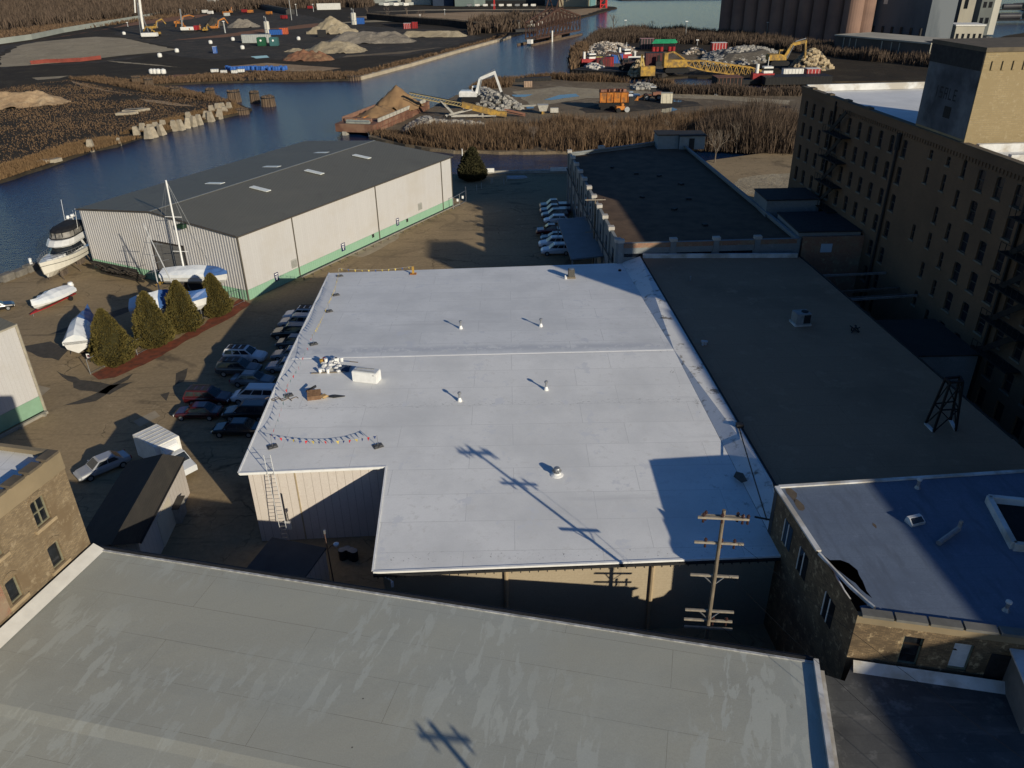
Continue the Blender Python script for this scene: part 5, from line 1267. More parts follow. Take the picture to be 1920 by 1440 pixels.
for k in range(14):
    a = k*6.283/14; mb.loft([[(.2*math.cos(a),.2*math.sin(a),.2),(.36*math.cos(a+.2),.36*math.sin(a+.2),.36),(.22*math.cos(a),.22*math.sin(a),.55)],[(.21*math.cos(a+.15),.21*math.sin(a+.15),.2),(.37*math.cos(a+.4),.37*math.sin(a+.4),.36),(.2*math.cos(a+.15),.2*math.sin(a+.15),.55)]])
mb.lathe([(.26,.53),(.2,.62),(.01,.66)],(0,0,0),14); mb.lathe([(.2,.2),(.2,.55)],(0,0,0),12); mb.build('turbine', STEEL, t, world=False)
# air conditioner at the back
p = on_roof(1071,521); t = thing('condenser_unit', 'dark square air conditioning condenser near the back edge of the white roof', 'air conditioner', p)
mb = MB(); mb.box(-.38,-.38,.2,.38,.38,1.1); mb.build('case', M('dark_louvre', (.10,.095,.08), (.06,.055,.05), 8, .6), t, world=False, bevel=.03)
mb = MB(); mb.lathe([(.34,1.1),(.34,1.14),(.1,1.17)],(0,0,0),16); mb.build('fan_guard', STEEL, t, world=False)
mb = MB(); mb.box(-.5,-.35,0,.5,-.2,.2); mb.box(-.5,.2,0,.5,.35,.2); mb.build('stand', WOOD, t, world=False)
mb = MB(); mb.tube((-.75,-.4,0),(-.75,-.4,.5),.06); mb.tube((-.6,-.45,0),(-.6,-.45,.35),.06); mb.build('pipe', WHITEP, t, world=False)
p = on_roof(1162,508); t = thing('roof_drain', 'small dark roof drain near the back right corner of the white roof', 'roof drain', p)
mb = MB(); mb.lathe([(.2,0),(.2,.15),(.1,.22)],(0,0,0),10); mb.build('strainer', DARKM, t, world=False)
# white chest (an upturned freezer-like box)
f0 = on_roof(661,715); f1 = on_roof(707,721); f2 = on_roof(713,703)
t = thing('white_chest', 'big white chest box standing on the white roof near its ridge', 'chest', f0, math.atan2((f1-f0).y,(f1-f0).x))
cx_, cy_ = (f1-f0).length, 1.0
mb = MB(); mb.box(0,0,0,cx_,cy_,.98); mb.build('case', WHITEP, t, world=False, bevel=.03)
mb = MB(); mb.box(.06,.06,.985,cx_-.06,cy_-.06,1.04); mb.build('lid', M('pale_lid', (.6,.62,.63), (.52,.54,.55), 3, .4), t, world=False)
mb = MB(); mb.bar((.2,.25,1.06),(cx_-.3,.2,1.06),.06); mb.bar((.3,.6,1.06),(cx_-.5,.75,1.06),.09); mb.build('loose_strap', M('grey_strap', (.2,.21,.22), (.3,.3,.3), 5, .7), t, world=False)
mb = MB(); mb.box(cx_-.4,-.012,.78,cx_-.2,-.002,.82); mb.build('badge', DARKM, t, world=False)
# bags and buckets beside it
p = on_roof(628,693); t = thing('bag_pile', 'heap of white sacks and buckets with a dark sheet standing mostly for shadow beside the white chest', 'sack pile', p)
random.seed(3)
mb = MB()
for k in range(34):
    x = random.uniform(-1.3,.5); y = random.uniform(-.55,.9); mb.rock((x,y,random.uniform(.12,.5)), random.uniform(.16,.34), .6)
mb.build('sack', M('white_sack', (.70,.70,.68), (.5,.5,.5), 4, .7, .3), t, world=False)
for k,(x,y) in enumerate(((-1.2,-.6),(-.5,-.62),(.1,.9),(.5,.95),(-.9,.75),(-.05,.85))):
    mb = MB(); mb.lathe([(.14,0),(.17,.4),(.18,.42)],(x,y,.0 if y < 0 else .35),12); mb.build('bucket', WHITEP, t, world=False)
mb = MB(); mb.lathe([(.15,0),(.17,.38),(.02,.39)],(-1.35,.8,.3),12); mb.build('bucket', YEL, t, world=False)
mb = MB(); mb.lathe([(.15,0),(.17,.38),(.02,.39)],(-1.1,1.0,.35),12); mb.build('bucket', REDP, t, world=False)
mb = MB(); pts = []
for i in range(7):
    pts.append([(.2+i*.2, -.6+j*.25, max(.05,.55-.25*abs(j-2.5)*.6+random.uniform(-.1,.1)-.03*i)) for j in range(6)])
mb.loft(pts, closed=False, cap=False); mb.build('sheet', M('blue_shadow_sheet', (.05,.07,.12), (.03,.045,.08), 2, .5), t, world=False)  # dark blue surface, mostly standing for the shadow between sacks and chest
mb = MB(); mb.bar((-2.0,-.75,.06),(.4,-.6,.06),.08); mb.bar((1.3,.6,.5),(2.1,.4,.5),.06); mb.build('plank', WOOD, t, world=False)
p = on_roof(592,746); t = thing('crate_pile', 'brown wooden crates with a sack and dark sheet on the white roof', 'crates', p)
mb = MB(); mb.M = Matrix.Rotation(.2,4,'Z')
for k in range(5): mb.cbox((-.1,-.3+k*.17,.35+.05*k),1.15,.13,.07,.0,.25)
mb.cbox((-.1,-.35,.2),1.15,.05,.4); mb.cbox((-.1,.4,.28),1.15,.05,.5); mb.M = None; mb.build('crate', M('brown_crate', (.22,.13,.075), (.14,.08,.045), 4, .9), t, world=False)
mb = MB(); 
for q in (((-.8,.45,.5),(-.1,.85,.75)),((-.8,.2,.5),(0,.6,.75)),((-.8,.45,.5),(-.8,.2,.5)),((-.1,.85,.75),(0,.6,.75))): mb.bar(q[0],q[1],.08)
mb.build('frame', DARKM, t, world=False)
mb = MB(); mb.rock((.75,-.1,.2),.42,.5); mb.build('sack', M('tan_sack', (.5,.34,.16), (.4,.27,.13), 3, .9), t, world=False)
mb = MB(); r_ = [[(1.0+i*.3, .15+(j-2)*.16*(1-abs(i-2)/4), .05+.12*(1-abs(j-2)/2)*(1-abs(i-2)/3)) for j in range(5)] for i in range(6)]; mb.loft(r_, closed=False, cap=False); mb.build('sheet', M('black_sheet', (.02,.025,.045), (.05,.05,.04), 2, .5), t, world=False)
p = on_roof(521,748); t = thing('rope_tangle', 'loose tangle of rope at the roof edge by a warning line stand', 'rope', p)
mb = MB(); pts = [V(-1.1+.22*i, .25*math.sin(i*1.7)+.1*random.random(), .03+.02*(i%2)) for i in range(14)]; mb.path(pts,.03); mb.path([q+V(.2,-.25,.01) for q in pts[2:11]],.03); mb.build('rope', M('brown_rope', (.2,.15,.1), (.12,.09,.06), 5, .9), t, world=False)
# warning line stands and pennant lines
stands = [(637,518),(630,553.5),(617,584),(588,645.5),(541,742),(511,838),(709,837)]
slab_ = ['nearest the back left corner','second from the back along the left edge','third from the back along the left edge','beside the ridge end on the left edge','next to the crates at the left edge','at the front left corner','on the front edge by the inner corner']
SP = []
for (px,py), lb2 in zip(stands, slab_):
    p = on_roof(px,py); SP.append(p)
    t = thing('line_stand', 'dark plate stand of the warning line, '+lb2, 'stand', p, .5, 'warning line stands on the white roof')
    mb = MB(); mb.box(-.38,-.3,0,.38,.3,.07); mb.box(-.3,-.2,.071,-.05,.2,.13); mb.box(.05,-.2,.071,.3,.2,.13); mb.build('base', M('stand_base', (.06,.06,.062), (.12,.12,.12), 6, .7), t, world=False)
    mb = MB(); mb.tube((0,0,.07),(0,0,1.05),.022,n=6); mb.build('post', STEEL, t, world=False)
p8 = on_roof(775,514); t = thing('line_stand', 'orange stand at the back edge of the white roof', 'stand', p8, 0, 'warning line stands on the white roof')
mb = MB(); mb.box(-.38,-.3,0,.38,.3,.1); mb.build('base', ORG, t, world=False); mb = MB(); mb.box(-.14,-.03,.1,.14,.03,1.0); mb.build('post', YEL, t, world=False); SP.append(p8)
cols_p = [M('pennant_red',(.5,.02,.03),None,3,.6), M('pennant_yellow',(.55,.42,.10),None,3,.6), M('pennant_blue',(.03,.06,.2),None,3,.6), M('pennant_teal',(.05,.16,.17),None,3,.6)]
order = [(7,0,11,[1,2,1,1],.3),(0,1,10,[1,1,1],.12),(1,2,10,[1,1,1,1],.12),(2,3,14,[1,1,1],.2),(3,4,11,[0,3,0,3],.3),(4,5,9,[0,3,3,0],.35),(5,6,17,[2,0,2,1,2,0,1],.5)]
lab_p = ['along the back edge','at the back left corner','of yellow flags behind the second stand','of yellow flags running down to the ridge','of red and teal flags past the crates','of sparse flags reaching the front corner','of red, yellow and blue flags across the front']
for (a,b,n,cs,sag), lb2 in zip(order, lab_p):
    A = SP[a]+V(0,0,1.0); Bp = SP[b]+V(0,0,1.0)
    t = thing('pennant_line', 'string of warning pennants '+lb2, 'pennant line', A, group='pennant lines on the white roof')
    pts = [A.lerp(Bp,k/16)-V(0,0,sag*4*(k/16)*(1-k/16)) for k in range(17)]
    mb = MB(); mb.path(pts,.012,4); mb.build('cord', M('white_cord',(.5,.5,.48),None,3,.7), t)
    dh = (Bp-A).normalized()
    for k in range(n):
        u = (k+.6)/n; q = A.lerp(Bp,u)-V(0,0,sag*4*u*(1-u)); tw_ = random.uniform(-.5,.5)
        ax = Matrix.Rotation(tw_,3,'Z') @ V(dh.x,dh.y,0); mb = MB()
        s_ = random.uniform(.08,.13); lean = V(random.uniform(-.08,.08),random.uniform(-.08,.08),0); nn2 = V(-ax.y,ax.x,0)*.006
        mb.loft([[q-ax*s_+nn2,q+ax*s_+nn2,q+V(0,0,-.30)+lean+nn2],[q-ax*s_-nn2,q+ax*s_-nn2,q+V(0,0,-.30)+lean-nn2]]); mb.build('pennant', cols_p[cs[k%len(cs)]], t)
# ladder against the eave
t = thing('ladder', 'long aluminium extension ladder leaning on the eave', 'ladder', (-17,46,0))
tp = V(-18.05,48.2,zf(48.2)); bt_ = at(527,1032,0)+V(0,1.0,0); bt_ = V(-17.2,46.4,0); d_ = (tp-bt_).normalized(); tp2 = bt_+d_*8.6; sd_ = V(.24,0.02,0)
mb = MB(); mb.bar(bt_-sd_,tp2-sd_,.04,.07); mb.bar(bt_+sd_,tp2+sd_,.04,.07); mb.build('rail', STEEL, t)
mb = MB(); n = 27
for k in range(1,n): q = bt_.lerp(tp2,k/n); mb.tube(q-sd_,q+sd_,.018,n=6,cap=False)
mb.build('rungs', STEEL, t)
t = thing('wall_box', 'cream meter box with conduit on the shed wall', 'meter box', (-15.6,48.6,0))
p = on_plane(541,983,wq2[0],V(0,-1,0)); mb = MB(); mb.cbox(p+V(0,-.12,0),.5,.22,.7); mb.build('case', WHITE, t)
mb = MB(); mb.tube(p+V(-.05,-.08,.35),p+V(-.05,-.08,3.0),.035); mb.build('conduit', DARKM, t)
# street light on the small shed corner
p = at(618,1042,3.1); t = thing('street_light', 'thin pole with a curved arm lamp at the corner of the small shed', 'street light', V(p.x,p.y,0))
mb = MB(); mb.tube((p.x,p.y,0),(p.x-.1,p.y,5.2),.05,.035); mb.path([V(p.x,p.y,3.7),V(p.x+.25,p.y-.1,4.1),V(p.x+.6,p.y-.2,4.3)],.03); mb.build('pole', M('rusty_pole',(.13,.08,.06),(.08,.05,.04),4,.8), t)
mb = MB(); mb.lathe([(.06,.1),(.2,0),(.17,-.12),(.1,-.25),(.02,-.27)],(p.x+.65,p.y-.2,4.35),12); mb.build('lamp_shade', WHITEP, t)
mb = MB(); mb.cbox((p.x-.08,p.y,5.25),.12,.12,.3); mb.build('bracket', STEEL, t)
# four drums in the alley
for k,(px,py) in enumerate(((641,1030),(650,1027),(658,1030),(663,1032))):
    p = at(px,py,.9); t = thing('drum', 'grey lidded drum standing in the dark alley', 'drum', V(p.x,p.y,0), group='drums in the alley'); mb = MB(); mb.lathe([(.3,0),(.31,.3),(.3,.6),(.31,.88)],(0,0,0),14); mb.build('body', DARKM, t, world=False); mb = MB(); mb.lathe([(.29,.89),(.02,.9)],(0,0,0),14); mb.build('lid', M('grey_lid',(.3,.3,.3),None,3,.6), t, world=False)

# ================================================================ items on the other roofs
def hv(px,py,z,label,w_=1.4,d_=1.1,h_=1.0):
    p = at(px,py,z); t = thing('air_handler', label, 'air conditioner', p, .1)
    mb = MB(); mb.box(-w_/2-.1,-d_/2-.1,0,w_/2+.1,d_/2+.1,.2); mb.build('curb', FLASH, t, world=False)
    mb = MB(); mb.box(-w_/2,-d_/2,.2,w_/2,d_/2,.2+h_); mb.build('case', M('hvac_grey',(.30,.30,.29),(.22,.22,.21),2,.6), t, world=False, bevel=.03)
    mb = MB(); mb.box(w_*.0,-d_/2-.02,.3,w_/2-.05,-d_/2-.004,.1+h_); mb.lathe([(.35,.21+h_),(.35,.27+h_),(.05,.3+h_)],(w_*.2,0,0),14); mb.build('grille', DARKM, t, world=False); return t
hv(1500,607,7.3,'grey rooftop air handler in the middle of the shaded grey roof',1.5,1.3,1.1)
p = at(1602,622,7.3); t = thing('pipe_cluster','dark cluster of low pipes right of the air handler','pipe cluster',p); mb = MB()
for k in range(6): mb.tube((random.uniform(-.5,.5),random.uniform(-.4,.4),0),(random.uniform(-.5,.5),random.uniform(-.4,.4),.6),.06)
mb.build('pipe', DARKM, t, world=False)
p = at(1320,647,7.3); t = thing('roof_vent','pair of small white vent caps on the shaded grey roof','vent caps',p); mb = MB(); mb.lathe([(.12,0),(.12,.3),(.2,.32),(.2,.45),(.02,.5)],(-.12,0,0),12); mb.lathe([(.12,0),(.12,.25),(.2,.27),(.2,.4),(.02,.45)],(.15,.05,0),12); mb.build('cap', M('grey_cap',(.45,.46,.48),None,3,.5), t, world=False)
p = at(1294,527,7.3); t = thing('vent_pipe','small vent pipe near the far end of the shaded grey roof','vent pipe',p); mb = MB(); mb.tube((0,0,0),(0,0,.6),.09); mb.build('pipe', STEEL, t, world=False)
# trestle tower standing on the grey roof
t = thing('trestle_tower','dark steel tapered trestle standing on the far side of the shaded grey roof','steel frame', at(1765,800,7.3))
ft = [at(1735,795,7.3),at(1750,810,7.3),at(1792,808,7.3),at(1782,789,7.3)]; cc = sum(ft,V(0,0,0))/4
tops = [cc+(q-cc)*.55+V(0,0,4.2) for q in ft]; mb = MB()
for a,b in zip(ft,tops): mb.bar(a,b,.14)
for i in range(4):
    j=(i+1)%4; mb.bar(tops[i],tops[j],.16); mb.bar(ft[i].lerp(tops[i],.45),ft[j].lerp(tops[j],.45),.09); mb.bar(ft[i],ft[j].lerp(tops[j],.45),.07); mb.bar(ft[i].lerp(tops[i],.45),tops[j],.07)
mb.build('frame', M('black_iron2',(.012,.012,.013),None,2,.7), t)
mb = MB(); mb.bar(ft[0]+V(0,0,.06),ft[1]+V(0,0,.06),.25,.12); mb.build('sleeper', FLASH, t); mb = MB(); mb.bar(ft[3]+V(0,0,.06),ft[2]+V(0,0,.06),.25,.12); mb.build('sleeper', FLASH, t)
# vents on the silver roof
def rv(px,py,lab,h=1.0,tilt=0):
    h *= .62
    p = at(px,py,zr); t = thing('roof_vent',lab,'roof vent',p); mb = MB(); mb.lathe([(.2,0),(.1,.2),(.09,h)],(0,0,0),12); mb.build('stack', STEEL, t, world=False); mb = MB(); mb.lathe([(.1,h),(.16,h+.05),(.16,h+.14),(.02,h+.22)],(0,0,0),12); mb.build('cap', M('bright_cap',(.6,.6,.58),(.5,.5,.48),3,.4), t, world=False)
rv(1720,915,'tall silver stack vent near the back edge of the silver roof',.9); rv(1886,1145,'thin pipe vent near the front edge of the silver roof',.8)
p = at(1715,980,zr); t = thing('skylight','tilted white edged skylight hood in the middle of the silver roof','skylight',p,.3)
mb = MB(); mb.prism([(-.5,-.3),(.5,-.3),(.5,.3),(-.5,.3)],0,.15); mb.loft([[(-.5,-.3,.15),(.5,-.3,.15),(.5,.3,.15),(-.5,.3,.15)],[(-.45,.05,.4),(.45,.05,.4),(.45,.25,.4),(-.45,.25,.4)]]); mb.build('hood', FLASH, t, world=False)
mb = MB(); mb.poly([(-.42,-.27,.19),(.42,-.27,.19),(.38,.0,.39),(-.38,.0,.39)]); mb.build('pane', PANE, t, world=False)
p = at(1778,1010,zr); t = thing('roof_duct','low bent duct lying on the silver roof right of the skylight','duct',p,.6); mb = MB(); mb.tube((-1.1,0,.2),(1.0,0,.25),.16); mb.tube((1,0,.2),(1.1,0,.8),.12); mb.build('duct', STEEL, t, world=False)
# flat stains and tears on the silver roof
for k,(px,py,w_,lab) in enumerate(((1483,925,1.0,'a'),(1498,948,.8,'b'),(1640,985,.3,'c'))):
    pts = [at(px,py,zr+.006)+V(math.cos(a)*w_*random.uniform(.2,.4),math.sin(a)*w_*random.uniform(.5,1.0),0) for a in [i*.628 for i in range(10)]]
    mb = MB(); mb.poly(pts); mb.build('roof_stain', M('brown_roof_stain',(.13,.105,.075),(.1,.08,.06),3,.9), rb)

# ================================================================ utility poles and wires
def pole(base, H_, arms, lab, rz=0, lean=(0,0), r=.16, parts=True):
    t = thing('utility_pole', lab, 'utility pole', base); b = Vector(base)
    top_ = b+V(lean[0],lean[1],H_)
    mb = MB(); mb.tube(b,top_,r,r*.7,10); mb.build('pole', WOOD, t)
    ax = V(math.cos(rz),math.sin(rz),0); nx = V(-ax.y,ax.x,0)
    for (z,half,off,ins) in arms:
        c = b.lerp(top_,z/H_)+nx*off
        mb = MB(); mb.bar(c-ax*half,c+ax*half,.11,.12); ao = mb.build('crossarm', M('grey_arm',(.34,.30,.24),(.22,.19,.15),3,.9), t)
        if ins == 'brace':
            mb = MB(); mb.bar(c-ax*half*.5+nx*.06,b.lerp(top_,(z-.55)/H_),.05); mb.bar(c+ax*half*.5+nx*.06,b.lerp(top_,(z-.55)/H_),.05); mb.build('brace', STEEL, ao)
        elif ins:
            for u in ins:
                mb = MB(); q = c+ax*half*u; s_ = 1 if off <= 0 else -1
                mb.lathe([(.03,.06),(.085,.12),(.05,.17),(.1,.2),(.05,.3),(.02,.32)],q,10); mb.tube(q+V(0,0,-.04),q+V(0,0,-.3),.05,.07,8); mb.build('insulator', M('brown_porcelain',(.05,.02,.018),(.035,.02,.018),6,.2), ao)
    return t
pb_ = V(10.95,32.7,0); dz = 14.55
MP = pole(pb_, 14.7, [(14.25,1.32,-.12,(-.78,-.05,.75,.95)),(14.2,1.1,.13,(-.8,.7)),(12.4,1.3,.12,(-.55,.1,.62)),(10.1,1.3,.12,'brace'),(7.5,1.35,.12,'brace'),(6.75,1.35,.14,(.2,.75)),(6.45,1.35,-.14,None)], 'tall weathered utility pole with six crossarms in front of the white roof', R(-6), r=.135)
wire = M('black_cable',(.01,.01,.011),None,2,.6)
def cable(a,b,sag,r,lab,name='overhead_cable'):
    t = thing(name,lab,'cable',a); a=Vector(a); b=Vector(b); mb = MB(); mb.path([a.lerp(b,k/20)-V(0,0,sag*4*(k/20)*(1-k/20)) for k in range(21)],r,4); mb.build('cable',wire,t)
k0 = at(1385,800,7.6); k1 = at(1438,975,7.9)
cable(k0,k1,.05,.045,'thick black cable crossing the white valley strip to the brick building')
t = thing('service_bracket','dark cable bracket on the edge of the grey roof','bracket',k0); mb = MB(); mb.cbox(k0+V(.1,.1,.05),.55,.4,.35); mb.build('box',DARKM,t)
t = thing('service_bracket','dark cable bracket where the black cable meets the brick wall','bracket',k1); mb = MB(); mb.bar(k1+V(-.7,.35,0),k1+V(.15,-.1,.1),.09); mb.build('bracket',DARKM,t)
cable(pb_+V(.5,.1,6.6),V(22,18,7.9),.8,.012,'thin wire from the low crossarm toward the annex roof'); cable(pb_+V(.9,0,10.1),V(24,12,9),.8,.012,'thin wire from the fourth crossarm past the annex roof'); cable(pb_+V(1.0,0,12.5),V(30,8,11),.8,.012,'thin wire from the second crossarm past the annex roof')
p2 = at(1112,499,0); pole(p2, 10.2, [(10.0,1.45,-.1,(-.8,.1,.8)),(7.6,1.3,.1,(-.9,.9)),(5.2,1.3,.1,None)], 'shaded utility pole with white topped crossarm before the pilaster building', 0, r=.17)
# pole outside the frame whose shadow falls on the foreground roof
pole(V(8.5,9.2,0), 14.5, [(14.1,1.2,.1,(-.7,.7)),(13.0,1.2,.1,None)], 'utility pole behind the camera over the foreground roof', R(-6))
# ================================================================ boats
random.seed(21)
def hull_rings(L, B, D, z0, n=12, flare=.85, sheer=.3, stern=.85):
    """rings from stern (x=0) to bow (x=L): keel, chine, gunwale"""
    out = []
    for i in range(n+1):
        u = i/n; wb = (stern+(1-stern)*min(1,u*3)) if u < .4 else max(.03, 1-((u-.4)/.6)**2.2)
        hb = B/2*wb; zg = z0+D+sheer*u*u; zk = z0+.25*D*max(0,(u-.75)/.25)**1.5
        out.append([(u*L,-hb,zg),(u*L,-hb*flare,z0+D*.42+.25*sheer*u),(u*L,0,zk),(u*L,hb*flare,z0+D*.42+.25*sheer*u),(u*L,hb,zg)])
    # rake the bow
    k = out[-1]; out[-1] = [(L+.02*L,p[1],p[2]) if j in (0,4) else ((L*.985,p[1],p[2]) if j in (1,3) else (L*.93,p[1],p[2])) for j,p in enumerate(k)]
    return out
GELC = M('gelcoat', (.70,.67,.58), (.66,.63,.55), .5, .25, spec=.5); GELW = M('gelcoat_white', (.72,.72,.70), None, .5, .25, spec=.5)
sternp = at(166,487,0); bowp = at(93,537,0); dv = bowp-sternp; Ly = dv.length+.9
YL = Ly; t = thing('motor_yacht','white motor yacht with black canvas top on the quay by the river','yacht', sternp+V(-.3,.8,0), math.atan2(dv.y,dv.x))
B_y = 4.2; kz = .75; D = 2.1
mb = MB(); hr = hull_rings(YL,B_y,D,kz,14,.84,.75,.92); mb.loft(hr, closed=False, cap=False); mb.poly([hr[0][i] for i in range(5)]); mb.build('hull', GELC, t, world=False, smooth=False)
mb = MB(); dk = [(r[0][0],r[0][1]*.97,r[0][2]-.05) for r in hr]+[(r[4][0],r[4][1]*.97,r[4][2]-.05) for r in hr][::-1]
for i in range(len(hr)-1): mb.poly([(hr[i][0][0],hr[i][0][1]*.97,hr[i][0][2]-.05),(hr[i+1][0][0],hr[i+1][0][1]*.97,hr[i+1][0][2]-.05),(hr[i+1][4][0],hr[i+1][4][1]*.97,hr[i+1][4][2]-.05),(hr[i][4][0],hr[i][4][1]*.97,hr[i][4][2]-.05)])
mb.build('deck', GELW, t, world=False)
def outline(x0,x1,b,nose=.45,z=0,n=6):
    pts = [(x0,-b,z),(x1-nose*(x1-x0),-b,z)]
    for i in range(1,n): a = i/n*math.pi; pts.append((x1-nose*(x1-x0)+nose*(x1-x0)*math.sin(a), -b*math.cos(a), z))
    pts += [(x1-nose*(x1-x0),b,z),(x0,b,z)]
    return pts
gz = kz+D
mb = MB(); mb.loft([outline(.25*YL,.90*YL,1.45,.5,gz+.0),outline(.27*YL,.86*YL,1.3,.5,gz+.55)]); mb.build('coachroof', GELW, t, world=False)
mb = MB(); mb.loft([outline(.16*YL,.70*YL,1.72,.3,gz+.3),outline(.18*YL,.60*YL,1.5,.3,gz+1.35)]); mb.build('cabin_glass', PANE, t, world=False)
mb = MB(); mb.loft([outline(.10*YL,.63*YL,1.85,.3,gz+1.35),outline(.08*YL,.66*YL,1.95,.3,gz+1.6),outline(.06*YL,.60*YL,1.85,.3,gz+2.3)]); mb.build('flybridge', GELW, t, world=False)
mb = MB(); 
for y in (-1,1): mb.loft([[(.14*YL,y*1.78,gz+.2),(.20*YL,y*1.78,gz+.2),(.20*YL,y*1.6,gz+.2),(.14*YL,y*1.6,gz+.2)],[(.04*YL,y*1.9,gz+2.2),(.12*YL,y*1.9,gz+2.2),(.12*YL,y*1.7,gz+2.2),(.04*YL,y*1.7,gz+2.2)],[(.02*YL,y*1.6,gz+3.6),(.06*YL,y*1.6,gz+3.6),(.06*YL,y*1.5,gz+3.6),(.02*YL,y*1.5,gz+3.6)]])
mb.loft([[(.22*YL,-1.73,gz+.28),(.26*YL,-1.73,gz+.28),(.26*YL,1.73,gz+.28),(.22*YL,1.73,gz+.28)],[(.25*YL,-1.55,gz+1.36),(.29*YL,-1.55,gz+1.36),(.29*YL,1.55,gz+1.36),(.25*YL,1.55,gz+1.36)]])
mb.build('arch', GELW, t, world=False)
mb = MB(); mb.loft([outline(.07*YL,.56*YL,1.75,.3,gz+2.32),outline(.07*YL,.52*YL,1.7,.3,gz+3.2)], cap=False); mb.build('clear_panel', M('smoky_panel',(.10,.095,.085),(.30,.28,.25),1.2,.2), t, world=False)
mb = MB()
for x,y in ((.09,-1.76),(.25,-1.77),(.40,-1.77),(.09,1.76),(.25,1.77),(.40,1.77),(.53,-.8),(.56,0),(.53,.8)): mb.bar((x*YL,y,gz+2.3),(x*YL-.1,y*.98,gz+3.25),.08)
mb.loft([outline(.065*YL,.565*YL,1.79,.3,gz+2.3),outline(.065*YL,.563*YL,1.79,.3,gz+2.48)], cap=False); mb.build('canopy_frame', BLACK, t, world=False)
mb = MB(); mb.loft([outline(.04*YL,.54*YL,1.76,.35,gz+3.2),outline(.06*YL,.50*YL,1.6,.35,gz+3.5),outline(.10*YL,.42*YL,1.1,.35,gz+3.72)]); mb.build('canvas_top', M('black_canvas',(.012,.012,.014),(.02,.02,.022),2,.8), t, world=False)
mb = MB(); mb.cbox((.1*YL,0,gz+4.15),1.1,.2,.1); mb.lathe([(.3,0),(.32,.15),(.22,.3),(.02,.32)],(.1*YL,.0,gz+4.25),12); mb.build('radar', WHITEP, t, world=False); mb = MB(); mb.lathe([(.28,0),(.3,.2),(.2,.45),(.02,.5)],(.05*YL,-1.1,gz+3.7),12); mb.build('dome', WHITEP, t, world=False); mb = MB(); mb.tube((.1*YL,0,gz+3.7),(.1*YL,0,gz+4.2),.06); mb.tube((.1*YL,.25,gz+4.5),(.1*YL,.25,gz+5.1),.03); mb.build('radar_post', WHITEP, t, world=False)
mb = MB(); mb.tube((.05*YL,-1.7,gz+3.4),(-.02*YL,-1.9,gz+6.4),.025); mb.tube((.3*YL,1.75,gz+3.0),(.27*YL,1.95,gz+6.0),.025); mb.build('antenna', WHITEP, t, world=False)
mb = MB(); 
for sgn in (0,4):
    pr = [V(hr[i][sgn][0],hr[i][sgn][1]*.95,hr[i][sgn][2]+.65) for i in range(4,15)]; mb.path(pr,.028,5); mb.path([q-V(0,0,.32) for q in pr[3:]],.015,4)
    for q in pr: mb.tube(q-V(0,0,.68),q,.02,n=5)
mb.build('bow_rail', STEEL, t, world=False)
mb = MB()
for x in (.2,.5,.78):
    for y in (-1,1): mb.bar((x*YL,y*1.9*(1 if x<.7 else .6),0),(x*YL,y*1.2*(1 if x<.7 else .6),1.5),.1)
mb.box(.15*YL,-.3,0,.25*YL,.3,kz+.1); mb.box(.55*YL,-.3,0,.65*YL,.3,kz+.1); mb.build('stand', OLDWOOD, t, world=False)
mb = MB(); mb.loft([[ (r[0][0],r[0][1]*1.005,r[0][2]-.55),(r[0][0],r[0][1]*1.005,r[0][2]-.62)] for r in hr], closed=False, cap=False); mb.loft([[ (r[4][0],r[4][1]*1.005,r[4][2]-.62),(r[4][0],r[4][1]*1.005,r[4][2]-.55)] for r in hr], closed=False, cap=False); mb.build('rub_strip', DARKM, t, world=False)

def wrapped(L,B,name,label,cat,loc,rz,z0=1.0,D=1.1,peak=1.3,two=.5,blue=True,tails=True):
    """boat under a shrink-wrap cover: hull, white forward cover, blue after cover"""
    t = thing(name,label,cat,loc,rz); hr = hull_rings(L,B,D,z0,10,.8,.4,.9)
    mb = MB(); mb.loft(hr, closed=False, cap=False); mb.poly(hr[0]); mb.build('hull', GELW, t, world=False)
    tops = []
    for i,r in enumerate(hr):
        u = i/10; h = peak*(.55+.45*math.sin(min(1,u*1.25)*math.pi)) *(1 if i%3 else .93)
        j = lambda a: random.uniform(-a,a)
        tops.append([(r[0][0],r[0][1]*1.03,r[0][2]-.35),(r[0][0],r[0][1]*1.02,r[0][2]+.05),(r[0][0]+j(.1),r[0][1]*.62,r[0][2]+h*.62+j(.07)),(r[0][0],0+j(.05),r[0][2]+h+j(.05)),(r[4][0]+j(.1),r[4][1]*.62,r[4][2]+h*.62+j(.07)),(r[4][0],r[4][1]*1.02,r[4][2]+.05),(r[4][0],r[4][1]*1.03,r[4][2]-.35)])
    k = int(10*two)
    WRAP = M('white_shrink_wrap',(.72,.74,.75),(.60,.64,.68),.8,.35,.1); WB = M('blue_shrink_wrap',(.06,.14,.34),(.045,.10,.26),1.2,.4,.1)
    if blue:
        mb = MB(); mb.loft(tops[:k+1], closed=False, cap=False); mb.poly(tops[0]); mb.build('cover', WRAP if two<0 else WRAP, t, world=False)
        mb = MB(); mb.loft(tops[k:], closed=False, cap=False); mb.build('blue_cover', WB, t, world=False)
    else:
        mb = MB(); mb.loft(tops, closed=False, cap=False); mb.poly(tops[0]); mb.build('cover', WRAP, t, world=False)
    return t, hr
def stands(t,L,B,z0):
    mb = MB()
    for x in (.25*L,.6*L):
        for y in (-1,1): mb.bar((x,y*B*.5,0),(x,y*B*.3,z0+.35),.09)
        mb.box(x-.15,-.4,0,x+.15,.4,z0+.05)
    mb.build('stand', OLDWOOD, t, world=False)
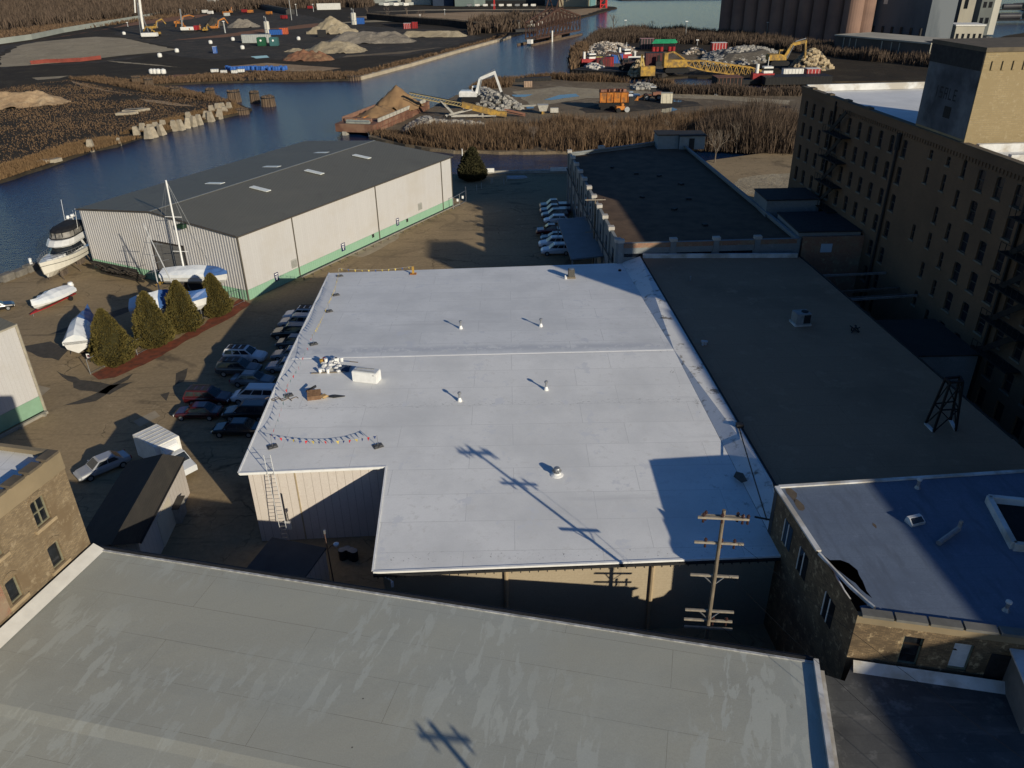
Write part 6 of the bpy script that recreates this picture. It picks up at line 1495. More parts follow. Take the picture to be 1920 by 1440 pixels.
a = at(133,556,0); b = at(76,586,0); t,_ = wrapped(6.6,2.75,'covered_boat','small boat under white wrap on a red trailer','boat',a,math.atan2((b-a).y,(b-a).x),.5,.8,.85,.5,False)
mb = MB(); mb.bar((-.2,-.8,.45),(5,-.5,.45),.12); mb.bar((-.2,.8,.45),(5,.5,.45),.12); mb.bar((5,-.5,.45),(7.4,0,.45),.12); mb.bar((5,.5,.45),(7.4,0,.45),.12); mb.bar((1.3,-1.1,.35),(1.3,1.1,.35),.12); mb.bar((0,-.8,.5),(0,.8,.5),.12); mb.build('trailer_frame', REDP, t, world=False)
for y in (-1,1): mb = MB(); mb.tube((1.3,y*1.05,.33),(1.3,y*1.25,.33),.33,n=14); mb.build('wheel', BLACK, t, world=False)
mb = MB(); mb.tube((7.0,0,.0),(7.0,0,.5),.05); mb.build('jack', STEEL, t, world=False)
mb = MB(); mb.lathe([(.3,0),(.42,.25),(.3,.7),(.05,.75)],(-.55,0,1.2),12); mb.build('outboard', WHITEP, t, world=False)
a = at(143,684,0)+V(.1,1.0,0); b = at(172,636,0); t,_ = wrapped(8.5,3.0,'covered_boat','boat under white and blue wrap with its stern toward the nearest evergreen','boat',a,math.atan2((b-a).y,(b-a).x),1.0,1.5,1.6,.42); stands(t,8.5,3,1.0)
a = at(256,612,0); b = at(318,606,0); t,_ = wrapped(9,3.1,'covered_boat','boat under white and blue wrap between the second and third evergreens','boat',a,math.atan2((b-a).y,(b-a).x),1.3,1.7,1.5,.45); stands(t,9,3.1,1.3)
mastB0 = at(300,556,0)
a = at(309,560,0)+V(0,1.5,0); b = at(402,566,0)+V(0,2.5,0); t,_ = wrapped(10.5,3.2,'covered_boat','sailboat under pale grey and blue wrap with a tall white mast by the warehouse door','sailboat',a,math.atan2((b-a).y,(b-a).x),1.7,1.7,.9,.62); stands(t,10.5,3.2,1.7)
mb = MB(); mb.loft([[(3.5,0,.2),(6.2,0,.2),(6.2,.18,.2),(3.5,.18,.2)],[(3,0,1.9),(6.6,0,1.9),(6.6,.2,1.9),(3,.2,1.9)]]); mb.build('keel', DARKM, t, world=False)
mb = MB(); mb.bar((.1,-1.2,2.2),(.1,1.2,2.2),.12); 
for q in range(4): mb.bar((-.05,-1.3+q*.4,2.0+.1*q),(-.9,-1.2+q*.3,1.9),.09)
mb.build('yellow_rail', YEL, t, world=False)
# mast of that boat
q = on_plane(347,514,a+V(0,0,0),V(0,1,0)); mb0 = q; zt_ = on_plane(311,338,a,V(0,1,0))
INVt = INV[t]; 
mb = MB(); mb.tube(q,zt_,.13,.10,8); mt = mb.build('mast', WHITEP, t)
mb = MB(); m1 = q.lerp(zt_,.62); mb.bar(m1+V(-1.1,0,.1),m1+V(1.1,0,.0),.06); m2 = q.lerp(zt_,.25); mb.bar(m2+V(-1,0,.1),m2+V(1,0,0),.06); mb.build('spreader', WHITEP, mt)
mb = MB()
for e in (V(-4.5,0,0),V(4.2,0,0)): mb.tube(zt_, q+e, .02, n=4)
for e in (-1.1,1.1): mb.tube(zt_, m1+V(e,0,0), .015, n=4); mb.tube(m1+V(e,0,0), q+V(e,0,0), .015, n=4)
mb.build('stay', STEEL, mt)
# loose masts leaning / standing
def mast(pa,pb,depth,lab,r=.09):
    O=V(0,depth,0); q=on_plane(*pa,O,V(0,1,0)); z_=on_plane(*pb,O,V(0,1,0)); t=thing('mast',lab,'mast',q); mb=MB(); mb.tube(q,z_,r,r*.7,8); mb.build('spar',M('grey_spar',(.45,.46,.47),(.36,.37,.38),3,.4),t)
    m=q.lerp(z_,.68); mb=MB(); mb.bar(m+V(-1.2,0,.2),m+V(1.2,0,-.2),.05); m=q.lerp(z_,.38); mb.bar(m+V(-1,0,-.15),m+V(1,0,.35),.05); mb.build('spreader',STEEL,t)
mast((300,549),(276,444),at(300,575,0).y,'thin upright grey mast left of the warehouse door'); mast((324,534),(268,418),at(320,575,0).y,'grey mast leaning left across the warehouse door')
# rack of timber stands beside the door
p = at(228,524,0); t = thing('timber_rack','heap of dark timber boat stands against the green base of the warehouse','timber stack',p,math.atan2(ga.y,ga.x))
mb = MB()
for k in range(26): mb.bar((-4.2+k*.33,-.9+random.uniform(-.2,.2),random.uniform(.1,.9)),(-4.2+k*.33+random.uniform(-.3,.3),1.3,random.uniform(1.6,2.6)),.2)
for z in (.25,.8,1.3,1.8,2.2): mb.bar((-4.4,-.5+z*.4,z),(4.4,-.3+z*.4,z+.1),.24)
mb.build('timber', M('black_timber',(.05,.042,.036),(.03,.026,.022),3,.95), t, world=False)
# quay blocks and post along the river edge
for k in range(7):
    p = V(-74.5,108.2,0).lerp(V(-69.2,122.0,0),(k+.5)/7); t = thing('quay_block','big grey stone block along the quay edge beside the yacht','stone block',p,math.atan2(13.8,5.3)+random.uniform(-.06,.06),'stone blocks along the quay edge')
    mb = MB(); mb.box(-.95,-.8,0,.95,.5,random.uniform(.8,1.1)); mb.build('block', M('quay_stone',(.20,.185,.16),(.13,.12,.105),1.2,.95,.3), t, world=False, bevel=.08)
t = thing('bollard','short white bollard on the quay blocks','bollard',V(-72.3,113.2,.9)); mb = MB(); mb.lathe([(.22,0),(.2,.9),(.26,1.0),(.05,1.1)],(0,0,0),12); mb.build('post',WHITEP,t,world=False)
# chain-link fence along the mulch bed
fp = [at(*q,0) for q in ((168,680),(170,702),(196,688),(252,662),(258,666),(316,636),(320,632),(380,598),(437,577),(458,566))]
t = thing('chain_fence','low chain link fence on grey posts behind the evergreens','fence',fp[1])
mb = MB()
for p in fp[1:]: mb.tube(p,p+V(0,0,1.9),.045,n=6)
mb.build('post',STEEL,t); mb = MB()
for a,b in zip(fp[1:-1],fp[2:]): mb.tube(a+V(0,0,1.85),b+V(0,0,1.85),.03,n=5); mb.tube(a+V(0,0,.15),b+V(0,0,.15),.02,n=5)
mb.build('rail',STEEL,t)
for k,(q,lab) in enumerate((((174,682),'small white sign on the fence left of the nearest evergreen'),((246,650),'small white sign on the fence between the first two evergreens'),((314,622),'small white sign on the fence between the second and third evergreens'),((432,571),'round white sign on the fence by the warehouse corner'))):
    p = at(*q,0)+V(0,-.4,0); t = thing('fence_sign',lab,'sign',p+V(0,0,1.2)); mb = MB(); mb.box(-.22,-.02,-.28,.22,.0,.28) if k<3 else mb.tube((0,-.02,0),(0,0,0),.25,n=14); mb.build('panel',WHITEP,t,world=False)
    if k<3: mb = MB(); mb.box(-.14,-.026,.02,.14,-.021,.12); mb.box(-.14,-.026,-.14,.14,-.021,-.06); mb.build('lettering',M('sign_red',(.4,.05,.05),None,3,.6),t,world=False)
# chain-link gate at the far warehouse corner
g0,g1q = at(850,392,0), at(874,378,0)
t = thing('chain_gate','chain link gate with small white notices at the far warehouse corner','gate',g0)
mb = MB(); mb.tube(g1q,g1q+V(0,0,2.9),.1); mb.tube(g0,g0+V(0,0,2.2),.07); mb.tube((g0+g1q)/2,(g0+g1q)/2+V(0,0,2.1),.05)
for z in (.15,2.1): mb.tube(g0+V(0,0,z),g1q+V(0,0,z),.04,n=5)
mb.build('frame',STEEL,t)
for u in (.35,.75): mb = MB(); p = g0.lerp(g1q,u); mb.cbox(p+V(0,-.08,1.2),.35,.03,.5); mb.build('notice',WHITEP,t)

# ================================================================ trees
def leafmat(): return M('arborvitae_leaf',(.095,.08,.025),(.05,.05,.017),1.1,.85,island=(.135,.105,.03),spec=.15)
def evergreen(base, H_, W_, lab, seed, mat=None, n=11000, group='evergreens along the mulch bed', leaf=.25):
    random.seed(seed); t = thing('evergreen_tree',lab,'tree',base,group=group)
    mb = MB(); mb.tube((0,0,0),(0,0,H_*.8),.16,.05,8); mb.build('trunk',OLDWOOD,t,world=False)
    v=[];f=[]
    tips = [(random.uniform(0,6.28),random.uniform(.05,.25)*W_,random.uniform(.75,1.0)) for _ in range(5)]
    ph = [random.uniform(0,6.28) for _ in range(6)]
    def prof(u,a):
        r = (min(1,u*2.6+.58))*max(0,(1-u))**.62 * .56*W_
        return r*(1+.13*math.sin(3*a+ph[0]+u*5)+.10*math.sin(5*a+ph[1]-u*9)+.08*math.sin(9*a+ph[2]+u*13)+.16*noise.noise(V(math.cos(a)*2.2+seed*3,math.sin(a)*2.2,u*6)))
    for k in range(n):
        u = random.random()**1.15; a = random.uniform(0,6.283); rmax = prof(u,a); r = rmax*(1-abs(random.gauss(0,.12)))
        if r < 0: continue
        z = .15+u*H_*random.uniform(.97,1.02); c = V(r*math.cos(a),r*math.sin(a),z)
        s = leaf*random.uniform(.6,1.25)*(1-.35*u); out = V(math.cos(a),math.sin(a),random.uniform(.3,1.6)).normalized()
        side = V(-math.sin(a),math.cos(a),random.uniform(-.5,.5)).normalized(); 
        tw = Matrix.Rotation(random.uniform(-1.2,1.2),3,out); side = tw@side; 
        i=len(v); v += [c-side*s*.22, c+side*s*.22, c+side*s*.3+out*s*.55, c+out*s*1.1, c-side*s*.3+out*s*.55]; f.append((i,i+1,i+2,i+3,i+4))
    me = bpy.data.meshes.new('foliage'); me.from_pydata([tuple(q) for q in v],[],f); me.materials.append(mat or leafmat()); o = bpy.data.objects.new('foliage',me); col.objects.link(o); o.parent=t
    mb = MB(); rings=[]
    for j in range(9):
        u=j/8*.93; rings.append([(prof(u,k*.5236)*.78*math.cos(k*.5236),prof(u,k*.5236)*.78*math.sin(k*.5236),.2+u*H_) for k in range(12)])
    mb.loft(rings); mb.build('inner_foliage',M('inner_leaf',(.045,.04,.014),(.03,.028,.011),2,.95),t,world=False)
    return t
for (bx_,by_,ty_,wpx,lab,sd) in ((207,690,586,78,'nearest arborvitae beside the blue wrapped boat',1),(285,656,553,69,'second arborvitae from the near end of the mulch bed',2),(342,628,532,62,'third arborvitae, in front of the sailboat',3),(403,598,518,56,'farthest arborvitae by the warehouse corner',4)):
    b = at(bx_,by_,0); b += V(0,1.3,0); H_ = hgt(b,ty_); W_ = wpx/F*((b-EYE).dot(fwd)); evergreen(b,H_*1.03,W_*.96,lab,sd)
b = at(887,338,0); evergreen(b,6.5,5.6,'dark rounded evergreen tree by the canal beyond the warehouse',8,M('dark_leaf',(.03,.03,.012),(.02,.022,.01),1,.9,island=(.05,.045,.018)),4200,None,.45)
b = at(876,336,0); evergreen(b,5.2,3.6,'smaller dark evergreen beside the rounded one by the canal',14,M('dark_leaf',(.03,.03,.012)),2600,None,.42)
def bare_tree(base,H_,lab,seed,mat,thick=1.0,group=None,depth=5):
    random.seed(seed); t = thing('bare_tree',lab,'tree',base,group=group); mbt=MB(); mbb=MB()
    def br(p,d,L,r,k,mb):
        q=p+d*L; mb.tube(p,q,r,r*.65,5 if k>2 else 3,False)
        if k==0: return
        for i in range(random.randint(2,3)+(1 if k>3 else 0)):
            a=random.uniform(.25,.75); ax=V(random.uniform(-1,1),random.uniform(-1,1),random.uniform(-.3,.3)); ax=(ax-d*ax.dot(d)).normalized(); nd=(Matrix.Rotation(a,3,ax)@d); nd.z+=.12; br(p.lerp(q,random.uniform(.65,1)),nd.normalized(),L*random.uniform(.6,.8),r*.6,k-1,mbb)
    br(V(0,0,-.2),V(random.uniform(-.08,.08),0,1).normalized(),H_*.30,H_*.018*thick,depth,mbt)
    mbt.build('trunk',mat,t,world=False); mbb.build('crown',mat,t,world=False); return t
BARK=M('bare_bark',(.16,.125,.10),(.10,.08,.065),2,.95); BARK2=M('pale_bark',(.17,.14,.11),(.11,.09,.072),2,.95)
for (px,py,h,lab,sd,m_) in ((1340,305,11,'pale bare tree behind the pilaster building roof',5,BARK2),(1432,262,12,'bare tree near the mill at the water',6,BARK),(1380,285,9,'small bare tree right of the pale one behind the pilaster building',7,BARK2),(1150,262,7,'low bare tree in the canal brush',9,BARK),(1000,275,7,'bare sapling over the canal brush left of the building',10,BARK),
    (1150,60,15,'broad bare tree on the river point',12,BARK),(1128,66,12,'bare tree left of the broad one on the point',13,BARK),(1222,58,9,'lone bare tree above the scrub of the point',14,BARK),
    (727,38,15,'bare tree right of the far white silo',15,BARK),(765,40,15,'bare tree in the meadow with a thick trunk',16,BARK),(792,41,13,'third bare tree along the meadow track',17,BARK),(690,30,13,'bare tree behind the white silo',18,BARK),(1005,35,13,'bare tree in the meadow behind the swing bridge',19,BARK)):
    p = at(px,py,0); bare_tree(p,h,lab,sd,m_,1.2 if py<100 else 1.0,None,5 if py>100 else 4)

random.seed(77)
for k in range(22):
    px = random.uniform(870,1480); py = random.uniform(240,276); p = at(px,py,0); bare_tree(p,random.uniform(4,7.5),'bare sapling standing in the canal brush',200+k,BARK if k%3 else BARK2,.8,'saplings in the canal brush',4)
# ================================================================ river things
random.seed(5)
def dolphin(px,py,top,wpx,lab,broken=False):
    b = at(px,py,WZ if px > 470 or px == 455 else -.2); H_ = hgt(b,top); r = wpx/2/F*((b-EYE).dot(fwd))*1.0
    t = thing('piling_cluster',lab,'piling',b,random.random(),'timber piling clusters in the river')
    mb = MB(); n=15
    for k in range(n):
        a=k*6.283/n; mb.tube((r*1.05*math.cos(a),r*1.05*math.sin(a),-1),(r*.9*math.cos(a),r*.9*math.sin(a),H_*(random.uniform(.9,1.02) if not broken else random.uniform(.5,1))),r*.2,r*.18,6)
    for k in range(6): a=k*1.05; mb.tube((r*.5*math.cos(a),r*.5*math.sin(a),-1),(r*.5*math.cos(a),r*.5*math.sin(a),H_*random.uniform(.85,1)),r*.22,r*.2,6)
    mb.build('piles',M('wet_timber',(.15,.105,.07),(.075,.055,.04),.8,.95,stretch=(1,1,.2)),t,world=False)
    mb = MB(); mb.lathe([(r*1.14,H_*.78),(r*1.17,H_*.82),(r*1.14,H_*.86)],(0,0,0),18); mb.build('band',DARKM,t,world=False)
for q in ((257,159,142,14,'piling cluster farthest left at the inlet mouth'),(281,165,145,14,'second piling cluster from the left, by the spit'),(330,178,162,15,'piling cluster at the middle of the spit'),(396,184,165,15,'piling cluster right of the spit middle'),(440,188,168,21,'broad piling cluster near the spit tip'),(479,192,170,16,'tall piling cluster standing free in the river'),(504,199,179,23,'rightmost and broadest piling cluster in the river'),(455,214,203,22,'low cut down piling cluster at the spit tip'),(664,150,141,24,'low round pale piling cluster at the corner of the river wall')): dolphin(*q)
TB = M('tapered_concrete',(.36,.31,.235),(.26,.225,.17),1.5,.95,.2)
for k,(x,y) in enumerate(((257,252),(268,246),(278,255),(282,248),(289,252),(294,244),(303,248),(306,240),(326,240),(339,239),(351,235),(362,232),(373,229),(355,224),(386,222),(395,223),(409,207),(398,211),(418,206),(424,213),(430,205),(411,218),(170,278),(222,268))):
    p = at(x,y,.1); t = thing('concrete_block','tapered pale concrete block at the waterline of the left bank' if k<22 else ('single tilted concrete block alone in the weeds of the left bank' if k==22 else 'small concrete block in the weeds beside the lone one'),'concrete block',p,random.uniform(-.5,.5),'concrete blocks along the left bank' if k<22 else None)
    s=1 if k!=23 else .6; mb = MB(); mb.loft([[(-1.0*s,-.9*s,-.8),(1.0*s,-.9*s,-.8),(1.0*s,.9*s,-.8),(-1.0*s,.9*s,-.8)],[(-.55*s,-.5*s,2.2*s),(.55*s,-.5*s,2.2*s),(.55*s,.5*s,2.2*s),(-.55*s,.5*s,2.2*s)]]); o=mb.build('block',TB,t,world=False,bevel=.08); t.rotation_euler=(random.uniform(-.15,.15),random.uniform(-.2,.2),random.uniform(-.5,.5)); 
for k,(px,py,s) in enumerate(((93,302,1.6),(255,207,2.5),(238,213,2.0),(248,209,1.5))):
    p = at(px,py,.2); t = thing('concrete_slab','broken pale concrete slab lying '+('at the waterline below the weeds' if k==0 else 'in the grass of the left bank'),'concrete slab',p,random.random(),'slabs on the left bank' if k else None)
    mb = MB(); mb.prism([(-s*1.6,-s*.6),(s*.6,-s*.9),(s*1.7,-s*.1),(s*.8,s*.7),(-s*1.1,s*.6)],-.3,.5); mb.build('slab',TB,t,world=False)
# river wall cap
t = thing('river_wall','long pale concrete river wall along the far bank','wall',at(676,146,0)); wp = [at(x,y,.0) for x,y in ((672,147),(772.5,120.5),(850.6,98),(955,69.3))]
mb = MB()
for a,b in zip(wp[:-1],wp[1:]): mb.bar(a+V(0,.8,-.6),b+V(0,.8,-.6),2.2,2.4)
mb.build('wall',M('river_wall_stone',(.42,.36,.27),(.31,.26,.19),.25,.95,.2),t)
t = thing('canal_wall','low concrete canal wall with white railing at the end of the lot','wall',V(0,170,0)); mb = MB(); mb.bar(V(-9.6,170.0,.2),V(13,170.3,.2),.8,.8); mb.build('wall',CONC,t)
mb = MB(); mb.bar(V(-7.3,169.3,.9),V(-3,169.3,.9),.1,.9); mb.bar(V(9,169.3,.9),V(13,169.3,.9),.08,.8); mb.build('white_panel',WHITE,t)
t = thing('white_skiff','pale upturned skiff lying by the canal wall','boat',at(969,334,0)); 
mb = MB(); hr_ = hull_rings(4.2,1.4,.5,.0,8,.8,.15,.9); mb.M = Matrix.Translation(V(-2,0,.55)) @ Matrix.Rotation(math.pi,4,'X'); mb.loft(hr_,closed=False,cap=False); mb.M=None; mb.build('hull',M('skiff_grey',(.4,.45,.48),None,2,.5),t,world=False)
for k,(px,py,h_) in enumerate(((868,318,4.5),(892,312,2.5))):
    p = at(px,py,0); t = thing('white_post','tall white post beside the dark evergreen' if k==0 else 'short white post in front of the dark evergreen','post',p); mb = MB(); mb.tube((0,0,0),(0,0,h_),.11,.09,8); mb.build('post',WHITEP,t,world=False)
for k,(px,py) in enumerate(((921,345),(924,344),(945,346),(950,340),(903,354),(894,358))):
    p = at(px,py,0); t = thing('fence_post','small pale post by the lot end','post',p,group='posts at the end of the lot'); mb = MB(); mb.box(-.08,-.08,0,.08,.08,1.2); mb.build('post',CONC,t,world=False)

# ---- rubble heaps
def rubble(name,label,cat,poly,h,count,r0,r1,mat=RUBBLE,z=0,core=True,ridge=None):
    P=[(p.x,p.y) for p in ppx(poly)]; cx=sum(p[0] for p in P)/len(P); cy=sum(p[1] for p in P)/len(P)
    xs=[p[0] for p in P]; ys=[p[1] for p in P]; t=thing(name,label,cat,(cx,cy,z)); mb=MB(); k=0; tr=0
    def edge(q):
        d=1e9
        for i in range(len(P)):
            a=Vector(P[i]); b=Vector(P[i-1]); ab=b-a; u=max(0,min(1,(Vector(q)-a).dot(ab)/max(1e-6,ab.dot(ab)))); d=min(d,(Vector(q)-a-ab*u).length)
        return d
    dm=max(edge((random.uniform(min(xs),max(xs)),random.uniform(min(ys),max(ys)))) if 1 else 0 for _ in range(60)); dm=max(dm,.5)
    ins=[(random.uniform(min(xs),max(xs)),random.uniform(min(ys),max(ys))) for _ in range(400)]; ins=[q for q in ins if inside(q,P)]
    dm=max([edge(q) for q in ins] or [1])
    while k<count and tr<count*30:
        tr+=1; q=(random.uniform(min(xs),max(xs)),random.uniform(min(ys),max(ys)))
        if not inside(q,P): continue
        hh=h*min(1,edge(q)/dm)**.8; mb.rock((q[0],q[1],z+hh+random.uniform(-.3,.2)),random.uniform(r0,r1),.8); k+=1
    mb.build('rocks',mat,t)
    if core:
        mb=MB(); cpt=V(cx,cy,z+h*.8)
        Q=[V(p[0],p[1],z-.1) for p in P]; I=[q.lerp(V(cx,cy,z),.55)+V(0,0,h*.85) for q in Q]; mb.loft([Q,I]); mb.build('core',M('rubble_core',(.12,.105,.085),(.07,.062,.05),.6,.95),t)
    return t
rubble('rubble_pile','grey broken concrete heap under the white excavator','rubble pile',[(862,196),(875,178),(905,176),(945,183),(975,196),(980,206),(940,212),(900,208),(870,204)],4.2,520,.5,1.15)
rubble('rubble_pile','pale broken concrete heap beside the barge and conveyor','rubble pile',[(752,252),(765,238),(790,222),(815,225),(845,236),(880,236),(905,232),(912,246),(880,250),(845,252),(800,256)],2.6,620,.45,1.0,M('rubble_pale',(.33,.31,.27),(.2,.185,.16),1.2,.95,island=(.40,.37,.32)))
rubble('rubble_pile','pinkish stone heap at the edge of the canal brush','rubble pile',[(1048,238),(1062,228),(1090,226),(1112,236),(1095,242),(1065,243)],1.6,150,.4,.9,M('rubble_pink',(.36,.27,.225),(.24,.18,.15),1.2,.95,island=(.42,.32,.27)))
rubble('rubble_pile','row of boulders north of the white pickup','rubble pile',[(1182,164),(1195,158),(1225,160),(1232,166),(1215,169),(1190,169)],1.2,70,.6,1.3)
rubble('rubble_pile','long pale stone heap behind the fallen crane boom','rubble pile',[(1312,120),(1320,103),(1400,99),(1470,101),(1475,108),(1440,118),(1390,122),(1360,126),(1330,126)],4.5,620,.7,1.5)
rubble('rubble_pile','tan debris mound right of the yellow excavator','rubble pile',[(1480,128),(1500,116),(1525,112),(1555,124),(1560,131),(1520,134),(1490,134)],7.0,260,.7,1.6,M('rubble_tan',(.38,.30,.19),(.26,.2,.125),1.2,.95,island=(.45,.36,.23)))
rubble('rubble_pile','small boulders in front of the dark quay','rubble pile',[(1325,174),(1340,169),(1362,172),(1365,178),(1340,179)],1.0,50,.5,1.1)
for k,(px,py) in enumerate(((1391,170),(1401,171),(1411,171),(1421,172),(1434,170))):
    p=at(px,py,.5); t=thing('boulder','pale boulder in the row near the moored tug','boulder',p,group='boulders near the tug'); mb=MB(); mb.rock((0,0,0),1.3); mb.build('rock',M('pale_boulder',(.55,.52,.47),(.4,.38,.34),1,.9),t,world=False)
rubble('scrap_pile','jumbled heap of bleached timber and scrap on the point','scrap pile',[(1092,101),(1105,85),(1130,80),(1170,84),(1195,92),(1190,104),(1140,106),(1105,108)],2.2,420,.35,1.2,M('scrap_mix',(.33,.27,.2),(.16,.11,.08),.7,.95,island=(.55,.50,.43)))
rubble('scrap_pile','jumble of grey scrap and posts right of the point clearing','scrap pile',[(1280,97),(1300,94),(1322,96),(1322,101),(1285,103)],2.0,90,.4,1.1,M('scrap_mix',(.33,.27,.2)))

# ---- barge with sand
b0=at(621,249,WZ); b1=at(701,256,WZ); b2=at(806,208,WZ); ex=(b2-b1); ey=(b0-b1); lenB=ex.length; widB=ey.length*.98
exn=ex.normalized(); ang=math.atan2(exn.y,exn.x); t=thing('sand_barge','rusty barge loaded with brown sand piles moored at the work site','barge',b1,ang)
HB=3.0; wB=widB*.8
mb=MB(); mb.loft([[(0,0,.9),(0,wB,.9),(0,wB,HB),(0,0,HB)],[(lenB*.12,0,-.4),(lenB*.12,wB,-.4),(lenB*.12,wB,HB),(lenB*.12,0,HB)],[(lenB,0,-.4),(lenB,wB,-.4),(lenB,wB,HB),(lenB,0,HB)]]); mb.build('hull',M('barge_hull',(.17,.085,.055),(.10,.05,.036),.35,.9,c3=(.22,.13,.085),s3=.2),t,world=False)
mb=MB(); n=int(lenB/2.4)
for k in range(n): mb.box(lenB*k/n+.05,-.12,.0,lenB*k/n+.22,-.005,HB-.1)
mb.box(0,-.15,HB*.5,lenB,-.005,HB*.58); mb.box(0,-.15,HB-.2,lenB,-.005,HB)
mb.build('hull_rib',RUST,t,world=False)
mb=MB(); mb.box(lenB*.1,wB-.35,HB+.002,lenB*.62,wB-.1,HB+1.1); mb.box(lenB*.09,wB*.2,HB+.002,lenB*.11,wB*.9,HB+.9); mb.build('bulwark',M('barge_wall',(.25,.14,.095),(.18,.105,.075),.5,.9),t,world=False)
mb=MB(); n=14
for k in range(n): mb.box(lenB*(.1+.85*k/n),.15,HB+.002,lenB*(.1+.85*(k+.8)/n),.45,HB+.95)
mb.build('side_block',M('barge_block',(.45,.43,.37),(.34,.32,.27),1,.9),t,world=False)
mb=MB(); mb.box(1,wB*.15,HB+.003,2.2,wB*.75,HB+.5); mb.tube((2.6,wB*.2,HB+.4),(2.6,wB*.8,HB+.4),.35); mb.build('deck_gear',M('deck_grey',(.3,.32,.28),(.2,.21,.19),1.5,.8),t,world=False)
mb=MB(); mb.bar((3.5,wB*.55,HB+.2),(6,wB*.35,HB+1.4),.25); mb.cbox((3.7,wB*.6,HB+.5),1.4,.8,.6); mb.build('red_gear',ORG,t,world=False)
mb=MB(); mb.box(-.3,wB*.72,-.5,1.5,wB*.82,1.0); mb.box(-.3,wB*.08,-.5,1.2,wB*.14,1.0); mb.build('skeg',CONC,t,world=False)
BS=M('brown_sand',(.27,.17,.085),(.22,.135,.07),.5,.95,.3)
for u,v,r,h,lab in ((.36,.5,.40,2.6,'low double sand heap at the near end of the barge deck'),(.5,.55,.28,1.8,'small sand heap between the two larger ones on the barge'),(.72,.5,.55,6.2,'tall sharp brown sand cone under the conveyor on the barge')):
    c=t.location+exn*lenB*u+V(-exn.y,exn.x,0)*wB*v; mound('sand_heap',(c.x,c.y,HB+WZ),wB*r*1.35,wB*r*1.15,h,BS,ang,rough=.12,label=lab,cat='sand heap',n=26)
# conveyor
ca=at(768,178,0); foot=at(952,216,.5)
def cvp(px,py,y): return on_plane(px,py,V(0,y,0),V(0,1,0))
yc=at(880,222,0).y; A0=on_plane(768,177,V(0,yc+3,0),V(0,1,0)); A1=cvp(866,196,yc); A2=cvp(930,212,yc); A3=cvp(950,214,yc)
t=thing('conveyor','long yellow stacking conveyor reaching from the ground to the barge','conveyor',V(A2.x,A2.y,0))
mb=MB()
for o in (-.7,.7):
    for dz in (0,1.0): mb.bar(A0+V(0,o,dz-.5),A1+V(0,o,dz-.5),.16)
    for k in range(18):
        a=A0.lerp(A1,k/18); b=A0.lerp(A1,(k+1)/18); mb.bar(a+V(0,o,-.5),b+V(0,o,.5),.09)
mb.build('lattice_boom',M('conveyor_tan',(.45,.36,.17),(.35,.28,.14),2,.7),t)
mb=MB(); d_=(A2-A1).normalized(); mb.bar(A1,A2,1.6,1.5); mb.bar(A2,A3,1.7,1.3); mb.build('belt_housing',YEL,t)
mb=MB(); mb.bar(A0+V(0,0,.55),A1+V(0,0,.6),1.1,.06); mb.build('belt',BLACK,t)
mb=MB(); mid_=A0.lerp(A1,.6); g_=V(mid_.x+4,yc,0)
for o in (-1,1): mb.bar(mid_+V(0,o,0),g_+V(0,o,.8),.25); mb.bar(A1.lerp(A2,.3)+V(0,o,-.5),g_+V(-3,o,.8),.25); mb.bar(g_+V(-3,o,.8),A2+V(0,o,-.6),.3)
mb.build('undercarriage',M('machine_white',(.5,.48,.42),(.36,.34,.3),2,.6),t)
for o in (-1.2,1.2):
    for dx in (-3,-1.6): mb=MB(); c=g_+V(dx,o,.6); mb.tube(c+V(0,-.2,0),c+V(0,.2,0),.6,n=12); mb.build('wheel',BLACK,t)
t=thing('feed_conveyor','second low rusty conveyor frame leading right from the yellow one','conveyor',at(965,212,0))
mb=MB(); a=cvp(946,205,yc+1); b=cvp(985,214,yc+1)
for o in (-.6,.6): mb.bar(a+V(0,o,0),b+V(0,o,0),.3); mb.bar(a+V(0,o,-.6),b+V(0,o,-.5),.15)
mb.build('frame',RUST,t)
t=thing('hopper','small hopper box and generator on the ground right of the conveyor','hopper',at(1018,213,0)); mb=MB(); mb.loft([[(-1,-1,.8),(1,-1,.8),(1,1,.8),(-1,1,.8)],[(-1.6,-1.5,2.6),(1.6,-1.5,2.6),(1.6,1.5,2.6),(-1.6,1.5,2.6)]]); mb.box(2.2,-.6,.3,4.6,.6,1.6); mb.build('body',M('machine_white',(.5,.48,.42)),t,world=False); mb=MB(); mb.box(-.4,-1.1,0,.4,1.1,.8); mb.build('leg',YEL,t,world=False); 
mb=MB(); mb.bar((-7,.5,2.2),(-2,0,2.4),.5); mb.build('chute',M('grey_chute',(.35,.33,.28),None,2,.8),t,world=False)
t=thing('worker','person in pale work clothes standing below the conveyor','person',at(905,222,0))
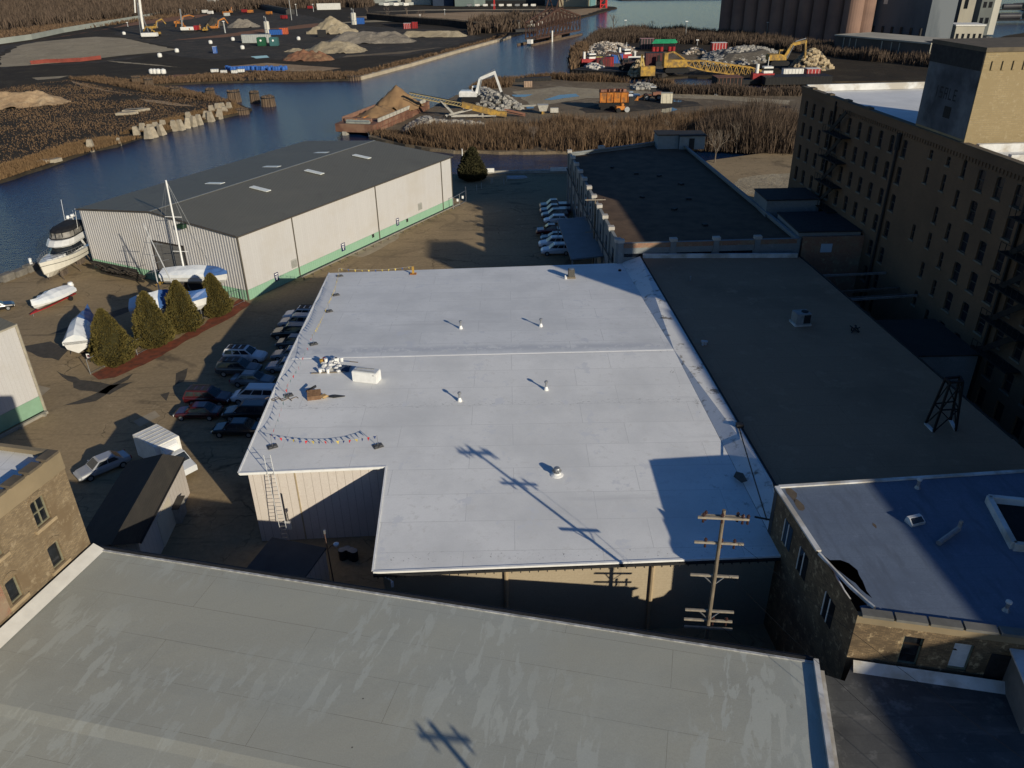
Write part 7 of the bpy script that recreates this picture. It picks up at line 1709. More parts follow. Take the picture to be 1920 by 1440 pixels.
# person: one continuous skinned body
def person(t,z=1.75):
    j={'hip':(0,0,.95),'chest':(0,0,1.35),'neck':(0,0,1.5),'head':(0,.02,1.66),'ls':(-.2,0,1.42),'le':(-.27,.02,1.12),'lh':(-.25,.1,.86),'rs':(.2,0,1.42),'re':(.27,.02,1.12),'rh':(.25,.1,.86),'lk':(-.12,.03,.5),'lf':(-.14,0,.06),'rk':(.12,.03,.5),'rf':(.14,0,.06)}
    E=[('hip','chest'),('chest','neck'),('neck','head'),('chest','ls'),('ls','le'),('le','lh'),('chest','rs'),('rs','re'),('re','rh'),('hip','lk'),('lk','lf'),('hip','rk'),('rk','rf')]
    rad={'hip':.16,'chest':.18,'neck':.07,'head':.11,'ls':.08,'rs':.08,'le':.055,'re':.055,'lh':.05,'rh':.05,'lk':.08,'rk':.08,'lf':.07,'rf':.07}
    ks=list(j); me=bpy.data.meshes.new('body'); me.from_pydata([j[k] for k in ks],[(ks.index(a),ks.index(b)) for a,b in E],[]); o=bpy.data.objects.new('body',me); col.objects.link(o); o.parent=t
    sk=o.modifiers.new('skin','SKIN'); 
    for i,k in enumerate(ks): me.skin_vertices[0].data[i].radius=(rad[k],rad[k]); me.skin_vertices[0].data[i].use_root=(k=='hip')
    o.modifiers.new('sub','SUBSURF').levels=1; me.materials.append(M('work_clothes',(.5,.45,.36),(.4,.36,.3),2,.9))
    mb=MB(); mb.lathe([(.13,1.70),(.13,1.76),(.08,1.82),(.01,1.83)],(0,.02,0),10); mb.build('helmet',YEL,t,world=False)
person(t)
# ================================================================ machines
def excavator(loc,rz,main,lab,s=1.0,boom=(1.0,1.0),group=None,up=.9,stick=-1.0,tracks=True,grab=False):
    t=thing('excavator',lab,'excavator',loc,rz,group)
    if tracks:
        for y in (-1,1):
            mb=MB(); pr=[(-2.0,.35),(-1.7,.0),(1.7,.0),(2.0,.35),(2.0,.6),(1.7,.9),(-1.7,.9),(-2.0,.6)]
            mb.loft([[(x*s,(y*1.25-.3)*s,z*s) for x,z in pr],[(x*s,(y*1.25+.3)*s,z*s) for x,z in pr]]); mb.build('track',BLACK,t,world=False)
    mb=MB(); mb.box(-1.0*s,-1.0*s,.6*s,1.0*s,1.0*s,1.05*s); mb.build('undercarriage',DARKM,t,world=False)
    mb=MB(); mb.loft([[(x*s,y*s,1.06*s) for x,y in ((-2.4,-1.3),(1.3,-1.3),(1.3,1.3),(-2.4,1.3))],[(x*s,y*s,1.9*s) for x,y in ((-2.4,-1.3),(1.2,-1.3),(1.2,1.3),(-2.4,1.3))],[(x*s,y*s,2.2*s) for x,y in ((-2.2,-1.1),(.2,-1.1),(.2,1.1),(-2.2,1.1))]]); mb.build('house',main,t,world=False)
    mb=MB(); mb.loft([[(x*s,y*s,1.2*s) for x,y in ((.1,.35),(1.7,.35),(1.7,1.3),(.1,1.3))],[(x*s,y*s,2.2*s) for x,y in ((.1,.35),(1.75,.35),(1.75,1.3),(.1,1.3))],[(x*s,y*s,3.0*s) for x,y in ((.2,.42),(1.4,.42),(1.4,1.25),(.2,1.25))]]); cb=mb.build('cab',main,t,world=False)
    mb=MB(); 
    for y in (1.31,.33): mb.box(.3*s,(y-.01)*s,2.0*s,1.5*s,(y+.01)*s,2.7*s)
    mb.box(1.62*s,.45*s,2.0*s,1.78*s,1.2*s,2.75*s); mb.build('window',PANE,cb,world=False)
    L1,L2=boom
    p0=V(1.2,-.3,1.7)*s; p1=p0+V(math.cos(up+.35),0,math.sin(up+.35))*2.6*L1*s; p2=p1+V(math.cos(up-.55),0,math.sin(up-.55))*3.0*L1*s
    p3=p2+V(math.cos(stick),0,math.sin(stick))*3.0*L2*s
    mb=MB(); mb.bar(p0,p1,.45*s,.6*s); mb.bar(p1,p2,.42*s,.6*s); mb.build('boom',main,t,world=False)
    mb=MB(); mb.bar(p2+V(-.25,0,.2)*s,p3,.32*s,.45*s); mb.build('stick',main,t,world=False)
    mb=MB(); mb.tube(p0+V(.4,.3,-.4)*s,p1+V(.3,.3,-.1)*s,.09*s); mb.tube(p0+V(.4,-.3,-.4)*s,p1+V(.3,-.3,-.1)*s,.09*s); mb.tube(p1+V(.6,0,.55)*s,p2+V(-.2,0,.55)*s,.09*s); mb.build('cylinder',STEEL,t,world=False)
    mb=MB()
    if grab:
        for y in (-.5,.5): mb.loft([[p3+V(x,y+e,z)*s for x,z in ((-.2,0),(.2,0),(.5,-.9),(.1,-1.6),(.25,-.9))] for e in (-.08,.08)])
    else: mb.loft([[p3+V(x,-.55,z)*s for x,z in ((0,.15),(.3,-.2),(.1,-1.0),(-.7,-1.0),(-.5,-.4))],[p3+V(x,.55,z)*s for x,z in ((0,.15),(.3,-.2),(.1,-1.0),(-.7,-1.0),(-.5,-.4))]])
    mb.build('bucket',DARKM,t,world=False); return t
wx=at(893,186,3.2); WX=thing
ew=excavator(at(884,190,2.6),R(-6),GELW,'white long reach excavator on the grey rubble heap',1.45,(1.15,1.35),None,.92,-1.28,True,True)
org=[(337,27,0,ORG,'orange excavator highest in the group on the dark ground'),(289,24+2,8,YEL,'yellow excavator right of the white drill rig')]
g='excavators on the far building site'
excavator(at(290,57,0),R(5),YEL,'yellow excavator just right of the white drilling crane',1.35,(1.1,1.0),g)
excavator(at(293,68,0),R(170),YEL,'yellow excavator with its arm down beside the drilling crane base',1.25,(1.0,1.0),g,.8,-.9)
excavator(at(337,48,0),R(10),ORG,'orange excavator highest up on the dark soil',1.5,(1.1,.9),g,.75,-.3)
excavator(at(352,60,0),R(165),ORG,'orange excavator behind the white drill base',1.4,(1.1,1.0),g,.8,-1.2)
excavator(at(405,57,0),R(8),ORG,'orange excavator in front of the dark soil heap',1.4,(1.15,1.0),g,.9,-1.1)
excavator(at(386,60,0),R(80),YEL,'small yellow excavator seen end on',1.0,(.9,.9),g)
excavator(at(374,58,0),R(95),ORG,'small orange machine left of the small yellow excavator',.9,(.8,.8),g)
excavator(at(434,26,0),R(100),ORG,'orange excavator among red machines at the upper edge of the site',1.2,(1,1),g)
excavator(at(1458,122,2),R(0),YEL,'yellow orange excavator digging at the debris mound',1.9,(1.0,1.25),None,.75,-1.5)
excavator(at(1108,192+22,0),R(175),ORG,'',1,(1,1)) if False else None
# white drilling crane
p=at(282,72,0); q=at(262,70,0); t=thing('drill_rig','white drilling crane with a tall mast rising past the top of the view','crane',p)
b=at(270,66,0); topm=on_plane(249,-60,b,V(0,1,0)); topm2=on_plane(254,-60,b,V(0,1,0))
mb=MB(); mb.tube(b+V(.2,0,4),topm2,.95,.75,8); mb.tube(b+V(-2.6,0,14),topm,.5,.4,6); mb.build('mast',WHITE,t)
mb=MB(); 
for k in range(8): mb.bar(b+V(-1.5+.3*k,-.3*k,0),b+V(.2,0,10+2*k),.22)
mb.bar(b+V(-2,0,1),b+V(.3,0,22),.4); mb.bar(b+V(3.6,0,2),b+V(.5,0,20),.4); mb.build('brace',STEEL,t)
mb=MB(); mb.loft([[(x,y,z) for x,y in ((p.x-5,p.y-2),(p.x+5,p.y-2),(p.x+5,p.y+2),(p.x-5,p.y+2))] for z in (1.2,3.4)]); mb.build('house',WHITE,t,bevel=.2)
for y in (-2.2,2.2): mb=MB(); mb.box(p.x-4.5,p.y+y-.5,0,p.x+4,p.y+y+.5,1.2); mb.build('track',BLACK,t)
p=at(357,60,0); t=thing('drill_rig','white crawler drill base with a dark counterweight among the excavators','drill rig',p); mb=MB(); mb.box(-6,-2,1.3,6,2,3.4); mb.build('house',WHITE,t,world=False,bevel=.15); mb=MB(); mb.box(3.5,-2.05,1.4,6.2,2.05,4.2); mb.build('counterweight',REDP,t,world=False)
for y in (-2,2): mb=MB(); mb.box(-5,y-.5,0,5,y+.5,1.25); mb.build('track',BLACK,t,world=False)
mb=MB(); mb.bar((-5,0,3),(-4.2,0,15),.8); mb.build('mast',M('machine_grey',(.25,.26,.27),None,2,.6),t,world=False)
def boxthing(name,label,cat,px,py,sx,sy,sz,mat,rz=0,trim=None,z=0,group=None,wheels=False,extra=None):
    p=at(px,py,z); t=thing(name,label,cat,p,rz,group); z0=.5 if wheels else 0
    mb=MB(); mb.box(-sx/2,-sy/2,z0,sx/2,sy/2,sz); mb.build('body',mat,t,world=False,bevel=min(.08,sz*.05))
    mb=MB(); n=max(3,int(sx/1.2))
    for k in range(n): mb.box(-sx/2+sx*(k+.45)/n,-sy/2-.05,z0+.1,-sx/2+sx*(k+.55)/n,-sy/2-.003,sz-.12)
    mb.box(-sx/2-.05,-sy/2-.08,sz+.002,sx/2+.05,sy/2+.05,sz+.08); mb.build('trim',trim or DARKM,t,world=False)
    if wheels:
        for x in (-sx*.35,sx*.35):
            for y in (-sy/2+.1,sy/2-.1): mb=MB(); mb.tube((x,y-.15,.45),(x,y+.15,.45),.45,n=10); mb.build('wheel',BLACK,t,world=False)
    return t
CORR=M('pale_corrugated',(.42,.44,.42),(.33,.35,.335),1,.6)
boxthing('trailer','long pale corrugated trailer in front of the site silo','trailer',482,80,17,3,4.6,CORR,0,STEEL)
boxthing('trailer','long white trailer on the upper far site','trailer',399,20,17,3.2,4,WHITE)
boxthing('trailer','long white trailer beside the upper track','trailer',617,18,24,4,6.0,WHITE,.02)
boxthing('container','cream shipping container at the work site','container',1249,193,3.6,2.4,3.0,M('cream_container',(.62,.57,.44),(.54,.5,.39),1,.6),R(-8),M('cream_trim',(.5,.46,.36),None,2,.6))
boxthing('container','dark open container at the end of the gravel pile','container',604,69,5,3,4,DARKM)
boxthing('container','red container near the picket wall','container',764,54,5,3,3.6,REDP,0,WHITE); boxthing('container','red container right of the first near the picket wall','container',778,53,4,3,4.2,REDP)
boxthing('white_container','white office container by the crane barge machines','container',1336,112,0.1,.1,.1,WHITE) if False else None
boxthing('container','bright red container above the pale stone heap','container',1346,101,7,4,5,REDP,0,WHITE); boxthing('container','bright red container beside the white service truck','container',1520,151,5,3.5,4.2,REDP,0,WHITE)
boxthing('container','small red container on the work barge','container',1141,126,4,3,4.2,REDP)
boxthing('portable_toilet','blue portable toilet on the dark ground','toilet',404,100,1.9,1.9,3.4,BLUEP,0,WHITE)
boxthing('portable_toilet','blue portable toilet at the end of the long pale trailer','toilet',461,79,1.9,1.9,3.2,BLUEP,0,WHITE)
GRN=M('green_tank',(.02,.10,.05),(.015,.075,.04),1,.5); TEAL=M('teal_tank',(.05,.14,.14),(.04,.11,.11),1,.5)
for px,m_,lab in ((492,GRN,'left green tank with a round white cap'),(515,TEAL,'right blue green tank with a round white cap')):
    p=at(px,86,0); t=thing('tank',lab,'tank',p); mb=MB(); mb.box(-2.4,-2,0,2.4,2,4.6); mb.build('body',m_,t,world=False,bevel=.3); mb=MB(); mb.tube((0,-2.02,3),(0,-2.2,3),.55,n=12); mb.build('cap',WHITEP,t,world=False)
def silo(px,py,top,wpx,lab):
    b=at(px,py,0); h=hgt(b,top); r=wpx/2/F*((b-EYE).dot(fwd)); t=thing('silo',lab,'silo',b); mb=MB(); mb.lathe([(r,0),(r,h*.92),(r*.8,h*.96),(r*.3,h)],(0,0,0),20); mb.build('shell',M('silo_white',(.6,.58,.5),(.5,.48,.42),1,.5),t,world=False)
    mb=MB(); mb.tube((r*.3,-r,0),(r*.3,-r*1.0,h+2.5),.25); mb.tube((-r*.5,0,h*.9),(-r*.5,0,h+3),.25); mb.lathe([(r*1.03,h*.3),(r*1.05,h*.32),(r*1.03,h*.34)],(0,0,0),20); mb.build('pipe',STEEL,t,world=False)
silo(502,63,39,10,'pale cement silo behind the long corrugated trailer'); silo(664,46,23,10,'bright white cement silo right of the tall sand pile')
boxthing('generator','blue generator box beside the white silo','generator',676,45,6,4,4.5,BLUEP); boxthing('generator','blue tarpaulin covered box behind the green tanks','tarp stack',518,65,8,4,3.2,BLUEP); boxthing('tent','orange red tarp heap beside the blue box','tarp',533,64,5,4,4,M('red_orange_tarp',(.55,.12,.05),None,1,.7))
for k,(px,py,c) in enumerate(((424,28,ORG),(459,24,REDP),(470,25,ORG),(533,36,REDP),(395,27,WHITE),(385,25,WHITE),(365,24,WHITE),(426,31,CORR),(505,28,ORG),(582,17,REDP))):
    boxthing('site_truck','%s work vehicle %s'%({0:'orange',1:'red',2:'orange',3:'red',4:'white',5:'white',6:'white',7:'pale',8:'orange',9:'red'}[k],['left of the red machines','in the red cluster','right of the red cluster','beside the light mast','left of the long white trailer','between the trailer and road','beside the grey road','in front of the red machines','on the red clay','next to the long white trailer at the track'][k]),'work vehicle',px,py,5.5,2.6,3.2,c,random.uniform(-.3,.3),None,wheels=True)
for k,(px,py) in enumerate(((233,65),(332,98),(395,82),(437,76),(455,92),(560,75),(300,107),(500,55),(285,138),(291,138),(298,138),(307,138))):
    p=at(px,py,0); t=thing('white_crate','small white %s on the far bank'%('tank' if k<8 else 'barrel in the row of four by the inlet'),'tank',p,group='white tanks on the far site' if k<8 else 'white barrels by the inlet'); mb=MB(); mb.lathe([(1.0,0),(1.15,.4),(1.1,1.6),(.6,1.9)],(0,0,0),12); mb.build('shell',WHITE,t,world=False); mb=MB(); mb.lathe([(.4,1.9),(.4,2.1),(.02,2.12)],(0,0,0),10); mb.build('lid',STEEL,t,world=False)
for k in range(26):
    px=426+k*4.4; p=at(px,131.5+random.uniform(-1.2,1.2),0); t=thing('blue_barrel','blue barrel in the long row on the far bank','barrel',p,group='blue barrels on the far bank'); mb=MB(); mb.lathe([(.75,0),(.85,.5),(.75,1.7),(.2,1.75)],(0,0,0),10); mb.build('drum',BLUEP,t,world=False)
for k,(px,py,w_) in enumerate(((403,135,5),(420,137,4),(440,137,4),(452,135,5))):
    boxthing('white_crate','low white crate below the row of blue barrels','crate',px,py,w_*.6,1.6,1.2,WHITE,0,STEEL,group='white crates by the blue barrels')
# light masts and poles on the far site
for k,(px,py,top) in enumerate(((1172,60,38),(547,38,-60),(557,30,8),(588,22,8),(422,62,40),(469,12,-40),(834,28,18),(788,38,28),(1285,75,40),(1436,75,42),(1307,85,75),(423,62,40),(240,50,42))):
    b=at(px,py,0); h=min(38,hgt(b,top)) if top>-20 else 36; t=thing('light_mast','thin grey mast '+['with a white lamp on the river point','tall enough to leave the view on the far site','with a white base box near the track','left of the long white trailer by the track','beside the grey gravel heap','at the upper edge of the far site','in the middle of the meadow','left of the meadow tree','left of the silos on the point','in front of the silos','behind the red container','near the dark soil heap','beside the grey road'][k],'mast',b); mb=MB(); mb.tube((0,0,0),(0,0,h),.28,.18,6); mb.build('pole',STEEL,t,world=False); mb=MB(); mb.cbox((0,0,h),1.4,.5,.4); mb.build('lamp',WHITEP,t,world=False)
# road, railway and fences on the far bank
rd=ppx([(-10,84),(60,74),(120,61),(190,49),(270,35),(340,22),(372,17)]); GRD=M('pale_grey_road',(.33,.32,.29),(.27,.265,.24),.1,.9)
def ribbon(name,pts,wd,z,mat): 
    out=[]; inn_=[]
    for i,p in enumerate(pts):
        d=(pts[min(i+1,len(pts)-1)]-pts[max(i-1,0)]).normalized(); n=V(-d.y,d.x,0)*wd/2; out.append(p+n); inn_.append(p-n)
    mb=MB()
    for i in range(len(pts)-1): mb.poly([inn_[i]+V(0,0,z),inn_[i+1]+V(0,0,z),out[i+1]+V(0,0,z),out[i]+V(0,0,z)])
    return structure(mb.build(name,mat))
t=thing('concrete_barrier','long pale grey site wall curving along the far road','wall',rd[2]); mb=MB()
for a,b in zip(rd[:-1],rd[1:]): mb.bar(a+V(0,0,1.6),b+V(0,0,1.6),.6,3.2)
mb.build('wall',M('barrier_grey',(.34,.36,.32),(.27,.29,.26),.1,.9),t)
ribbon('railway',ppx([(-10,55),(60,47),(110,39),(160,31)]),6,.3,M('rail_bed',(.17,.115,.075),(.12,.085,.06),.2,.95)); ribbon('railway',ppx([(-10,57),(60,49.5),(110,41.5),(160,33)]),3,.32,BLK)
t=thing('silt_fence','long sagging red silt fence across the far bank','fence',at(120,114,0)); mb=MB(); fs=ppx([(58,121),(90,118),(110,117.5),(150,115.5),(190,111)])
for a,b in zip(fs[:-1],fs[1:]): mb.bar(a+V(0,0,.8),b+V(0,0,.9),.15,1.8)
mb.build('fabric',M('red_fabric',(.24,.055,.04),(.15,.04,.03),.3,.9),t)
t=thing('picket_wall','long dark sheet pile wall behind the low gravel ridge','wall',at(800,50,0)); mb=MB(); pw=ppx([(690,36),(760,43),(850,50),(930,60)])
for a,b in zip(pw[:-1],pw[1:]):
    n=int((b-a).length/3)
    for k in range(n): q=a.lerp(b,k/n); mb.box(q.x-.9,q.y-.3,0,q.x+.9,q.y+.3,5.0)
mb.build('sheet_pile',M('dark_pile',(.06,.05,.042),(.035,.03,.026),.3,.95),t)
t=thing('long_dark_shed','long dark roofed shed at the upper edge of the far site','shed',at(510,22,0)); mb=MB(); a=at(492,16,0); b=at(545,27,0); mb.bar(a+V(0,0,2),b+V(0,0,2),8,4); mb.build('wall',DARKM,t); mb=MB(); mb.bar(a+V(0,0,4.3),b+V(0,0,4.3),5,.6); mb.build('roof',BLK,t)
# far buildings along the top edge
def bldg(label,x0,x1,ybase,h,dep,wallm,roofm,win=0,wm=None,name='far_building',cat='building',band=None):
    a=at(x0,ybase,0); b=at(x1,ybase,0); t=thing(name,label,cat,(a+b)/2,math.atan2((b-a).y,(b-a).x)); L=(b-a).length
    mb=MB(); mb.box(-L/2,0,0,L/2,dep,h); mb.build('wall',wallm,t,world=False); mb=MB(); mb.prism([(-L/2-.4,-.4),(L/2+.4,-.4),(L/2+.4,dep+.4),(-L/2-.4,dep+.4)],h+.01,h+.7); mb.build('roof',roofm,t,world=False)
    for k in range(win):
        x=-L/2+L*(k+.5)/win; mb=MB(); mb.box(x-L/win*.22,-.12,h*.35,x+L/win*.22,-.01,h*.62); mb.build('window',wm or PANE,t,world=False)
    if band: mb=MB(); mb.box(-L/2,-.2,h*band[0],L/2,-.02,h*band[1]); mb.build('band',band[2],t,world=False)
    return t
TQ=M('turquoise_glass',(.16,.30,.31),(.12,.24,.25),.05,.4); TQD=M('dark_green_wall',(.05,.075,.075),(.04,.06,.06),.05,.7)
bldg('long turquoise fronted building at the top of the view',890,1022,9,24,40,TQ,DARKM,9,TQD,band=(.0,.2,DARKM)); bldg('grey green glazed building left of the turquoise one',853,889,12,24,40,M('grey_green_glass',(.2,.25,.23),(.15,.19,.18),.05,.5),DARKM,3,TQD); bldg('grey building with tall dark openings behind the river tip',1022,1048,10.5,22,40,M('grey_panel_far',(.25,.28,.27),None,.1,.8),DARKM,3)
bldg('cream stone building with small windows near the river tip',1048,1100,12.5,20,40,M('cream_stone',(.42,.35,.23),(.36,.3,.2),.1,.9),DARKM,8); bldg('small turquoise building beside the cream stone one',1100,1108,11.5,18,20,TQ,DARKM,1); bldg('dark building beside the red tower',1118,1128,15,18,20,DARKM,DARKM,1)
bldg('pale warehouse at the top left of centre',560,600,6,9,30,WHITE,CORR,3); bldg('white gabled shop at the top centre',688,722,6,14,40,M('pale_far_wall',(.42,.44,.40),None,.1,.8),DARKM,3); bldg('cream shop right of the white gabled one',760,808,9,18,40,M('cream_far_wall',(.55,.52,.43),None,.1,.8),DARKM,4); bldg('dark blue building at the top centre',812,850,11,22,40,M('navy_wall',(.04,.06,.10),None,.1,.8),DARKM,3)
bldg('white house at the upper left corner',99,113,3,7,12,WHITE,DARKM,2,name='far_house',cat='house'); bldg('pale house right of the first at the upper left',124,140,3,7,12,WHITE,DARKM,2,name='far_house',cat='house'); bldg('white low house in the upper left woods',40,50,6,6,10,WHITE,DARKM,2,name='far_house',cat='house')
bldg('pale house in the woods above the far road',214,228,4,6,10,M('cream_far_wall',(.55,.52,.43)),DARKM,2,name='far_house',cat='house'); bldg('white gabled house behind the long white trailer',389,402,13,7,10,WHITE,CORR,2,name='far_house',cat='house')
t=thing('red_tower','bright red steel tower at the river tip','tower',at(1131,15,0)); mb=MB(); 
for x in (-2.5,2.5):
    for y in (-2.5,2.5): mb.bar((x*1.2,y*1.2,0),(x,y,26),1.0)
for k in range(5): mb.cbox((0,0,3+k*5),6.5,6.5,.6); mb.bar((-2.6,-2.8,k*5),(2.6,-2.8,k*5+5),.5)
mb.build('lattice',M('bright_red',(.55,.03,.03),None,1,.5),t,world=False)
t=thing('red_tower','thin red mast on the meadow before the turquoise building','mast',at(927,18,0)); mb=MB(); mb.bar((-.6,0,0),(0,0,20),.5); mb.bar((.6,0,0),(0,0,20),.5); 
for k in range(5): mb.cbox((0,0,2+k*3.5),1.2,.4,.3)
mb.build('lattice',M('bright_red',(.55,.03,.03)),t,world=False)
for k in range(9):
    px=880+k*15; boxthing('parked_van','small pale vehicle in the row before the turquoise building','vehicle',px,12.5,5,2.5,2.6,WHITE if k%3 else STEEL,0,None,group='vehicles before the turquoise building',wheels=True)
for k in range(7):
    px=716+k*9; boxthing('parked_van','pale vehicle in the row behind the meadow trees','vehicle',px,10.5+(k%2),6,3,3.4,WHITE if k%2 else CORR,.1*k,None,group='vehicles behind the meadow trees',wheels=True)
# bleached debris in front of the swing bridge
rubble('rubble_pile','pale rubble heap on the bank left of the swing bridge','rubble pile',[(978,52),(988,42),(1010,40),(1018,44),(1000,51)],3,120,1.0,2.2,M('rubble_pale',(.42,.39,.34)))
rubble('rubble_pile','grey white rubble at the river wall end','rubble pile',[(935,52),(950,44),(965,42),(958,50),(945,56)],3,90,1.0,2.2,M('rubble_pale',(.42,.39,.34)))
bldg('small grey shelter at the end of the river wall',960,972,57,5,5,CORR,DARKM,1,name='shelter',cat='hut')
boxthing('moored_barge','dark low work barge moored below the shelter','barge',985,61,16,6,2.2,DARKM,R(20),z=WZ)
# ---- swing bridge
s0=at(1005,84,WZ); s1=at(1087,66,WZ); dx=(s1-s0); Lb=dx.length; t=thing('swing_bridge','rusty steel truss swing bridge standing open in the river','bridge',s0,math.atan2(dx.y,dx.x)); Wb=6.5
def chord(u): return 10.0+ (6.0*(1-abs(u-.5)/.5) )
IRON=M('bridge_iron',(.085,.045,.033),(.055,.032,.026),.3,.9)
for y in (0,Wb):
    mb=MB(); n=12
    for k in range(n):
        u0=k/n;u1=(k+1)/n; a=(u0*Lb,y,3);b=(u1*Lb,y,3);c=(u0*Lb,y,chord(u0)+1);d=(u1*Lb,y,chord(u1)+1)
        mb.bar(a,b,.9);mb.bar(c,d,.8);mb.bar(a,c,.38);mb.bar(a,d,.28);mb.bar(b,c,.28)
    mb.bar((Lb,y,3),(Lb,y,chord(1)+1),.6); mb.build('truss',IRON,t,world=False)
mb=MB()
for k in range(9): u=k/8; mb.bar((u*Lb,0,chord(u)+1),(u*Lb,Wb,chord(u)+1),.3); mb.bar((u*Lb,0,chord(u)+1),(min(1,u+1/8)*Lb,Wb,chord(min(1,u+1/8))+1),.2); 
mb.build('top_bracing',IRON,t,world=False)
mb=MB(); mb.box(0,.3,2.6,Lb,Wb-.3,3.0); mb.build('deck',OLDWOOD,t,world=False)
mb=MB()
for y in (0,Wb): mb.bar((Lb*.42,y,chord(.42)+1),(Lb*.5,y,23),.5); mb.bar((Lb*.58,y,chord(.58)+1),(Lb*.5,y,23),.5)
mb.bar((Lb*.5,0,23),(Lb*.5,Wb,23),.5); mb.build('tower_frame',IRON,t,world=False)
mb=MB(); mb.box(-8,-1.5,-2,Lb+1,-.6,1.1); mb.box(-8,Wb+.6,-2,Lb+1,Wb+1.5,1.1); mb.lathe([(4.5,-2),(4.5,2.5)],(Lb*.5,Wb/2,0),20); mb.build('fender_pier',M('wet_timber',(.15,.105,.07)),t,world=False)
mb=MB(); mb.tube((Lb*.28,-1.8,0),(Lb*.28,-1.8,6),.5); mb.build('marker',WHITE,t,world=False); mb=MB(); mb.box(-7.5,-.5,1.1,-5,2,3.2); mb.build('marker',WHITE,t,world=False)
# ---- grain elevator
EN=V(-.845,-.535,0); ED=V(.535,-.845,0)
S0=at(1340,68,0); t=thing('grain_silos','row of tall dark concrete grain silos at the top right','grain elevator',S0)
CSI=M('silo_concrete',(.062,.062,.064),(.045,.045,.048),.05,.95,.1,c3=(.075,.074,.073),s3=.03)
for k in range(10):
    for j in range(2):
        c=S0+ED*(4.6+k*9.2)-EN*(4.6+j*9.4); mb=MB(); mb.lathe([(4.7,0),(4.7,46)],c,24); mb.build('silo',CSI,t)
def ebox(o,s0,s1,d0,d1,z0,z1):
    P_=[o+ED*s-EN*d for s,d in ((s0,d0),(s1,d0),(s1,d1),(s0,d1))]; return [(p.x,p.y) for p in P_][::-1] if (P_[1]-P_[0]).cross(P_[2]-P_[1]).z<0 else [(p.x,p.y) for p in P_]
def etag(name,label,cat,o): return thing(name,label,cat,o)
S1=at(1608,82,0); t=thing('grain_elevator','tall dark stained elevator house right of the grain silos','grain elevator',S1)
w1_=at(1735,92,0); LE=(w1_-S1).dot(ED); 
BLU=M('stained_elevator',(.085,.10,.115),(.055,.066,.078),.06,.95,.1,c3=(.12,.135,.15),s3=.04,stretch=(1,1,.3))
mb=MB(); mb.prism(ebox(S1,0,LE*.95,0,22,0,50),0,50); mb.build('wall',BLU,t)
mb=MB(); o_=S1+EN*.05; 
for s,z0_,z1_,w_ in ((LE*.28,19,26,2.2),): 
    pts=[o_+ED*(s)+V(0,0,z0_),o_+ED*(s+w_)+V(0,0,z0_),o_+ED*(s+w_)+V(0,0,z1_),o_+ED*s+V(0,0,z1_)]; mb.poly(pts)
mb.build('window',M('white_patch',(.65,.64,.58),None,1,.7),t)
mb=MB()
for k in range(7): c=S1+ED*(LE*.95*(k+.5)/7)+EN*.1; mb.bar(c,c+V(0,0,9),.8,1.2)
mb.build('base_column',DARKM,t)
CRM=M('pale_stained_concrete',(.46,.43,.35),(.33,.31,.26),.08,.9,.1,stretch=(1,1,.35))
c=at(1733,66,0); t=thing('grain_silo','single pale round silo at the corner of the dark elevator house','silo',c); mb=MB(); mb.lathe([(5.2,0),(5.2,48)],c,28); mb.build('shell',CRM,t); mb=MB(); mb.tube(c+V(4,-4,0),c+V(4,-4,48),.35); mb.build('pipe',STEEL,t)
def tower(label,xl,xr,yb,h,dep,m_,win=(),name='elevator_tower'):
    a=at(xl,yb,0); b=at(xr,yb,0); d=(b-a).normalized(); n=V(-d.y,d.x,0); L=(b-a).length; t=thing(name,label,'tower',a); mb=MB(); mb.prism([(p.x,p.y) for p in (a,b,b+n*dep,a+n*dep)],0,h); mb.build('wall',m_,t)
    for (u,z0_,z1_,w_) in win:
        mb=MB(); wbox(mb,a,d,-n,L*u-w_/2,L*u+w_/2,z0_,z1_,.0,.12); mb.build('window',PANE,t)
    mb=MB(); mb.prism([(p.x,p.y) for p in (a-d*.3-n*.3,b+d*.3-n*.3,b+d*.3+n*(dep+.3),a-d*.3+n*(dep+.3))],h+.01,h+.7); mb.build('roof',DARKM,t); return t
tower('dark narrow elevator tower between the pale ones',1747,1790,62,46,16,BLU)
tower('pale stained concrete tower with a tall slot window',1789,1817,58,46,14,CRM,((.4,12,22,2.0),))
tower('short grey tower with square windows beside the pale tower',1826,1850,66,22,10,M('grey_green_wall',(.17,.185,.175),(.13,.14,.135),.1,.9),((.3,14,17,1.7),(.72,14,17,1.7),(.3,6,9,1.7),(.72,6,9,1.7)))
tower('narrow cream tower end at the right of the short grey tower',1850,1862,65,22,10,M('cream_end',(.55,.53,.46),(.48,.46,.4),.1,.9))
t=thing('pipe_rack','row of pale pipes on the roof between the towers','pipes',at(1830,40,0)); mb=MB(); p=at(1823,58,0)
for k in range(6): mb.tube(p+V(k*1.9,2+k*.3,20),p+V(k*1.9+.4,2+k*.3,40),.5)
mb.build('pipe',CRM,t)
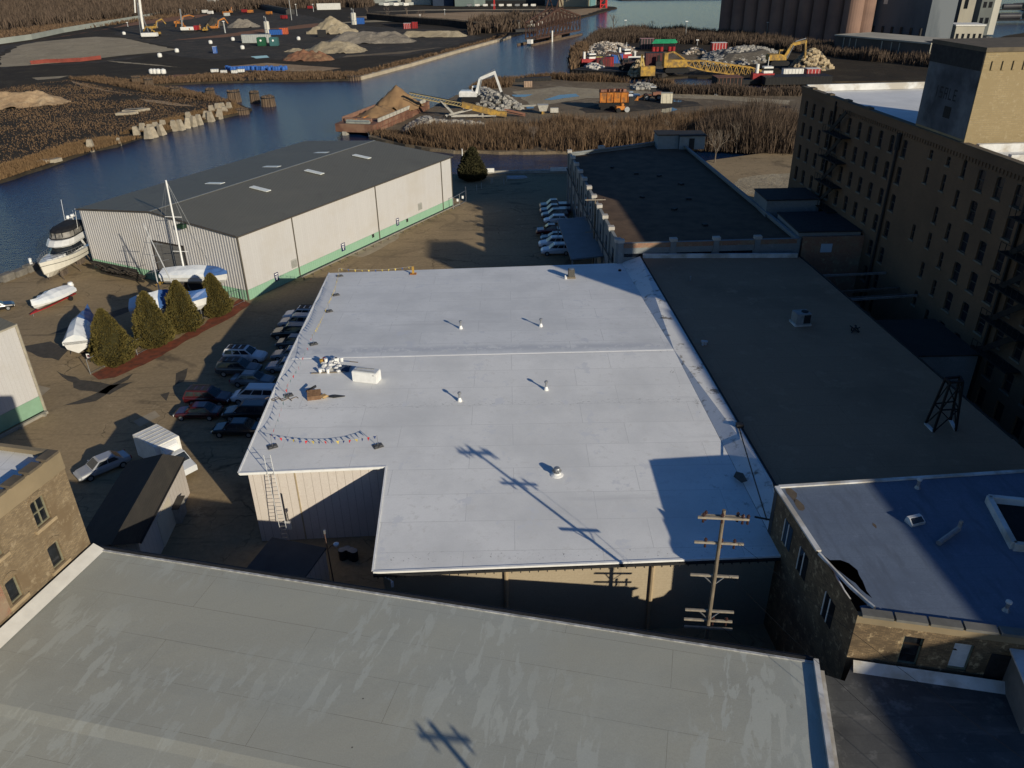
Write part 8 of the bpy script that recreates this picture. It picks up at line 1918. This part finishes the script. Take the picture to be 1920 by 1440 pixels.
# low warehouse before the elevator
a=at(1562,98,0); b=at(1738,118,0); d=(b-a).normalized(); n=V(-d.y,d.x,0); L=(b-a).length
t=thing('low_warehouse','long low dark warehouse with a pale roof edge below the elevator','warehouse',a); hL=hgt(a,67)
mb=MB(); mb.prism([(p.x,p.y) for p in (a,b,b+n*22,a+n*22)],0,hL); mb.build('wall',M('rusty_siding',(.115,.098,.085),(.08,.07,.062),.12,.9,stretch=(1,1,.3)),t)
mb=MB(); mb.prism([(p.x,p.y) for p in (a-d*.4-n*.5,b+d*.4-n*.5,b+n*22.5,a+n*22.5)],hL+.01,hL+.6); mb.build('roof',CRM,t)
mb=MB()
for u in (.1,.17,.24,.52,.62,.7): mb=MB(); wbox(mb,a,d,-n,L*u,L*u+.4,1,hL-.4,.0,.2); mb.build('down_pipe',CRM,t)
tower('small pale end tower of the low warehouse',1738,1750,118,hL+.0,8,CRM,((.5,4,9,1.6),),'end_tower')
bldg('flat roofed pale office with a glass front beyond the head house',1785,1838,86,9,14,CRM,WHITE,5,name='office_building')
# trains at far right
for k,(px,py,lab) in enumerate(((1895,20,'long dark tank train far off at the right edge'),(1890,40,'second dark train nearer the water at the right edge'))):
    p=at(px,py,0); t=thing('freight_train',lab,'train',p,R(-4)); mb=MB()
    for q in range(-3,6): mb.tube((q*16-7,0,3.2),(q*16+7,0,3.2),1.9,n=12)
    mb.build('tank_car',M('dark_tank',(.06,.06,.07),(.035,.035,.04),.2,.5),t,world=False); mb=MB(); mb.box(-56,-1,.4,88,1,1.2); mb.build('bogie',BLACK,t,world=False)
# ---- work barges, tug and cranes
w0=at(1072,141,WZ); w1=at(1241,150,WZ); d=(w1-w0).normalized(); n=V(-d.y,d.x,0); L=(w1-w0).length; t=thing('work_barge','long flat dark deck barge carrying stone and machines','barge',w0,math.atan2(d.y,d.x))
mb=MB(); mb.box(0,0,-.5,L,15,2.2); mb.build('hull',M('dark_hull',(.05,.043,.038),(.03,.027,.025),.3,.9),t,world=False); mb=MB(); mb.box(0,-.2,1.9,L,-.003,2.25)
for k in range(22): mb.box(L*k/22,-.3,.2,L*k/22+.3,-.003,1.9)
mb.build('fender',BLACK,t,world=False)
def onb(px,py): return at(px,py,2.2+WZ)
rubble('stone_heap','row of big pale stones on the left end of the work barge','stone heap',[(1092,134),(1100,127),(1125,126),(1137,134),(1120,138)],1.5,60,.9,1.7,M('pale_boulder',(.55,.52,.47)),.6,False); rubble('stone_heap','conical tan stone heap in the middle of the work barge','stone heap',[(1178,144),(1186,134),(1200,134),(1212,144),(1195,147)],5,180,.5,1.1,M('rubble_tan',(.38,.30,.19)),.5)
def tug(px,py,rz,lab,hullm,s=1.0):
    p=at(px,py,WZ); t=thing('tugboat',lab,'tugboat',p,rz); Lh=16*s
    mb=MB(); hr=hull_rings(Lh,5.2*s,2.6*s,-.8*s,10,.9,1.2*s,.85); mb.loft(hr,closed=False,cap=False); mb.poly(hr[0]); mb.build('hull',hullm,t,world=False)
    mb=MB(); 
    for i in range(10): mb.poly([(hr[i][0][0],hr[i][0][1],hr[i][0][2]-.3),(hr[i+1][0][0],hr[i+1][0][1],hr[i+1][0][2]-.3),(hr[i+1][4][0],hr[i+1][4][1],hr[i+1][4][2]-.3),(hr[i][4][0],hr[i][4][1],hr[i][4][2]-.3)])
    mb.build('deck',DARKM,t,world=False)
    mb=MB(); mb.box(4*s,-1.6*s,1.6*s,11*s,1.6*s,3.6*s); mb.build('deckhouse',REDP,t,world=False); mb=MB(); mb.box(7.5*s,-1.3*s,3.61*s,10.5*s,1.3*s,5.6*s); wh2=mb.build('wheelhouse',WHITE,t,world=False); mb=MB(); mb.box(7.4*s,-1.35*s,4.4*s,10.6*s,1.35*s,5.1*s); mb.build('window',PANE,wh2,world=False)
    mb=MB(); mb.lathe([(.6*s,3.6*s),(.55*s,6.4*s)],(5.6*s,0,0),12); mb.build('funnel', WHITE, t, world=False); mb=MB(); mb.tube((9*s,0,5.6*s),(9*s,0,8.5*s),.1*s); mb.build('mast',WHITE,t,world=False); return t
tug(1072,128,R(15),'black tug with a red and white wheelhouse at the left end of the work barge',BLACK,1.0); tug(1385,159,R(0),'red and white tug moored below the tip of the fallen boom',DARKM,1.1)
tug(1140,119,R(20),'black tug with two white funnels behind the work barge',BLACK,1.0)
# yellow crawler crane with its long boom laid down
p=onb(1266,135); t=thing('crawler_crane','yellow crawler crane with a long lattice boom laid flat to the right','crane',p)
mb=MB(); 
for y in (-2,2): mb.loft([[(p.x+x,p.y+y-.6,p.z+z) for x,z in ((-4.5,.6),(-4,0),(4.5,0),(5,.6),(5,1),(4.5,1.6),(-4,1.6),(-4.5,1))],[(p.x+x,p.y+y+.6,p.z+z) for x,z in ((-4.5,.6),(-4,0),(4.5,0),(5,.6),(5,1),(4.5,1.6),(-4,1.6),(-4.5,1))]])
mb.build('track',BLACK,t); mb=MB(); mb.box(p.x-3.5,p.y-2,p.z+1.9,p.x+4,p.y+2,p.z+4.6); mb.box(p.x-5,p.y-2,p.z+1.9,p.x-3.5,p.y+2,p.z+7); mb.build('house',YEL,t,bevel=.1)
mb=MB(); at_=on_plane(1263,97,p,V(0,1,0)); mb.bar(V(p.x-3.6,p.y,p.z+6.8),at_,.5); mb.bar(V(p.x+3,p.y,p.z+4.6),at_,.7); mb.bar(V(p.x+3,p.y-1,p.z+4.6),at_,.3); mb.build('gantry',YEL,t)
bA=on_plane(1285,118,V(0,p.y,0),V(0,1,0)); bB=on_plane(1436,139,V(0,p.y+2,0),V(0,1,0)); mb=MB(); hw0=1.7; n=26
def bc(u,a,b): k=hw0*(min(1,.45+u*2.5) if u<.25 else (1 if u<.8 else 1-.5*(u-.8)/.2)); return bA.lerp(bB,u)+V(0,a*k,b*k)
for a,b in ((-1,-1),(-1,1),(1,-1),(1,1)):
    for k in range(n): mb.bar(bc(k/n,a,b),bc((k+1)/n,a,b),.36)
for k in range(n):
    u0,u1=k/n,(k+1)/n; s_=1 if k%2 else -1
    for a in (-1,1): mb.bar(bc(u0,a,-s_),bc(u1,a,s_),.24)
    for b in (-1,1): mb.bar(bc(u0,-s_,b),bc(u1,s_,b),.2)
mb.build('boom',YEL,t); mb=MB(); mb.tube(bB+V(0,-1.4,0),bB+V(0,1.4,0),1.9,n=14); mb.build('boom_head',ORG,t)
# second crane on the barge
p=onb(1177,140); t=thing('barge_crane','yellow A frame derrick on the work barge','crane',p); a=on_plane(1204,102,p,V(0,1,0)); mb=MB(); mb.bar(on_plane(1201,126,p,V(0,1,0)),a,.6); mb.bar(on_plane(1208,126,p,V(0,1,0)),a,.6); mb.build('frame',M('derrick_tan',(.5,.36,.12),None,2,.7),t); mb=MB(); q=on_plane(1204,133,p,V(0,1,0)); mb.cbox(V(q.x+2,p.y,q.z),5.5,3,3.4); mb.build('winch_house',YEL,t)
excavator(onb(1176,131),R(190),M('dark_grab',(.05,.03,.028),None,2,.7),'dark machine with a white arm in the middle of the barges',1.5,(1.0,.9),None,.7,-.8)
boxthing('barge_cabin','dark red deck cabin beside the small red container on the barge','cabin',1130,128,6,4,4,M('dark_red_cabin',(.1,.03,.03),None,1,.7),0,REDP); boxthing('barge_rail','yellow railed platform behind the deck cabin','platform',1136,117,10,2,2.6,M('pale_yellow',(.5,.42,.12),None,1,.7),0,DARKM); boxthing('barge_cabin','blue roofed shelter on the barges','shelter',1156,118,5,4,4,BLUEP,0,RUST)
boxthing('winch','dark red winch house beside the black spud pole','winch',1228,122,9,4,5,M('dark_red_cabin',(.1,.03,.03)),0,DARKM)
for k,(px,py,top,c,lab) in enumerate(((1160,112,85,BLACK,'tall black spud pole among the barges'),(1234,124,104,BLACK,'black spud pole left of the yellow crane'),(1190,118,96,WHITE,'white cross shaped mast among the barges'))):
    b=at(px,py,0); h=hgt(b,top); t=thing('spud_pole',lab,'mast',b); mb=MB(); mb.bar((0,0,0),(0,0,h),1.1 if k<2 else .7); 
    if k==2: mb.bar((-3,0,h*.5),(9,0,h*.5),.8)
    mb.build('pole',c,t,world=False); mb=MB(); mb.cbox((0,0,1),2.4,2.4,2); mb.build('base',DARKM,t,world=False)
t=thing('tarp_shelter','green tarp roofed shelter with red drums below it','shelter',at(1242,95,0)); mb=MB(); mb.loft([[(-6,-2,3.5),(6,-2,3.5),(8,3,3.5),(-5,3,3.5)],[(-4,.5,5.2),(6,.5,5.2),(6.2,1,5.2),(-4,1,5.2)]]); mb.build('tarp',M('green_tarp',(.03,.32,.14),(.02,.22,.1),.5,.6),t,world=False); mb=MB()
for x in (-5,0,6): mb.bar((x,-1.5,0),(x,-1.5,3.5),.3)
mb.build('post',DARKM,t,world=False); mb=MB()
for x in (-5,-3.2,-1,3,5): mb.lathe([(.9,0),(.9,2.0),(.3,2.1)],(x,-2.6,0),10)
mb.build('drum',REDP,t,world=False)
boxthing('container','pink and black container at the left of the green shelter','container',1212,92,7,4,5,DARKM,0,M('dull_pink',(.45,.25,.25),None,1,.8))
boxthing('service_truck','white service truck with tool boxes and a crane arm','truck',1488,144,9,2.6,3.0,WHITE,0,STEEL,wheels=True)
boxthing('quay_block','dark square barge block in front of the slip','barge',1362,166,9,8,4,BLACK,0,RUST); boxthing('quay_block','long dark barge with railing beside the mill corner','barge',1490,156,24,8,2.6,BLACK,0,DARKM)
boxthing('orange_buoy','orange float beside the row of boulders','float',1381,174,4,1.4,1.4,ORG)
# orange machine, wheel loader
p=at(1150,205,0); t=thing('orange_screener','big orange screening machine with a rusty top on the work site','machine',p,R(-3)); mb=MB(); mb.loft([[(-4.2,-1.5,2.2),(4.2,-1.5,2.2),(4.2,1.5,2.2),(-4.2,1.5,2.2)],[(-4.4,-1.6,5.0),(4.3,-1.6,5.0),(4.3,1.6,5.0),(-4.4,1.6,5.0)]]); mb.build('hopper',ORG,t,world=False)
mb=MB()
for k in range(5): mb.box(-4.3+k*2.1,-1.75,2.2,-4.1+k*2.1,-1.52,5.0)
mb.box(-.9,-1.7,2.6,-.6,-1.61,4.6); mb.build('rib',M('dark_orange',(.4,.12,.02),None,2,.6),t,world=False)
mb=MB()
for k in range(7): mb.cbox((-3.8+k*1.1,random.uniform(-.8,.8),5.3+random.uniform(0,.4)),1.0,1.6,.7,random.random())
mb.build('rusty_top',RUST,t,world=False); mb=MB(); mb.box(-4.5,-1.2,.9,4.5,1.2,2.15); mb.build('chassis',BLACK,t,world=False)
for y in (-1.3,1.3): mb=MB(); mb.box(-4,y-.4,0,4.5,y+.4,.88); mb.build('track',BLACK,t,world=False)
mb=MB(); mb.cbox((5.4,0,2.5),1.6,2,2.2); mb.build('engine_box',DARKM,t,world=False)
p=at(1166,210,0); t=thing('compactor','small orange roller machine in front of the screener','roller',p,R(10)); mb=MB(); mb.tube((1.3,-1,.8),(1.3,1,.8),.8,n=14); mb.build('drum',STEEL,t,world=False); mb=MB(); mb.box(-2,-.9,.7,.6,.9,1.8); mb.box(-.4,-.7,1.8,.4,.7,2.5); mb.build('body',ORG,t,world=False,bevel=.1)
for y in (-.9,.9): mb=MB(); mb.tube((-1.4,y-.25,.7),(-1.4,y+.25,.7),.7,n=12); mb.build('wheel',BLACK,t,world=False)
p=at(1220,188,0); t=thing('wheel_loader','rust brown wheel loader beside the cream container','wheel loader',p,R(178)); mb=MB(); mb.box(-3.6,-1.2,1.1,-.4,1.2,2.6); mb.box(-.2,-.8,1.0,2,.8,1.9); mb.build('body',RUST,t,world=False,bevel=.1); mb=MB(); mb.box(-1.4,-.8,2.61,.2,.8,4.0); cb=mb.build('cab',DARKM,t,world=False); mb=MB(); mb.box(-1.5,-.9,4.01,.3,.9,4.15); mb.build('cab_roof',WHITE,t,world=False)
for x in (-2.3,1.5):
    for y in (-1.25,1.25): mb=MB(); mb.tube((x,y-.35,1.0),(x,y+.35,1.0),1.0,n=16); wo=mb.build('wheel',BLACK,t,world=False); mb=MB(); mb.tube((x,y-.37,1.0),(x,y+.37,1.0),.5,n=12); mb.build('rim',STEEL,wo,world=False)
mb=MB(); mb.bar((1.6,-.6,1.8),(4.2,-.6,.8),.3); mb.bar((1.6,.6,1.8),(4.2,.6,.8),.3); mb.loft([[(4.2,-1.6,.2),(5.5,-1.6,.2),(4.3,-1.6,1.6)],[(4.2,1.6,.2),(5.5,1.6,.2),(4.3,1.6,1.6)]]); mb.build('bucket',ORG,t,world=False)
boxthing('pump_hut','small tan pump hut on the work site shore','hut',990,163,3,2.2,2.2,M('tan_hut',(.4,.28,.2),None,1,.8))
boxthing('sunken_barge','black low barge corner at the shore of the work site','barge',985,153.5,20,3,1.4,BLACK,R(12),z=WZ+.5)
